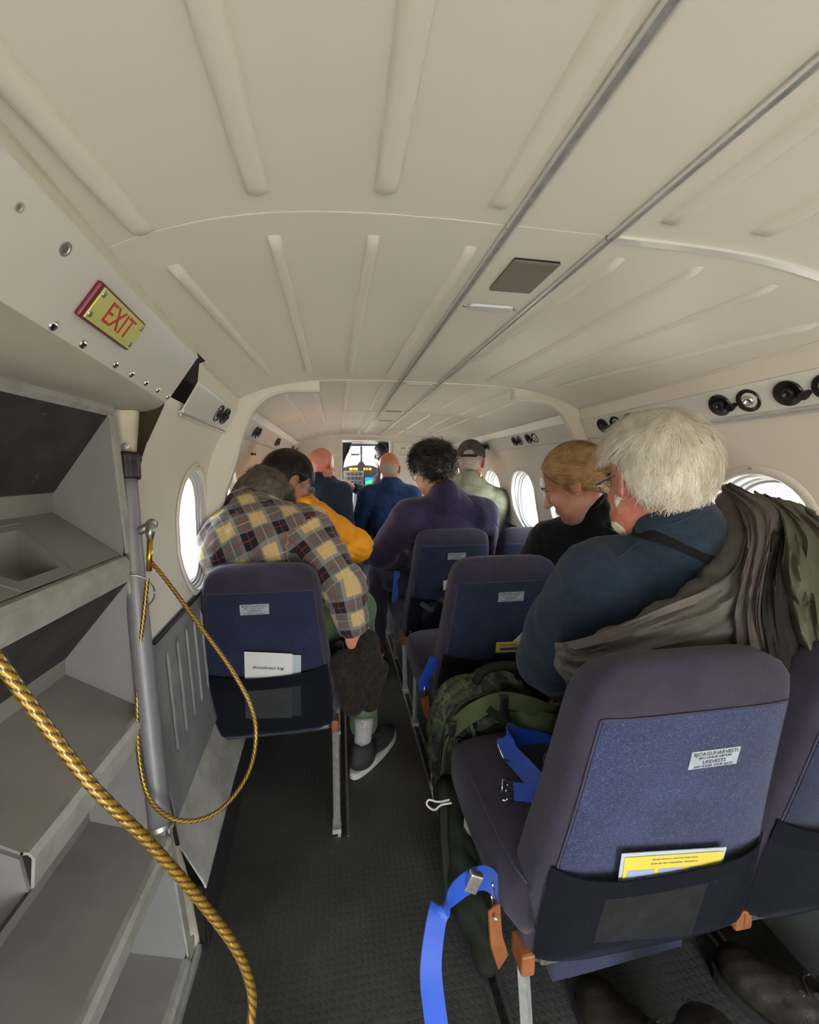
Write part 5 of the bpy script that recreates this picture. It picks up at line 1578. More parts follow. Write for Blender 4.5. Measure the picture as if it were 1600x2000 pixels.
def pl2(F_):
    F_.plane(H2.w(0, 0.066, 0.075), H2.R @ np.array([0, 1, -0.30]), 0.01)
    F_.plane(H2.w(0, 0.018, 0.0), H2.R @ np.array([0, 0.62, -0.78]), 0.02)
def ex2(F_):
    k = H2.s
    F_.ell(H2.w(0, -0.08, -0.005), np.array((0.05, 0.05, 0.05)) * k, H2.R, 0.03)
    F_.cap(H2.w(0, -0.10, -0.01), H2.w(0, -0.125, -0.10), 0.030 * k, 0.016 * k, 0.03)
hc2 = hair_cap(P2, H2, HBl, 0.013, 0.004, extra=ex2, noise=0.0018, seed=5, pl=pl2, freq=90)
def flow2(l, n):
    t = np.array([0, -0.11, -0.02]) - l
    return t / (np.linalg.norm(t, axis=1)[:, None] + 1e-6)
hair_strands(P2, hc2, H2, flow2, 5000, 0.10, 0.0007, HBls, None, 0.003, 6, wig=0.04)
lathe('ear_stud', H2.w(-0.086, -0.004, -0.038), H2.R @ V3(-1, 0, 0), [(0.003, 0), (0.0035, 0.002), (0.001, 0.003)], M_CHROME, P2, 10)

# ---- 3. man with black tousled hair in a purple fleece
P3 = person('person with tousled black hair in a dark purple fleece with raised collar', None)
H3 = Head(at(845, 917, 2.18), -16, 22, 0, 1.13)
J3 = dict(neck=V3(0.57, 2.13, 1.02), shL=V3(0.375, 2.16, 0.925), shR=V3(0.765, 2.14, 0.93), elL=V3(0.235, 2.30, 0.70), wrL=V3(0.38, 2.48, 0.62), elR=V3(0.83, 2.30, 0.66), wrR=V3(0.66, 2.48, 0.60),
          pelvis=V3(0.58, 2.22, 0.48), hpL=V3(0.50, 2.26, 0.47), hpR=V3(0.68, 2.26, 0.47), knL=V3(0.24, 2.46, 0.55), knR=V3(0.66, 2.62, 0.52), anL=V3(0.22, 2.50, 0.12), anR=V3(0.66, 2.64, 0.12))
make_body(P3, J3, H3, SK3, 0.0055)
eyes(P3, H3, None)
M_PURP = cloth('purple_fleece', (0.030, 0.023, 0.062), sheen=0.2)
top(P3, J3, H3, M_PURP, 'fleece_jacket', 0.022, 0.009, 0.004, 7, belly=0.03, scale_arm=1.35, collar_r=0.080, collar=0.0, thick=1.1)
T_ = MB(); T_.tube(smooth_path([at(914, 968, 2.02), at(935, 985, 2.01), at(962, 1012, 2.01), at(975, 1030, 2.02)], 5), 0.003, 6); T_.build('sleeve_seam', M_SEAM, P3, True)
legs(P3, J3, cloth('aubergine_trousers', (0.040, 0.034, 0.060)), fold=0.006)
shoe(P3, (0.235, 2.50), (0.1, 1), mat('maroon_shoe', (0.12, 0.02, 0.025), 0.7))
shoe(P3, (0.66, 2.64), (0, 1))
def ex3(F_):
    F_.ell(H3.w(0, 0.0, 0.080), np.array((0.076, 0.09, 0.048)) * H3.s, H3.R, 0.02)
    F_.ell(H3.w(0, -0.07, 0.02), np.array((0.074, 0.05, 0.08)) * H3.s, H3.R, 0.02)
hc3 = hair_cap(P3, H3, HBk, 0.018, 0.005, hairline=0.055, low=-0.085, extra=ex3, noise=0.007, seed=8, freq=50)
def flow3(l, n): return np.stack([np.sign(l[:, 0]) * 0.5 - 0.3, -0.4 + 1.0 * (l[:, 2] > 0.1), -0.5 + 0 * l[:, 0]], 1) + 0.7 * n
hair_strands(P3, hc3, H3, flow3, 5000, 0.055, 0.0012, HBks, None, 0.016, 9, wig=0.5)
glasses(P3, H3, M_BLACK)

# ---- 4. man with cap and sage jacket
P4 = person('person in a grey baseball cap and pale sage hooded jacket by the right windows', None)
H4 = Head(at(920, 903, 2.80), 26, 6, 0, 1.13)
J4 = dict(neck=V3(0.915, 2.76, 1.075), shL=V3(0.77, 2.80, 0.985), shR=V3(1.085, 2.72, 0.955), elL=V3(0.73, 2.92, 0.74), wrL=V3(0.84, 3.10, 0.64), elR=V3(1.10, 2.86, 0.70), wrR=V3(0.98, 3.06, 0.62), pelvis=V3(0.94, 2.86, 0.48),
          hpL=V3(0.86, 2.9, 0.48), hpR=V3(1.02, 2.9, 0.48), knL=V3(0.86, 3.2, 0.52), knR=V3(1.02, 3.2, 0.52), anL=V3(0.86, 3.22, 0.12), anR=V3(1.02, 3.22, 0.12))
make_body(P4, J4, H4, SK4, 0.006)
M_SAGE = cloth('sage_shell_jacket', (0.30, 0.32, 0.23), rough=0.7, sheen=0.0, spec=0.3)
def ex4(F_):
    # hood lying on the shoulders
    F_.cap(V3(0.84, 2.70, 1.045), V3(0.98, 2.70, 1.035), 0.052, 0.05, 0.03); F_.ell(V3(0.93, 2.675, 0.995), (0.10, 0.05, 0.075), None, 0.02)
top(P4, J4, H4, M_SAGE, 'hooded_jacket', 0.022, 0.009, 0.006, 11, extra=ex4, scale_arm=1.25, collar_r=0.085)
legs(P4, J4, cloth('black_trousers', (0.012, 0.012, 0.016)))
hair_cap(P4, H4, HSt, 0.003, 0.005, hairline=0.05, low=-0.06, noise=0.0005)
M_CAP = cloth('grey_cap_cloth', (0.085, 0.070, 0.070), bump=0.3)
cap_ = empty('cap', parent=P4)
Fh = Field(H4.c - 0.2, H4.c + 0.2, 0.005)
Fh.ell(H4.w(0, -0.010, 0.040), np.array((0.090, 0.108, 0.100)) * H4.s, H4.R, 0.01); Fh.plane(H4.w(0, -0.09, 0.028), H4.R @ V3(0, 0.0, -1), 0.004)
Fh.ell(H4.w(0, -0.125, 0.045), np.array((0.036, 0.05, 0.022)) * H4.s, H4.R, 0.004, 'sub')
Fh.build('crown', M_CAP, cap_)
for k in range(6):
    t = pi / 6 + k * pi / 3
    tube('panel_seam', [H4.w(0.0915 * sin(a) * cos(t), -0.010 + 0.1095 * sin(a) * sin(t), 0.040 + 0.1015 * cos(a)) for a in np.linspace(0.05, 1.45, 12)], 0.0013, M_CAP, cap_, n=5)
strap('adjuster_strap', [H4.w(x, -0.010 - 0.112 * sqrt(max(0.01, 1 - (x / 0.092) ** 2)), 0.026) for x in np.linspace(-0.05, 0.05, 9)], 0.018, H4.R @ V3(0, 0, 1), M_BLACK, cap_, n=2)
Pb = np.array([[H4.w(x, 0.075 + v * 0.075 * (1 - (x / 0.075) ** 2 * 0.5), 0.03 - 0.12 * x * x * 20 * 0.1 - v * 0.012) for x in np.linspace(-0.07, 0.07, 9)] for v in np.linspace(0, 1, 4)])
slab('brim', Pb, 0.003, M_CAP, cap_)
lathe('button', H4.w(0, -0.010, 0.140), H4.R @ V3(0, 0, 1), [(0.006, 0), (0.005, 0.003), (0.001, 0.004)], M_CAP, cap_, 12)

# ---- 5. bald man, navy hooded sweatshirt (left column, front)
P5 = person('bald person in a dark navy hooded sweatshirt facing the cockpit on the left', None)
H5 = Head(at(630, 908, 3.42), 34, 2, 0, 1.13)
J5 = dict(neck=V3(-0.125, 3.38, 1.08), shL=V3(-0.25, 3.40, 0.985), shR=V3(0.01, 3.36, 0.98), elL=V3(-0.30, 3.50, 0.74), wrL=V3(-0.2, 3.68, 0.66), elR=V3(0.04, 3.42, 0.72), wrR=V3(-0.04, 3.62, 0.64), pelvis=V3(-0.20, 3.48, 0.50),
          hpL=V3(-0.28, 3.5, 0.48), hpR=V3(-0.12, 3.5, 0.48), knL=V3(-0.28, 3.72, 0.5), knR=V3(-0.12, 3.72, 0.5), anL=V3(-0.28, 3.74, 0.12), anR=V3(-0.12, 3.74, 0.12))
make_body(P5, J5, H5, SK4, 0.0065)
def ex5(F_): F_.cap(V3(-0.19, 3.32, 1.045), V3(-0.06, 3.31, 1.04), 0.05, 0.05, 0.03); F_.ell(V3(-0.12, 3.30, 1.00), (0.09, 0.045, 0.07), None, 0.02)
top(P5, J5, H5, cloth('navy_sweatshirt', (0.012, 0.016, 0.034)), 'hooded_sweatshirt', 0.022, 0.010, 0.005, 13, extra=ex5, scale_arm=1.3, collar_r=0.085)
legs(P5, J5, cloth('black_trousers', (0.012, 0.012, 0.016)), h=0.012)

# ---- 6. bald man, blue jumper (front right aisle seat)
P6 = person('balding person with a grey hair fringe in a blue crew neck jumper', None)
H6 = Head(at(760, 916, 3.62), 8, 8, 0, 1.16)
J6 = dict(neck=V3(0.445, 3.58, 1.05), shL=V3(0.25, 3.62, 0.945), shR=V3(0.63, 3.60, 0.945), elL=V3(0.175, 3.68, 0.70), wrL=V3(0.3, 3.84, 0.62), elR=V3(0.72, 3.68, 0.70), wrR=V3(0.6, 3.84, 0.62), pelvis=V3(0.46, 3.66, 0.48),
          hpL=V3(0.38, 3.66, 0.47), hpR=V3(0.54, 3.66, 0.47), knL=V3(0.38, 3.84, 0.5), knR=V3(0.56, 3.84, 0.5), anL=V3(0.38, 3.86, 0.12), anR=V3(0.56, 3.86, 0.12))
make_body(P6, J6, H6, SK4, 0.0065)
top(P6, J6, H6, cloth('blue_jumper', (0.016, 0.040, 0.12)), 'jumper', 0.018, 0.010, 0.004, 17, belly=0.03, scale_arm=1.3, collar_r=0.080, collar=0.0)
legs(P6, J6, cloth('black_trousers', (0.012, 0.012, 0.016)), h=0.012)
def pl6(F_):
    F_.plane(H6.w(0, -0.08, 0.022), H6.R @ V3(0, 0.35, 1), 0.006); F_.plane(H6.w(0, -0.06, -0.055), H6.R @ V3(0, -0.1, -1), 0.006); F_.plane(H6.w(0, 0.0, 0), H6.R @ V3(0, 1, 0), 0.01)
hair_cap(P6, H6, HSt, 0.004, 0.005, noise=0.0008, pl=pl6, freq=120)

# ---- 7. person with black hair and orange jacket
P7 = person('person with short black hair in a bright orange jacket turned to the right', None)
H7 = Head(at(562, 938, 2.08), 58, 26, 4, 1.12)
J7 = dict(neck=V3(-0.215, 2.12, 1.0), shL=V3(-0.35, 2.24, 0.91), shR=V3(-0.13, 2.05, 0.93), elL=V3(-0.30, 2.42, 0.72), wrL=V3(-0.12, 2.5, 0.68), elR=V3(0.09, 2.06, 0.795), wrR=V3(0.03, 2.30, 0.71), pelvis=V3(-0.25, 2.26, 0.50),
          hpL=V3(-0.32, 2.3, 0.48), hpR=V3(-0.16, 2.3, 0.48), knL=V3(-0.30, 2.6, 0.52), knR=V3(-0.12, 2.6, 0.52), anL=V3(-0.30, 2.62, 0.12), anR=V3(-0.12, 2.62, 0.12))
make_body(P7, J7, H7, SK3, 0.0055)
eyes(P7, H7, None)
M_ORANGE = cloth('orange_shell', (0.85, 0.34, 0.012), rough=0.65, sheen=0.0, spec=0.3, var=0.05)
def ex7(F_): F_.cap(V3(-0.20, 2.10, 1.0), V3(-0.10, 2.02, 0.985), 0.05, 0.03, 0.02)
top(P7, J7, H7, M_ORANGE, 'jacket', 0.018, 0.007, 0.007, 19, scale_arm=1.25, collar_r=0.085, extra=ex7, fx=(18, 12, 22))
legs(P7, J7, cloth('black_trousers', (0.012, 0.012, 0.016)), h=0.012)
hc7 = hair_cap(P7, H7, HBk, 0.014, 0.005, hairline=0.052, low=-0.07, noise=0.002, seed=12)
def flow7(l, n): return np.stack([np.sign(l[:, 0]) * 0.3, 0.3 + 0 * l[:, 0], -1 + 0 * l[:, 0]], 1)
hair_strands(P7, hc7, H7, flow7, 2500, 0.06, 0.0009, HBks, None, 0.003, 13, wig=0.12, avoid=lambda q: (np.abs(q[..., 0]) > 0.05) & (q[..., 1] > -0.03) & (q[..., 2] < 0.03))
glasses(P7, H7, M_STEEL)

# ---- 8. man in the flannel shirt bending forward in the nearest left seat
P8 = person('person in checked flannel shirt bent forward in the nearest left seat', None)
H8 = Head(at(508, 990, 1.70), 30, 66, 0, 1.12)
J8 = dict(neck=V3(-0.31, 1.60, 1.02), shL=V3(-0.385, 1.54, 0.93), shR=V3(-0.125, 1.53, 0.955), elL=V3(-0.375, 1.55, 0.72), wrL=V3(-0.20, 1.72, 0.62), elR=V3(0.010, 1.43, 0.775), wrR=at(688, 1222, 1.44), pelvis=V3(-0.27, 1.64, 0.50),
          hpL=V3(-0.34, 1.64, 0.50), hpR=V3(-0.18, 1.64, 0.50), knL=V3(-0.26, 1.86, 0.55), knR=V3(0.075, 1.68, 0.60), anL=V3(-0.22, 1.88, 0.12), anR=V3(0.085, 1.57, 0.13))
make_body(P8, J8, H8, SK1, 0.005, hand_opts={'R': dict(d=(0.25, 0.1, -0.9), palm=(-0.5, 0.8, 0), curl=0.7, thumb=1)})
def uv8(V):
    """unrolled cloth coordinates: torso by width and height, sleeve by length and girth"""
    a, b, c = J8['shR'], J8['elR'], J8['wrR']
    def seg(p, q):
        d = q - p; L2 = d @ d; t = np.clip((V - p) @ d / L2, 0, 1); X = V - p - t[:, None] * d
        return np.linalg.norm(X, axis=1), t * sqrt(L2), X, d / sqrt(L2)
    d1, s1, X1, t1 = seg(a, b); d2, s2, X2, t2 = seg(b, c)
    A_, B_, _ = basis(t1, (0, 1, 0)); th1 = np.arctan2(X1 @ B_, X1 @ A_)
    A2, B2, _ = basis(t2, (0, 1, 0)); th2 = np.arctan2(X2 @ B2, X2 @ A2)
    T = rotm(0, 55, -8); Q = (V - J8['neck']) @ T
    U = np.stack([Q[:, 0] + 0.35 * Q[:, 2], Q[:, 2] - 0.25 * Q[:, 0] - 0.9 * np.maximum(0, Q[:, 1])], 1) 
    s_ = (s1 > 0.01) & (d1 < 0.12) & (d1 < d2 - 1e-4); U[s_] = np.stack([th1 * 0.072, s1 + 0.06], 1)[s_]
    s_ = (d2 < 0.12) & (d2 <= d1 - 0.0) & (s2 >= 0) | ((d2 < 0.12) & (np.abs(d1 - d2) <= 1e-4)); U[s_] = np.stack([th2 * 0.072, s2 + np.linalg.norm(b - a) + 0.06], 1)[s_]
    return U
def ex8(F_):
    F_.ell(V3(-0.29, 1.52, 0.93), (0.175, 0.105, 0.125), rotm(0, 0, -10), 0.06)
    F_.ell(V3(-0.36, 1.50, 0.86), (0.10, 0.085, 0.13), None, 0.05)
    F_.cap(J8['neck'] + V3(0, 0, 0.0), J8['neck'] + V3(-0.01, 0.07, 0.01), 0.078, 0.066, 0.03)
top(P8, J8, H8, M_PLAID, 'flannel_shirt', 0.016, 0.006, 0.006, 23, scale_arm=1.32, collar_r=0.07, extra=ex8, uv=uv8, fx=(16, 11, 20), sleeve=0.88)
M_KNEE = cloth('green_trousers', (0.10, 0.15, 0.08))
legs(P8, J8, M_KNEE, fold=0.004, h=0.008, cut=0.95)
def hx(F_): F_.ell(H8.w(0, -0.03, 0.06), np.array((0.085, 0.10, 0.07)) * H8.s, H8.R, 0.02)
hc8 = hair_cap(P8, H8, HGy, 0.013, 0.005, noise=0.004, seed=15, low=-0.07, extra=hx)
def flow8(l, n): return np.stack([0.5 * np.sin(40 * l[:, 1]) + 0.3, -0.8 + 0 * l[:, 0], -0.5 + 0 * l[:, 0]], 1)
hair_strands(P8, hc8, H8, flow8, 4500, 0.055, 0.0008, HGys, None, 0.006, 16, wig=0.3, avoid=lambda q: (np.abs(q[..., 0]) > 0.05) & (np.abs(q[..., 1]) < 0.036) & (q[..., 2] < 0.03))
shoe(P8, (0.075, 1.515), (0.42, 0.55)); shoe(P8, (-0.22, 1.86), (0, 1))
sk = mat('grey_sock', (0.42, 0.40, 0.40), 0.95, var=0.2, vscale=120, bump=0.5, bscale=600)
tube('sock', [(0.072, 1.515, 0.07), (0.080, 1.53, 0.13), (0.084, 1.545, 0.20)], [0.036, 0.034, 0.040], sk, P8, n=16, smooth_n=3)
# ------------------------------------------------------------------ surface finder: measured direction -> real point on a built surface
from mathutils.bvhtree import BVHTree
_bv = {}
def surf(objs, px, py, off=0.003):
    bpy.context.view_layer.update()
    best = None
    for o in objs:
        if o.name not in _bv:
            M = o.matrix_world
            _bv[o.name] = BVHTree.FromPolygons([M @ v.co for v in o.data.vertices], [tuple(p.vertices) for p in o.data.polygons])
        d = Vector(pix_ray(px, py)).normalized()
        h = _bv[o.name].ray_cast(Vector(CAM), d)
        if h[0] is not None and (best is None or h[3] < best[1]):
            n = h[1] if h[1].dot(d) < 0 else -h[1]
            best = (h[0] + n * off, h[3], n)
    if best is None: return None
    return np.array(best[0]), np.array(best[2])
def kids(o, *names): return [c for c in o.children if c.name.split('.')[0] in names]

# ------------------------------------------------------------------ ceiling fittings
M_GRILLE = mat('grille_metal', (0.30, 0.27, 0.24), 0.45, 0.6)
def zc(p): return np.array([p[0], p[1], cz(p[0], p[1]) - 0.002])
gr = empty('speaker_grille', label='square metal speaker grille in the centre strip of the ceiling', cat='grille')
q = [zc(atz(x, y, 1.502)) for x, y in ((1001, 508), (1098, 513), (1041, 567), (953, 562))]
x0, x1 = min(p[0] for p in q) + 0.004, max(p[0] for p in q) - 0.004; y0, y1 = min(p[1] for p in q), max(p[1] for p in q)
zg = cz(0.3, 1) - 0.001
box('backing', ((x0 + x1) / 2, (y0 + y1) / 2, zg), (x1 - x0, y1 - y0, 0.002), M_GAP, gr)
m = MB()
for i in range(27): m.box((x0 + (x1 - x0) * i / 26, (y0 + y1) / 2, zg - 0.0025), (0.0007, (y1 - y0) / 2, 0.001))
for i in range(27): m.box(((x0 + x1) / 2, y0 + (y1 - y0) * i / 26, zg - 0.0035), ((x1 - x0) / 2, 0.0007, 0.0008))
o = m.build('mesh', M_GRILLE, gr); o['kind'] = 'stuff'
M_LENS = mat('frosted_lamp_lens', (0.62, 0.64, 0.68), 0.3)
def lens(cx_, cy_, w, d, label):
    r = empty('ceiling_lamp', label=label, cat='lamp')
    ring = rrect(w / 2, d / 2, d * 0.32, 6); z = cz(cx_, 1.5) - 0.001; n = len(ring)
    V = [(cx_ + u, cy_ + v, z) for u, v in ring] + [(cx_ + u * 0.94, cy_ + v * 0.85, z - 0.004) for u, v in ring]
    mesh_obj('lens', V, [(i, (i + 1) % n, (i + 1) % n + n, i + n) for i in range(n)] + [tuple(range(2 * n - 1, n - 1, -1))], M_LENS, r, False)
    for s in (-1, 1): lathe('screw', (cx_ + s * (w / 2 + 0.008), cy_, z), (0, 0, -1), [(0.0045, 0), (0.004, 0.0015), (0.0015, 0.002)], M_STEEL, r, 12)
p = atz(958, 601, 1.502); lens(0.302, float(p[1]), 0.090, 0.030, 'frosted ceiling lamp between two screws just beyond the speaker grille')
p = atz(803, 750, 1.502); lens(0.302, float(p[1]) , 0.105, 0.034, 'frosted ceiling lamp in the second bay, beyond the arched frame')
for y, lab in ((2.30, 'small dark vent in the centre strip before the third bay seam'), (2.75, 'small dark vent in the centre strip of the far ceiling bay')):
    r = empty('ceiling_vent', label=lab, cat='vent'); box('frame', (0.302, y, cz(0.3, y) - 0.002), (0.10, 0.05, 0.004), M_LENS, r, 0.001)
    for k in range(5): box('slat', (0.302, y - 0.016 + 0.008 * k, cz(0.3, y) - 0.005), (0.085, 0.002, 0.003), M_GRILLE, r)

# ------------------------------------------------------------------ bulkhead signs
M_SIGNW = mat('sign_lens', (0.80, 0.82, 0.70), 0.3)
bs = empty('warning_sign', label='double lit warning sign with red cigarette and seat belt symbols on the front wall', cat='sign')
a, b = at(768, 864, YE), at(804, 896, YE)
box('sign_frame', ((a[0] + b[0]) / 2, YE - 0.008, (a[2] + b[2]) / 2), (b[0] - a[0], 0.016, a[2] - b[2]), M_WHITE, bs, 0.003)
for (ya_, yb_), k in (((870, 881), 0), ((884, 894), 1)):
    a, b = at(773, ya_, YE), at(800, yb_, YE); c = ((a[0] + b[0]) / 2, YE - 0.018, (a[2] + b[2]) / 2)
    ln = box('sign_lens', c, (b[0] - a[0], 0.004, a[2] - b[2]), M_SIGNW, bs, 0.001)
    m = MB()
    if k == 0:
        for s in (-1, 1): m.box((c[0], c[1] - 0.003, c[2]), (0.024, 0.001, 0.0016), np.array([[cos(0.6), 0, -s * sin(0.6)], [0, 1, 0], [s * sin(0.6), 0, cos(0.6)]]))
        m.box((c[0], c[1] - 0.0035, c[2]), (0.020, 0.001, 0.0022))
    else:
        for s in (-1, 1):
            m.box((c[0] + s * 0.012, c[1] - 0.003, c[2]), (0.003, 0.001, 0.004)); m.tube([(c[0] + s * (0.012 + 0.03 * t), c[1] - 0.003, c[2] + 0.010 * sin(3 * t)) for t in np.linspace(0, 1, 6)], 0.0009, 5)
    sy_ = m.build('symbol', M_RED, ln)
sg = empty('exit_sign', label='small yellow sign on the right service panel next to the front wall', cat='sign')
yq = vyr(880, 878); p = np.array([xr(yq) - 0.03, yq, 1.345])
box('sign_face', p, (0.012, 0.10, 0.050), M_LUM, sg, 0.002, M=Matrix.Rotation(radians(-48), 4, 'Y'))
text('lettering', 'EXIT', 0.03, Matrix.Translation(Vector(p + np.array([-0.006, 0, -0.006]))) @ frame_M((0, 0, 0), (0, -1, 0), (0.66, 0, 0.75)), M_RED, sg)
ck_ = lathe('coat_hook', (wxs(1.25, -1, 2.15) + 0.004, 2.15, 1.25), (1, 0, 0), [(0.007, 0), (0.009, 0.003), (0.004, 0.008), (0.004, 0.016), (0.008, 0.018), (0.006, 0.022)], M_BLACK, None, 14)
tag(ck_, 'small black coat hook on the left wall above the second window', 'hook')

# ------------------------------------------------------------------ cockpit beyond the doorway
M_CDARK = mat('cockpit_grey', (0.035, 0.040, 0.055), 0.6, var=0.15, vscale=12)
M_CPANEL = mat('instrument_panel_grey', (0.14, 0.15, 0.17), 0.5)
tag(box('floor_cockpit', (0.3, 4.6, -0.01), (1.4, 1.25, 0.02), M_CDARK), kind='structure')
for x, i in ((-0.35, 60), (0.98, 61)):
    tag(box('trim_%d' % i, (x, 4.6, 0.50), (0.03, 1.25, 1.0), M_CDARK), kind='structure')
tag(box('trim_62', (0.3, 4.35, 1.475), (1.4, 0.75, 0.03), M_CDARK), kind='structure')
wp = empty('windshield_frame', label='dark cockpit windscreen frame with centre post seen through the doorway', cat='windscreen')
YW = 4.95
post = [at(705.5, 872, YW - 0.15), at(706, 890, YW - 0.05), at(706, 908, YW)]
tube('centre_post', post, [0.017, 0.014, 0.015], M_CDARK, wp, n=12)
tube('header_beam', [at(660, 868, YW - 0.2), at(705, 867, YW - 0.2), at(770, 868, YW - 0.2)], 0.028, M_CDARK, wp, n=10)
for a_, b_2 in (((686, 905), (693, 880)), ((716, 905), (714, 879))): tube('wiper', [at(*a_, YW + 0.05), at(*b_2, YW + 0.02)], 0.0045, M_CDARK, wp, n=6)
for a_, b_2 in (((671, 909), (692, 892)), ((737, 909), (716, 892))): tube('brace_wire', [at(*a_, YW + 0.05), at(*b_2, YW + 0.02)], 0.0025, M_STEEL, wp, n=6)
cmp_ = empty('compass', label='small dark compass box left of the windscreen centre post', cat='compass')
c = (at(685, 888, YW - 0.12) + at(702, 888, YW - 0.12)) / 2; box('housing', c, (0.10, 0.05, 0.024), M_CDARK, cmp_, 0.005); box('bracket', c + V3(0.05, 0, 0.01), (0.05, 0.02, 0.01), M_CDARK, cmp_, 0.002)
ip = empty('instrument_panel', label='cockpit instrument panel with amber lights, round gauges and a blue display', cat='instrument panel')
YP = 4.80
outl = [(664, 920), (671, 913), (684, 909), (698, 908), (703, 901), (709, 901), (714, 908), (727, 909), (740, 914), (760, 922), (760, 1000), (664, 1000)]
top_ = [at(x, y, YP) for x, y in outl]
n = len(top_); V = [tuple(p) for p in top_] + [(p[0], p[1] + 0.18, p[2]) for p in top_]
mesh_obj('glareshield', V, [tuple(range(n - 1, -1, -1)), tuple(range(n, 2 * n))] + [(i, (i + 1) % n, (i + 1) % n + n, i + n) for i in range(n)], M_CDARK, ip)
def onp(x, y, w, h, name, mt, dy=0.0, parent=None):
    p = at(x, y, YP - 0.004 - dy); return box(name, p, (w, 0.008, h), mt, parent or ip, 0.0015)
PX = YP / F * 1.0
a, b = at(672, 920, YP), at(711, 962, YP); onp(691, 941, b[0] - a[0], a[2] - b[2], 'gauge_panel', M_CPANEL)
M_AMB = mat('amber_light', (1.0, 0.35, 0.02), 0.4, emit=((1.0, 0.33, 0.02), 2.2)); M_YEL = mat('yellow_light', (1, 0.7, 0.05), 0.4, emit=((1.0, 0.65, 0.03), 2.2))
for x, w, mt in ((685.5, 5, M_YEL), (691.5, 3.5, M_AMB), (696.5, 4, M_YEL), (712, 3.5, M_AMB), (717, 3, M_AMB), (723, 5, M_AMB)): onp(x, 916, w * PX, 4 * PX, 'annunciator', mt, 0.004)
a_y = mat('yellow_line', (0.62, 0.45, 0.08), 0.5)
for (x, y, w, h) in ((691, 920.5, 38, 0.7), (691, 930, 38, 0.7), (672.4, 925, 0.7, 10), (709.6, 925, 0.7, 10)): onp(x, y, w * PX, h * PX, 'panel_border', a_y, 0.006)
M_DIAL = mat('gauge_face', (0.012, 0.012, 0.014), 0.3); M_NEED = mat('gauge_marking', (0.7, 0.7, 0.7), 0.5)
for gx in range(4):
    for gy in range(4):
        p = at(681 + gx * 7.4, 926 + gy * 8.2, YP - 0.010)
        g_ = lathe('gauge', p, (0, -1, 0), [(0.019, 0), (0.019, 0.005), (0.0165, 0.006), (0.016, 0.003)], M_CPANEL, ip, 18)
        V, Fc = lathe_vf(p + V3(0, -0.0035, 0), (0, -1, 0), [(0.0155, 0), (0.0155, 0.0005)], 16); mesh_obj('dial', V, Fc, M_DIAL, g_)
        m = MB(); an = gx * 1.3 + gy * 2.1; m.box(p + V3(0.005 * cos(an), -0.0045, 0.005 * sin(an)), (0.007, 0.0004, 0.0011), np.array([[cos(an), 0, -sin(an)], [0, 1, 0], [sin(an), 0, cos(an)]])); m.build('needle', M_NEED, g_)
for y, c1, h in ((938.5, (0.02, 0.22, 0.85), 12), (950, (0.02, 0.75, 0.75), 8)):
    s = onp(721, y, 17 * PX, (h + 1) * PX, 'display', M_BLACK, 0.004)
    onp(721, y, 15 * PX, h * PX, 'display_screen', mat('screen_%d' % int(y), c1, 0.3, emit=(c1, 1.0)), 0.009, s)
    if y < 940:
        m = MB()
        for k, hh in enumerate((2.5, 4.5, 3.5, 6, 5, 7, 4.5, 6.5)):
            p = at(714.6 + k * 1.8, y + h / 2 - hh / 2, YP - 0.018); m.box(p, (0.9 * PX, 0.0006, hh / 2 * PX))
        m.build('screen_graph', mat('screen_green', (0.1, 0.8, 0.1), 0.3, emit=((0.15, 0.8, 0.08), 1.0)), s)
    else:
        m = MB()
        for k in range(4): m.box(at(716 + k * 3.2, y, YP - 0.018), (0.8 * PX, 0.0006, 1.6 * PX))
        m.build('screen_text', mat('screen_white', (0.7, 1, 1), 0.3, emit=((0.6, 1, 1), 1.0)), s)
# curtains at both sides of the doorway
M_CURT = mat('grey_curtain', (0.07, 0.07, 0.085), 0.9, var=0.2, vscale=40)
for sgn_, pts, lab in ((1, [(666, 864, 688, 864), (666, 880, 683, 880), (666, 900, 674, 900), (666, 935, 670, 935), (666, 1040, 669, 1040)], 'grey curtain tied back at the left side of the cockpit doorway'),
                  (-1, [(742, 864, 764, 864), (751, 872, 764, 872), (757, 885, 764, 885), (759, 905, 764, 905), (760, 1040, 764, 1040)], 'grey curtain tied back at the right side of the cockpit doorway')):
    P = []
    for (xa, ya_, xb, yb_) in pts:
        A, B = at(xa, ya_, YE + 0.06), at(xb, yb_, YE + 0.06); P.append([A + (B - A) * t + V3(0, 0.012 * sin(t * 26), 0) for t in np.linspace(0, 1, 25)])
    P = np.array(P); P = np.array([smooth_path(P[:, j], 4) for j in range(P.shape[1])]).transpose(1, 0, 2)
    tag(slab('curtain', P, 0.002, M_CURT), lab, 'curtain')
# cockpit centre pedestal and seat back
cs_ = empty('cockpit_seat', label='pale blue-grey cockpit seat side seen between the two bald passengers', cat='seat')
box('backrest', at(698, 985, 4.35), (0.10, 0.10, 0.30), mat('pale_seat_shell', (0.42, 0.47, 0.55), 0.6), cs_, 0.02); q9 = at(698, 1040, 4.40); box('base', (q9[0], q9[1], 0.35), (0.12, 0.20, 0.70), M_CPANEL, cs_, 0.01)
tag(box('trim_63', (0.3, 5.0, 0.40), (1.4, 0.02, 0.80), M_CDARK), kind='structure')
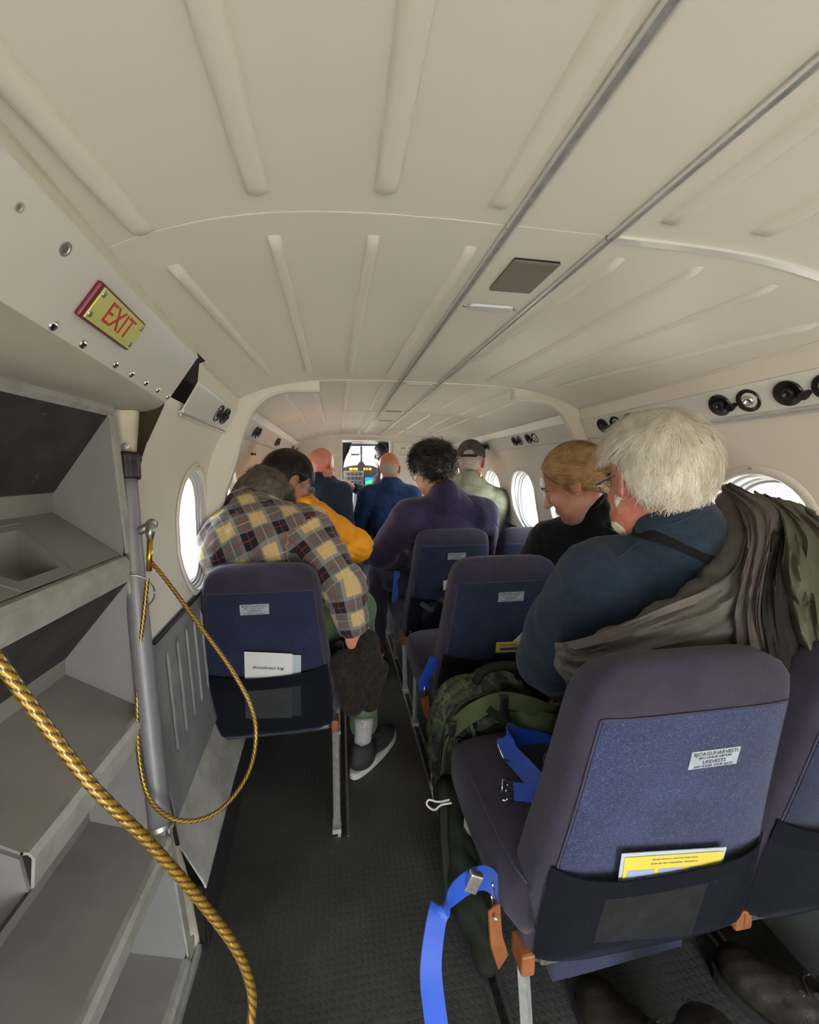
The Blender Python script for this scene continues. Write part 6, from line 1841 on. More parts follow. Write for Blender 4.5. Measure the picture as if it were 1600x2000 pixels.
# pilot reaching back
P9 = person('person in a black jacket in the cockpit stretching an arm with a watch backwards', None)
H9 = Head(at(747, 890, 4.42), -10, 0, 0, 1.1)
J9 = dict(neck=V3(0.56, 4.42, 1.17), shL=V3(0.44, 4.40, 1.06), shR=V3(0.72, 4.44, 1.06), elL=at(728, 965, 4.22), wrL=at(690, 952, 4.05), elR=V3(0.78, 4.6, 0.82), wrR=V3(0.6, 4.7, 0.75), pelvis=V3(0.6, 4.46, 0.6))
make_body(P9, J9, H9, SK2, 0.007, hands=('L', 'R'), hand_opts={'L': dict(d=at(672, 938, 3.98) - at(690, 952, 4.05), palm=(0.3, 0.2, -1), curl=0.35, thumb=-1)})
top(P9, J9, H9, M_SUITB if False else cloth('black_pilot_jacket', (0.008, 0.009, 0.014)), 'jacket', 0.012, 0.010, 0.003, 31, collar_r=0.08, sleeve=0.9)
hair_cap(P9, H9, HBk, 0.010, 0.006, noise=0.002, seed=20)
d9 = nrm(J9['wrL'] - J9['elL']); V, Fc = lathe_vf(J9['wrL'] - d9 * 0.012, d9, [(0.036, 0), (0.038, 0.004), (0.038, 0.020), (0.036, 0.024)], 18); mesh_obj('watch', V, Fc, M_BLACK, P9, True)

# ------------------------------------------------------------------ world outside the windows
M_GRND = mat('dry_ground', (0.62, 0.54, 0.44), 0.9, var=0.25, vscale=0.4)
tag(box('ground', (0, 0, -1.6), (240, 240, 0.1), M_GRND), kind='structure')
wg = empty('wing_strut', label='lavender grey wing strut outside the large rear window', cat='strut')
tube('strut_foot', [(2.4, 1.9, 0.95), (2.3, 2.0, -1.55)], 0.04, M_STEEL, wg)
M_STRUT = mat('lavender_paint', (0.16, 0.15, 0.20), 0.4)
sa, sb = atx(1380, 1180, 2.2), atx(1590, 900, 2.2); sa, sb = atx(1430, 1120, 2.4), atx(1520, 925, 2.4)
P = np.array([[a_ + (b_2 - a_) * t for t in (-0.6, 1.6)] for a_, b_2 in ((atx(1425, 1035, 2.4), atx(1490, 935, 2.4)), (atx(1530, 1035, 2.4), atx(1545, 965, 2.4)))])
slab('fairing', P, 0.05, M_STRUT, wg)

# ------------------------------------------------------------------ slung jacket and sling on the white haired passenger
fle = kids(P1, 'fleece_jacket')
M_TAUPE = cloth('taupe_jacket_shell', (0.115, 0.105, 0.092), rough=0.6, sheen=0.0, spec=0.35, bump=0.15)
M_OLIVE = cloth('olive_jacket_lining', (0.085, 0.082, 0.055), rough=0.7, sheen=0.0, spec=0.3, bump=0.15)
JK = empty('jacket', label='taupe outdoor jacket slung over the shoulder and behind the white haired passenger', cat='jacket')
Fj = Field((0.35, 0.50, 0.60), (1.25, 1.0, 1.20), 0.006)
Yj = 0.70
def jc(p, q, ra, rb, k=0.03): Fj.cap(at(p[0], p[1], p[2] + 0.028), at(q[0], q[1], q[2] + 0.028), ra * 0.86, rb * 0.86, k)
jc((1425, 975, 0.76), (1452, 1060, 0.69), 0.022, 0.028)
jc((1452, 1060, 0.69), (1405, 1150, 0.675), 0.030, 0.038)
jc((1405, 1150, 0.675), (1300, 1215, 0.69), 0.036, 0.038); jc((1300, 1215, 0.69), (1190, 1262, 0.73), 0.036, 0.034); jc((1190, 1262, 0.73), (1110, 1290, 0.79), 0.032, 0.026)
jc((1110, 1290, 0.79), (1135, 1350, 0.80), 0.026, 0.020); jc((1400, 1190, 0.67), (1230, 1300, 0.70), 0.05, 0.045)
jc((1420, 1230, 0.655), (1250, 1330, 0.68), 0.04, 0.04)
Fj.disp(folds(0.007, (20, 8, 26), 41)); Fj.disp(folds(0.0022, (40, 30, 44), 42))
Fj.build('sleeve', M_TAUPE, JK)
Fj = Field((0.60, 0.48, 0.60), (1.25, 1.0, 1.22), 0.006)
jc((1420, 962, 0.77), (1520, 1010, 0.72), 0.018, 0.028); jc((1500, 1010, 0.72), (1500, 1130, 0.66), 0.040, 0.046); jc((1500, 1130, 0.66), (1480, 1260, 0.64), 0.048, 0.05)
jc((1540, 1030, 0.70), (1620, 1120, 0.64), 0.040, 0.045); jc((1600, 1060, 0.67), (1620, 1260, 0.62), 0.04, 0.045); jc((1400, 1210, 0.655), (1600, 1260, 0.63), 0.045, 0.045)
Fj.disp(folds(0.009, (24, 9, 18), 45)); Fj.disp(folds(0.0022, (44, 30, 40), 46))
Fj.build('jacket_body', M_OLIVE, JK)
pts = [surf(fle, x, y, 0.003) for x, y in ((1238, 1036), (1270, 1043), (1310, 1055), (1350, 1072), (1390, 1092), (1425, 1112), (1450, 1125))]
pts = [p for p in pts if p is not None]
strap('sling_strap', [p[0] for p in pts], 0.026, (0.2, 0, 1), cloth('black_webbing', (0.010, 0.010, 0.012), sheen=0), P1, n=4)
for line in (((1196, 1068), (1230, 1040), (1290, 1005), (1350, 980), (1400, 968)), ((1206, 1090), (1250, 1058), (1310, 1026), (1370, 1002), (1410, 990))):
    pts = [surf(fle, x, y, 0.001) for x, y in line]
    pts = [p[0] for p in pts if p is not None]
    if len(pts) > 2: tube('collar_seam', smooth_path(pts, 5), 0.0014, mat('fleece_seam', (0.028, 0.045, 0.072), 0.9), P1, n=6)
def drape(name, A, B, YA, YB, mt, seed=0, amp=0.010, nf=5, along=True, nu=48, nv=30, th=0.004):
    """hanging cloth between two measured edges, folds running along its length"""
    r = np.random.RandomState(seed); ph = r.rand(8) * 6.28
    pa = smooth_path([V3(x, y, z) for (x, y), z in zip(A, YA)], 12); pb = smooth_path([V3(x, y, z) for (x, y), z in zip(B, YB)], 12)
    ua = np.linspace(0, 1, nu)
    ia = np.stack([np.interp(ua, np.linspace(0, 1, len(pa)), pa[:, k]) for k in range(3)], 1); ib = np.stack([np.interp(ua, np.linspace(0, 1, len(pb)), pb[:, k]) for k in range(3)], 1)
    P = np.zeros((nu, nv, 3))
    for i, u in enumerate(ua):
        for j, v in enumerate(np.linspace(0, 1, nv)):
            q = ia[i] * (1 - v) + ib[i] * v
            w_ = v if along else u; w2 = u if along else v
            f = sin(nf * pi * w_ + 1.3 * sin(3.1 * w2 + ph[0]) + ph[1]); g_ = sin(2.3 * nf * pi * w_ + 2.0 * sin(4.3 * w2 + ph[2]) + ph[3]); h_ = sin(9 * w2 + 4 * w_ + ph[4])
            e = min(1, 6 * v, 6 * (1 - v)) * min(1, 8 * u, 8 * (1 - u))
            dy = -amp * (1 - abs(f)) * 1.3 - amp * 0.45 * (1 - abs(g_)) - amp * 0.35 * h_ + 0.018 * (1 - e)
            P[i, j] = at(q[0], q[1], q[2] + dy)
    return slab(name, P, th, mt, JK)
M_TAUPE2 = cloth('brown_taupe_shell', (0.085, 0.072, 0.064), rough=0.65, sheen=0.0, spec=0.3, bump=0.15); M_JSHADE = cloth('jacket_fold_shade', (0.020, 0.019, 0.017), sheen=0)
drape('sleeve_cloth', [(1462, 1040), (1440, 1110), (1395, 1146), (1320, 1176), (1230, 1214), (1140, 1246), (1084, 1257)], [(1500, 1330), (1450, 1335), (1390, 1340), (1310, 1345), (1220, 1350), (1150, 1355), (1108, 1338)],
      [0.665, 0.655, 0.655, 0.665, 0.69, 0.73, 0.775], [0.635, 0.635, 0.635, 0.64, 0.655, 0.70, 0.76], M_TAUPE, 3, 0.010, 4)
drape('cuff_fold', [(1084, 1258), (1120, 1262), (1170, 1268), (1230, 1262)], [(1092, 1285), (1135, 1300), (1180, 1290), (1235, 1280)], [0.76, 0.75, 0.725, 0.69], [0.745, 0.735, 0.71, 0.68], M_TAUPE, 8, 0.006, 2, nv=12)
drape('shoulder_cloth', [(1403, 950), (1428, 972), (1450, 1005), (1458, 1060), (1445, 1120), (1425, 1200), (1420, 1300)], [(1425, 944), (1480, 968), (1528, 1002), (1520, 1060), (1500, 1130), (1492, 1210), (1520, 1310)],
      [0.77, 0.745, 0.70, 0.66, 0.64, 0.632, 0.63], [0.77, 0.73, 0.69, 0.655, 0.635, 0.625, 0.62], M_TAUPE2, 5, 0.008, 3, nv=20)
drape('fold_shade', [(1500, 1010), (1500, 1070), (1488, 1140), (1486, 1220), (1500, 1330)], [(1545, 1040), (1536, 1080), (1540, 1140), (1552, 1220), (1590, 1330)], [0.685, 0.652, 0.632, 0.62, 0.612], [0.67, 0.645, 0.625, 0.615, 0.60], M_JSHADE, 6, 0.008, 2, nv=16)  # near-black sheet painting the shadow inside the jacket's fold
drape('olive_flap', [(1470, 960), (1520, 996), (1538, 1045), (1526, 1105), (1538, 1170), (1552, 1240), (1590, 1330)], [(1560, 985), (1640, 1030), (1700, 1080), (1720, 1130), (1720, 1200), (1720, 1260), (1720, 1330)],
      [0.745, 0.70, 0.65, 0.625, 0.615, 0.61, 0.60], [0.74, 0.69, 0.63, 0.60, 0.59, 0.585, 0.58], M_OLIVE, 7, 0.012, 4, nv=34)
drape('olive_fold', [(1540, 1050), (1530, 1110), (1540, 1160), (1565, 1190)], [(1565, 1060), (1580, 1100), (1592, 1140), (1580, 1180)], [0.635, 0.612, 0.605, 0.60], [0.625, 0.60, 0.595, 0.59], M_OLIVE, 9, 0.006, 1, nv=10)
# sleeve seam on the fleece
pts = [surf(fle, x, y, 0.001) for x, y in ((1112, 1118), (1135, 1150), (1158, 1185), (1172, 1215), (1182, 1250))]
tube('sleeve_seam', smooth_path([p[0] for p in pts if p is not None], 5), 0.0015, mat('fleece_seam', (0.028, 0.045, 0.072), 0.9), P1, n=6)

# ------------------------------------------------------------------ dark fleece hanging from the knee of the flannel passenger
M_FUZZ = cloth('dark_pile_fleece', (0.022, 0.018, 0.014), bump=0.9, bscale=160, var=0.35, vscale=60, sheen=0.05)
BL = empty('coat', label='dark brown fuzzy coat hanging from the lap into the aisle', cat='coat')
Fk = Field((-0.15, 1.15, 0.15), (0.30, 1.75, 0.75), 0.006)
for p, q, ra, rb in (((668, 1295, 1.40), (690, 1375, 1.38), 0.045, 0.040), ((715, 1255, 1.46), (722, 1370, 1.44), 0.048, 0.036), ((700, 1285, 1.47), (735, 1310, 1.5), 0.045, 0.045)):
    Fk.cap(at(*p), at(*q), ra, rb, 0.05)
Fk.disp(folds(0.005, (18, 7, 8), 51)); Fk.build('coat_body', M_FUZZ, BL)

# ------------------------------------------------------------------ backpack in front of the nearest seat
def camo():
    m = bpy.data.materials.new('camouflage_cloth'); m.use_nodes = True; nt = m.node_tree; b = nt.nodes['Principled BSDF']; b.inputs['Roughness'].default_value = 0.8
    tc = nt.nodes.new('ShaderNodeTexCoord'); n = nt.nodes.new('ShaderNodeTexNoise'); n.inputs['Scale'].default_value = 16; n.inputs['Detail'].default_value = 3; nt.links.new(tc.outputs['Object'], n.inputs['Vector'])
    r = nt.nodes.new('ShaderNodeValToRGB'); r.color_ramp.interpolation = 'CONSTANT'; e = r.color_ramp.elements
    e[0].position = 0; e[0].color = (0.012, 0.014, 0.010, 1); e[1].position = 0.44; e[1].color = (0.045, 0.060, 0.030, 1)
    for p, c in ((0.52, (0.085, 0.105, 0.05)), (0.58, (0.030, 0.036, 0.022)), (0.64, (0.055, 0.07, 0.035))):
        x = e.new(p); x.color = (*c, 1)
    nt.links.new(n.outputs['Fac'], r.inputs[0]); nt.links.new(r.outputs[0], b.inputs['Base Color'])
    return m
M_CAMO = camo(); M_PACK = cloth('dark_green_pack_cloth', (0.016, 0.020, 0.013), rough=0.75, sheen=0)
BP = empty('backpack', label='green camouflage backpack standing in front of the nearest seat cushion', cat='backpack')
Fb = Field((0.18, 0.95, 0.0), (0.75, 1.35, 0.66), 0.007)
Fb.ell((0.46, 1.19, 0.27), (0.185, 0.095, 0.265), rotm(0, -6, -8), 0.02, p=3.0)
Fb.ell((0.44, 1.13, 0.38), (0.13, 0.06, 0.12), rotm(0, -6, -8), 0.02, p=3.0)
Fb.disp(folds(0.005, (20, 14, 18), 61)); Fb.build('pack_body', M_CAMO, BP)
Fb = Field((0.18, 0.95, 0.0), (0.75, 1.35, 0.66), 0.006)
Fb.ell((0.43, 1.095, 0.36), (0.088, 0.038, 0.085), rotm(0, -8, -8), 0.01, p=3.0); Fb.ell((0.55, 1.10, 0.40), (0.075, 0.05, 0.08), rotm(0, -20, 10), 0.02)
Fb.disp(folds(0.003, (30, 20, 24), 62)); Fb.build('front_pocket', M_PACK, BP)
M_OLSTRAP = cloth('olive_webbing', (0.075, 0.095, 0.045), rough=0.7, sheen=0)
def sp(pts, w, name, mt=M_OLSTRAP, side=(0.3, 0.2, 1), th=0.006): return strap(name, [V3(*p) for p in pts], w, side, mt, BP, thick=th, n=6)
sp([(0.30, 1.08, 0.42), (0.36, 1.04, 0.50), (0.44, 1.02, 0.54), (0.53, 1.01, 0.52), (0.62, 1.02, 0.47)], 0.045, 'shoulder_strap')
sp([(0.47, 1.03, 0.47), (0.55, 1.00, 0.48), (0.63, 1.00, 0.44), (0.66, 1.02, 0.36)], 0.05, 'shoulder_strap')
sp([(0.40, 1.02, 0.52), (0.47, 1.00, 0.46), (0.50, 0.99, 0.42)], 0.02, 'compression_strap', M_PACK)
tube('grab_handle', [V3(0.40, 1.13, 0.54), V3(0.42, 1.11, 0.585), V3(0.47, 1.10, 0.60), V3(0.52, 1.11, 0.585), V3(0.54, 1.13, 0.545)], 0.014, M_PACK, BP, n=10, smooth_n=5)
sp([(0.29, 1.10, 0.28), (0.298, 1.075, 0.40), (0.35, 1.06, 0.49), (0.42, 1.05, 0.525)], 0.016, 'edge_binding', side=(0.6, 0.6, -0.2), th=0.004)
sp([(0.36, 1.052, 0.46), (0.37, 1.045, 0.42), (0.36, 1.05, 0.36)], 0.010, 'zip_pull', side=(1, 0, 0), th=0.003)
for q_ in ((0.44, 1.008, 0.535), (0.60, 1.005, 0.475), (0.62, 0.99, 0.445), (0.31, 1.062, 0.44)):
    box('strap_slider', q_, (0.022, 0.010, 0.046), M_BLACK, BP, 0.003)
zp = MB(); zp.tube(smooth_path([V3(0.285, 1.10, 0.20), V3(0.292, 1.10, 0.40), V3(0.34, 1.085, 0.50), V3(0.44, 1.075, 0.535)], 6), 0.004, 6); zp.build('zip', M_BLACK, BP, True)
for px, py, w in ((925, 1415, 0.02), (895, 1445, 0.015)):
    p = surf(kids(BP, 'pack_body'), px, py, 0.004)
    if p is not None: box('buckle', p[0], (w, 0.008, 0.022), M_BLACK, BP, 0.002)
sp([(0.275, 1.02, 0.30), (0.262, 0.96, 0.22), (0.265, 0.93, 0.12), (0.262, 0.90, 0.06)], 0.018, 'dangling_strap', M_PACK, (1, 0, 0), 0.003)
Fb = Field((0.2, 0.75, 0.0), (0.5, 1.2, 0.36), 0.007); Fb.cap((0.295, 1.08, 0.24), (0.31, 0.88, 0.10), 0.035, 0.04, 0.03); Fb.cap((0.31, 0.88, 0.10), (0.325, 0.80, 0.05), 0.038, 0.03, 0.03); Fb.disp(folds(0.006, (30, 20, 24), 63)); Fb.build('hip_belt', M_PACK, BP)
wl = tube('cord_loop', [at(878, 1562, 0.86), at(856, 1566, 0.86), at(838, 1562, 0.86), at(834, 1572, 0.86), at(848, 1582, 0.86), at(862, 1572, 0.86), at(882, 1568, 0.86)], 0.0022, mat('white_cord', (0.6, 0.6, 0.57), 0.7), BP, n=8, smooth_n=4)

CB = empty('camera_bag', label='small black bag with webbing strap behind the third right seat', cat='bag')
Fb = Field(at(850, 1200, 1.84) - 0.16, at(850, 1200, 1.84) + 0.16, 0.006); Fb.ell(at(856, 1205, 1.86), (0.075, 0.05, 0.06), rotm(10, 0, 15), 0.02, p=3.0); Fb.cap(at(836, 1206, 1.80), at(858, 1182, 1.80), 0.024, None, 0.006); Fb.disp(folds(0.002, (30, 20, 30), 91)); Fb.build('bag_body', M_BAND, CB)
strap('webbing', [at(822, 1178, 1.79), at(834, 1186, 1.78), at(846, 1190, 1.78), at(866, 1170, 1.80)], 0.022, (0, 0.3, 1), cloth('dark_grey_webbing', (0.05, 0.05, 0.055)), CB, n=4)

# ------------------------------------------------------------------ seat belts
def belt_set(label, pts, w, side, buckle=None, sides=None):
    r = empty('seat_belt', label=label, cat='seat belt'); strap('webbing', pts, w, side, M_BLUE, r, n=6, sides=sides); return r
B1 = belt_set('bright blue seat belt hanging into the aisle beside the nearest seat', [at(975, 1756, 0.70), at(966, 1728, 0.68), at(945, 1714, 0.66), at(915, 1722, 0.64), at(885, 1745, 0.62), at(860, 1775, 0.60), at(848, 1830, 0.58), at(842, 1900, 0.56), at(850, 1980, 0.545), at(862, 2060, 0.53)], 0.036, (0.6, 0.5, 0), sides=[(0.2, 0.3, 1), (0.2, 0.5, 0.9), (0.15, 0.5, 0.9), (0.5, 0.5, 0.6), (0.9, 0.4, 0.2), (1, 0.2, 0), (1, 0, 0), (1, 0, 0)])
box('adjuster_clamp', at(924, 1722, 0.635), (0.026, 0.014, 0.036), M_STEEL, B1, 0.003, M=Matrix.Rotation(radians(25), 4, 'Y'))
tube('snap_hook', [at(962, 1726, 0.665), at(966, 1750, 0.67), at(972, 1778, 0.68), at(966, 1780, 0.675), at(960, 1750, 0.665)], 0.0022, M_CHROME, B1, n=8, smooth_n=4)
lt = empty('leather_tab', label='tan leather tab with a steel stud hanging beside the nearest seat', cat='strap')
strap('tab', [at(967, 1772, 0.665), at(968, 1800, 0.66), at(972, 1840, 0.655), at(984, 1880, 0.66)], 0.030, (1, 0.5, 0), M_LEATHER, lt, thick=0.004, n=5)
lathe('stud', at(968, 1795, 0.652), (-0.3, -1, 0.1), [(0.0045, 0), (0.004, 0.002), (0.001, 0.003)], M_STEEL, lt, 12)
ztop = 0.455
B2 = belt_set('blue seat belt with folded loop lying across the nearest seat cushion', [at(1100, 1470, 0.93), at(1060, 1448, 0.965), at(1015, 1440, 0.97), at(992, 1430, 0.95), at(990, 1460, 0.92), at(1020, 1495, 0.86), at(1052, 1530, 0.80), at(1090, 1560, 0.74)], 0.045, (0.2, 0.6, 0.5), sides=[(0, 0.8, 0.6), (0, 0.8, 0.6), (0.1, 0.5, 0.9), (0.1, 0.3, 0.9), (0.9, 0.2, 0.3), (0.9, -0.1, 0.5), (0.8, -0.1, 0.5), (0.8, 0, 0.5)])
tube('belt_hook', [at(972, 1453, 0.90), at(985, 1482, 0.88), at(998, 1487, 0.88)], 0.0022, M_CHROME, B2, n=8, smooth_n=3)
B3 = belt_set('short blue seat belt end with wire buckle on the nearest seat cushion', [at(1004, 1545, 0.80), at(1030, 1548, 0.79), at(1062, 1552, 0.77), at(1100, 1565, 0.74)], 0.036, (0, 0.8, 0.5))
q = [at(982, 1522, 0.81), at(1010, 1535, 0.81), at(1008, 1570, 0.80), at(980, 1562, 0.80)]
tube('wire_buckle', [q[3], q[0], (q[0] + q[1]) / 2, q[1], q[2], (q[2] + q[3]) / 2, q[3]], 0.0020, M_CHROME, B3, n=8)
tube('buckle_spring', [q[0] + (q[1] - q[0]) * t + (q[3] - q[0]) * s for t, s in ((0.3, 0.15), (0.75, 0.3), (0.3, 0.45), (0.3, 0.55), (0.75, 0.7), (0.3, 0.88))], 0.0018, M_CHROME, B3, n=8, smooth_n=4)
B4 = belt_set('blue seat belt end hooked at the side of the second right seat', [at(850, 1285, 1.40), at(840, 1308, 1.39), at(829, 1330, 1.385), at(830, 1348, 1.39)], 0.040, (1, 0.2, 0.2))
tube('snap_hook', [at(829, 1340, 1.38), at(830, 1362, 1.385)], 0.003, M_CHROME, B4, n=6)
lt2 = empty('leather_tab', label='tan leather tab hanging at the second right seat', cat='strap'); strap('tab', [at(830, 1362, 1.385), at(834, 1385, 1.385), at(842, 1402, 1.39)], 0.03, (1, 0.5, 0), M_LEATHER, lt2, thick=0.004, n=4)
B5 = belt_set('blue seat belt strap beside the third right seat', [at(776, 1115, 2.30), at(773, 1150, 2.28), at(771, 1180, 2.27), at(773, 1200, 2.28)], 0.034, (1, 0.1, 0))

# grey cloth wedged between cushion and backrest
GC = empty('cloth', label='dark olive cloth corner wedged between the nearest cushion and its backrest', cat='cloth')
Fc_ = Field(at(1040, 1600, 0.78) - 0.16, at(1040, 1600, 0.78) + 0.18, 0.006)
Fc_.cap(at(1060, 1570, 0.78), at(1018, 1625, 0.76), 0.030, 0.020, 0.02); Fc_.cap(at(1095, 1500, 0.82), at(1060, 1640, 0.74), 0.04, 0.03, 0.03); Fc_.disp(folds(0.006, (30, 24, 30), 71)); Fc_.build('cloth_fold', cloth('dark_olive_cloth', (0.030, 0.032, 0.026), rough=0.6), GC)

# ------------------------------------------------------------------ things in the seat pockets
M_YCARD = mat('yellow_card', (0.78, 0.62, 0.10), 0.3); M_BCARD = mat('card_picture_blue', (0.34, 0.42, 0.66), 0.3); M_CARDEDGE = mat('laminate_edge', (0.50, 0.58, 0.62), 0.15); M_CLINE = mat('card_line_grey', (0.10, 0.11, 0.16), 0.5)
def flat(name, label, cat, corners, mt, th=0.0012, grp=None):
    r = empty(name, label=label, cat=cat)
    P = np.array([[corners[0], corners[1]], [corners[3], corners[2]]]); slab('sheet', P, th, mt, r, smooth=False)
    return r
def seat_hit(key, px, py, off): 
    s = seats[key]; h = surf(kids(s, 'back_panel', 'backrest'), px, py, off)
    return h[0] if h is not None else None
def quad_on(key, pxs, off):
    """corners on the back's plane (plane through three measured points of that back)"""
    cx_ = sum(p[0] for p in pxs) / 4; cy_ = sum(p[1] for p in pxs) / 4
    H_ = [seat_hit(key, cx_ + dx, cy_ + dy, off) for dx, dy in ((0, 0), (-8, -6), (8, -6), (0, 8), (4, 4), (-5, 3))]
    H_ = [h for h in H_ if h is not None][:3]
    seat = seats[key]; p0 = H_[0]; nn_ = np.array([0, -0.985, -0.17])
    return [on_plane(x, y, p0, nn_) for x, y in pxs]
c = quad_on(('RA', 0), ((1215, 1668), (1420, 1655), (1400, 1722), (1205, 1735)), 0.012)
sc1 = flat('safety_card', 'yellow laminated safety card with blue pictures in the nearest seat pocket', 'card', c, M_CARDEDGE)
U = (c[1] - c[0]); Vv = (c[3] - c[0]); nn = -nrm(np.cross(U, Vv)); nn = nn if nn[1] < 0 else -nn
def oncard(u0, v0, u1, v1, mt, name, e=0.0012):
    P = [c[0] + U * u + Vv * v + nn * e for u, v in ((u0, v0), (u1, v0), (u1, v1), (u0, v1))]
    return mesh_obj(name, P, [(0, 1, 2, 3)], mt, sc1)
oncard(0.03, 0.09, 0.97, 1.0, M_YCARD, 'card_face')
for k in range(3):
    f = oncard(0.07 + 0.29 * k, 0.48, 0.32 + 0.29 * k, 1.0, M_BCARD, 'picture', 0.0016)
    x0_ = 0.07 + 0.29 * k
    m = MB()
    for (a1, b1, a2, b2_) in ((0.02, 0.9, 0.10, 0.66), (0.10, 0.66, 0.16, 0.66), (0.16, 0.66, 0.23, 0.9), (0.08, 0.80, 0.18, 0.80)):
        m.tube([c[0] + U * (x0_ + a1) + Vv * b1 + nn * 0.002, c[0] + U * (x0_ + a2) + Vv * b2_ + nn * 0.002], 0.0006, 4)
    m.build('drawing', M_CLINE, f)
for k in range(2):
    mtx = frame_M(c[0] + U * 0.5 + Vv * (0.20 + 0.12 * k) + nn * 0.0016, U, -Vv)
    text('lettering', ('FASTEN SEAT BELT WHILE SEATED - THE LIFEVEST IS' if k else 'SPENNIÐ SÆTISÓLAR - LÍFVESTI ER UNDIR SÆTINU'), 0.0042, mtx, M_CLINE, sc1, extr=0.0001)
M_BROWNP = mat('printed_leaflet', (0.34, 0.31, 0.22), 0.6, var=0.3, vscale=30, col2=(0.42, 0.43, 0.42))
c2_ = quad_on(('RA', 0), ((1190, 1738), (1385, 1722), (1350, 1828), (1160, 1842)), 0.008); flat('leaflet', 'brownish printed leaflet seen through the net of the nearest seat pocket', 'leaflet', c2_, M_BROWNP)
# second right seat: yellow card and a white paper corner
c3 = quad_on(('RA', 1), ((970, 1255), (1034, 1252), (1032, 1272), (968, 1275)), 0.012); s3 = flat('safety_card', 'yellow safety card headed TWIN OTTER in the second right seat pocket', 'card', c3, M_YCARD)
U3 = c3[1] - c3[0]; V3_ = c3[3] - c3[0]; n3 = nrm(np.cross(U3, V3_)); n3 = n3 if n3[1] < 0 else -n3
text('lettering', 'TWIN OTTER', 0.0125, frame_M(c3[0] + U3 * 0.36 + V3_ * 0.28 + n3 * 0.002, U3, -V3_), M_CLINE, s3, extr=0.0002)
mesh_obj('blue_band', [c3[0] + U3 * u + V3_ * v + n3 * 0.0018 for u, v in ((0.12, 0.52), (1, 0.52), (1, 0.78), (0.12, 0.78))], [(0, 1, 2, 3)], mat('card_band_blue', (0.05, 0.09, 0.30), 0.4), s3)
c4_ = quad_on(('RA', 1), ((1022, 1234), (1060, 1262), (1030, 1275), (1000, 1255)), 0.009); flat('paper', 'white folded paper corner behind the yellow card of the second right seat', 'paper', c4_, M_PAPER)
c5_ = quad_on(('RA', 1), ((942, 1298), (1040, 1292), (1000, 1330), (915, 1335)), 0.007); flat('leaflet', 'white leaflet seen through the net of the second right seat pocket', 'leaflet', c5_, M_PAPER)
c6 = quad_on(('RA', 2), ((866, 1135), (886, 1130), (886, 1152), (866, 1153)), 0.012); flat('paper', 'small white paper in the pocket of the third right seat', 'paper', c6, M_PAPER)
# left seat: airsickness bag with a card
c7 = quad_on(('L', 0), ((477, 1273), (571, 1277), (570, 1402), (480, 1404)), 0.010); s7 = flat('airsickness_bag', 'white airsickness bag standing in the pocket of the nearest left seat', 'bag', c7, M_PAPER)
U7 = c7[1] - c7[0]; V7 = c7[3] - c7[0]; n7 = nrm(np.cross(U7, V7)); n7 = n7 if n7[1] < 0 else -n7
text('lettering', 'Airsickness bag', 0.016, frame_M(c7[0] + U7 * 0.50 + V7 * 0.215 + n7 * 0.002, U7, -V7) @ Matrix(((1, 0.25, 0, 0), (0, 1, 0, 0), (0, 0, 1, 0), (0, 0, 0, 1))), M_INK, s7, extr=0.0002)
c8 = quad_on(('L', 0), ((568, 1279), (588, 1280), (588, 1398), (566, 1399)), 0.006); s8 = flat('leaflet', 'pale blue and white leaflet beside the airsickness bag of the left seat', 'leaflet', c8, M_CARDEDGE)

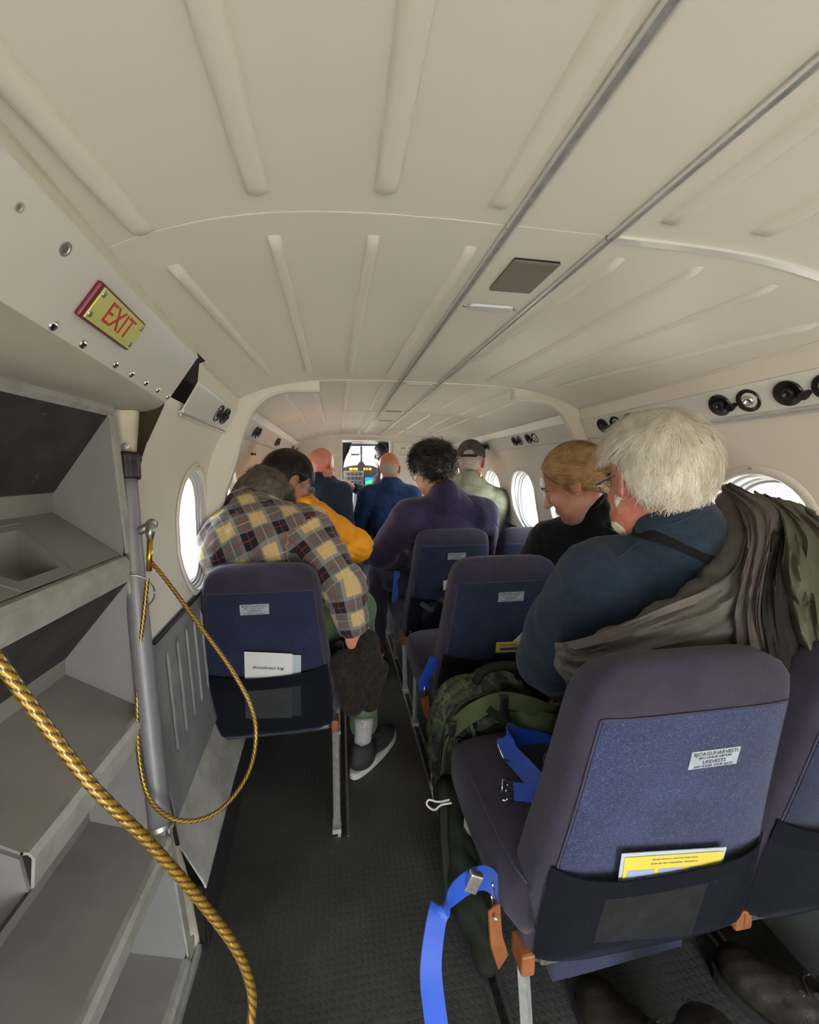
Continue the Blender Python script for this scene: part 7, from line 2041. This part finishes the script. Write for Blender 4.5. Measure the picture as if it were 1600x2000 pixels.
# ------------------------------------------------------------------ boots on the floor under the nearest seat
M_BOOT = mat('dark_brown_boot_leather', (0.022, 0.017, 0.013), 0.5, var=0.4, vscale=25, bump=0.4, bscale=200); M_BSOLE = mat('boot_sole', (0.012, 0.012, 0.012), 0.8); M_EYELET = mat('worn_eyelet', (0.30, 0.27, 0.22), 0.4, 0.7)
def boot(label, toe, d, L_=0.30):
    r = empty('boot', label=label, cat='boot'); d = nrm(d); sd = np.cross(d, V3(0, 0, 1)); R_ = np.stack([sd, d, V3(0, 0, 1)], 1); toe = np.asarray(toe, float)
    Fb = Field(np.minimum(toe, toe - d * L_) - 0.12, np.maximum(toe, toe - d * L_) + np.array([0.12, 0.12, 0.30]), 0.006)
    Fb.ell(toe - d * 0.07 + V3(0, 0, 0.05), (0.050, 0.072, 0.046), R_, 0.03); Fb.ell(toe - d * 0.16 + V3(0, 0, 0.07), (0.046, 0.09, 0.058), R_, 0.03)
    Fb.cap(toe - d * 0.24 + V3(0, 0, 0.06), toe - d * 0.25 + V3(0, 0, 0.22), 0.050, 0.056, 0.04); Fb.plane(toe + V3(0, 0, 0.02), (0, 0, -1), 0.004)
    Fb.disp(folds(0.002, (50, 40, 50), 81)); Fb.build('upper', M_BOOT, r)
    out_ = [toe - d * (0.15 - 0.155 * sin(t)) + sd * 0.052 * np.sign(cos(t)) * abs(cos(t)) ** 0.6 for t in np.linspace(0, 2 * pi, 36, endpoint=False)]
    V = [(p[0], p[1], z) for z in (0.001, 0.028) for p in out_]; mesh_obj('sole', V, [(k, (k + 1) % 36, (k + 1) % 36 + 36, k + 36) for k in range(36)] + [tuple(range(35, -1, -1)), tuple(range(36, 72))], M_BSOLE, r)
    for k in range(6):
        z = 0.093 + 0.018 * k + (0.02 * max(0, k - 3)); p = toe - d * (0.105 + 0.021 * k) + V3(0, 0, z)
        for s in (-1, 1): lathe('eyelet', p + sd * s * 0.026 - V3(0, 0, 0.004), (sd * s * 0.5 + V3(0, 0, 1) + d * 0.6), [(0.0045, 0), (0.005, 0.003), (0.002, 0.003)], M_EYELET, r, 10)
        tube('lace', [p + sd * 0.026, p + V3(0, 0, 0.004) + d * 0.004, p - sd * 0.026 - d * 0.012], 0.0022, M_BOOT, r, n=6, smooth_n=3)
    return r
boot('dark laced boot on the floor beneath the middle of the nearest seat', atz(1135, 1915, 0.05) * V3(1, 1, 0), (-0.35, 1, 0))
boot('dark laced boot with worn eyelets on the floor between the two nearest seats', atz(1400, 1850, 0.06) * V3(1, 1, 0), (-0.55, 1, 0))
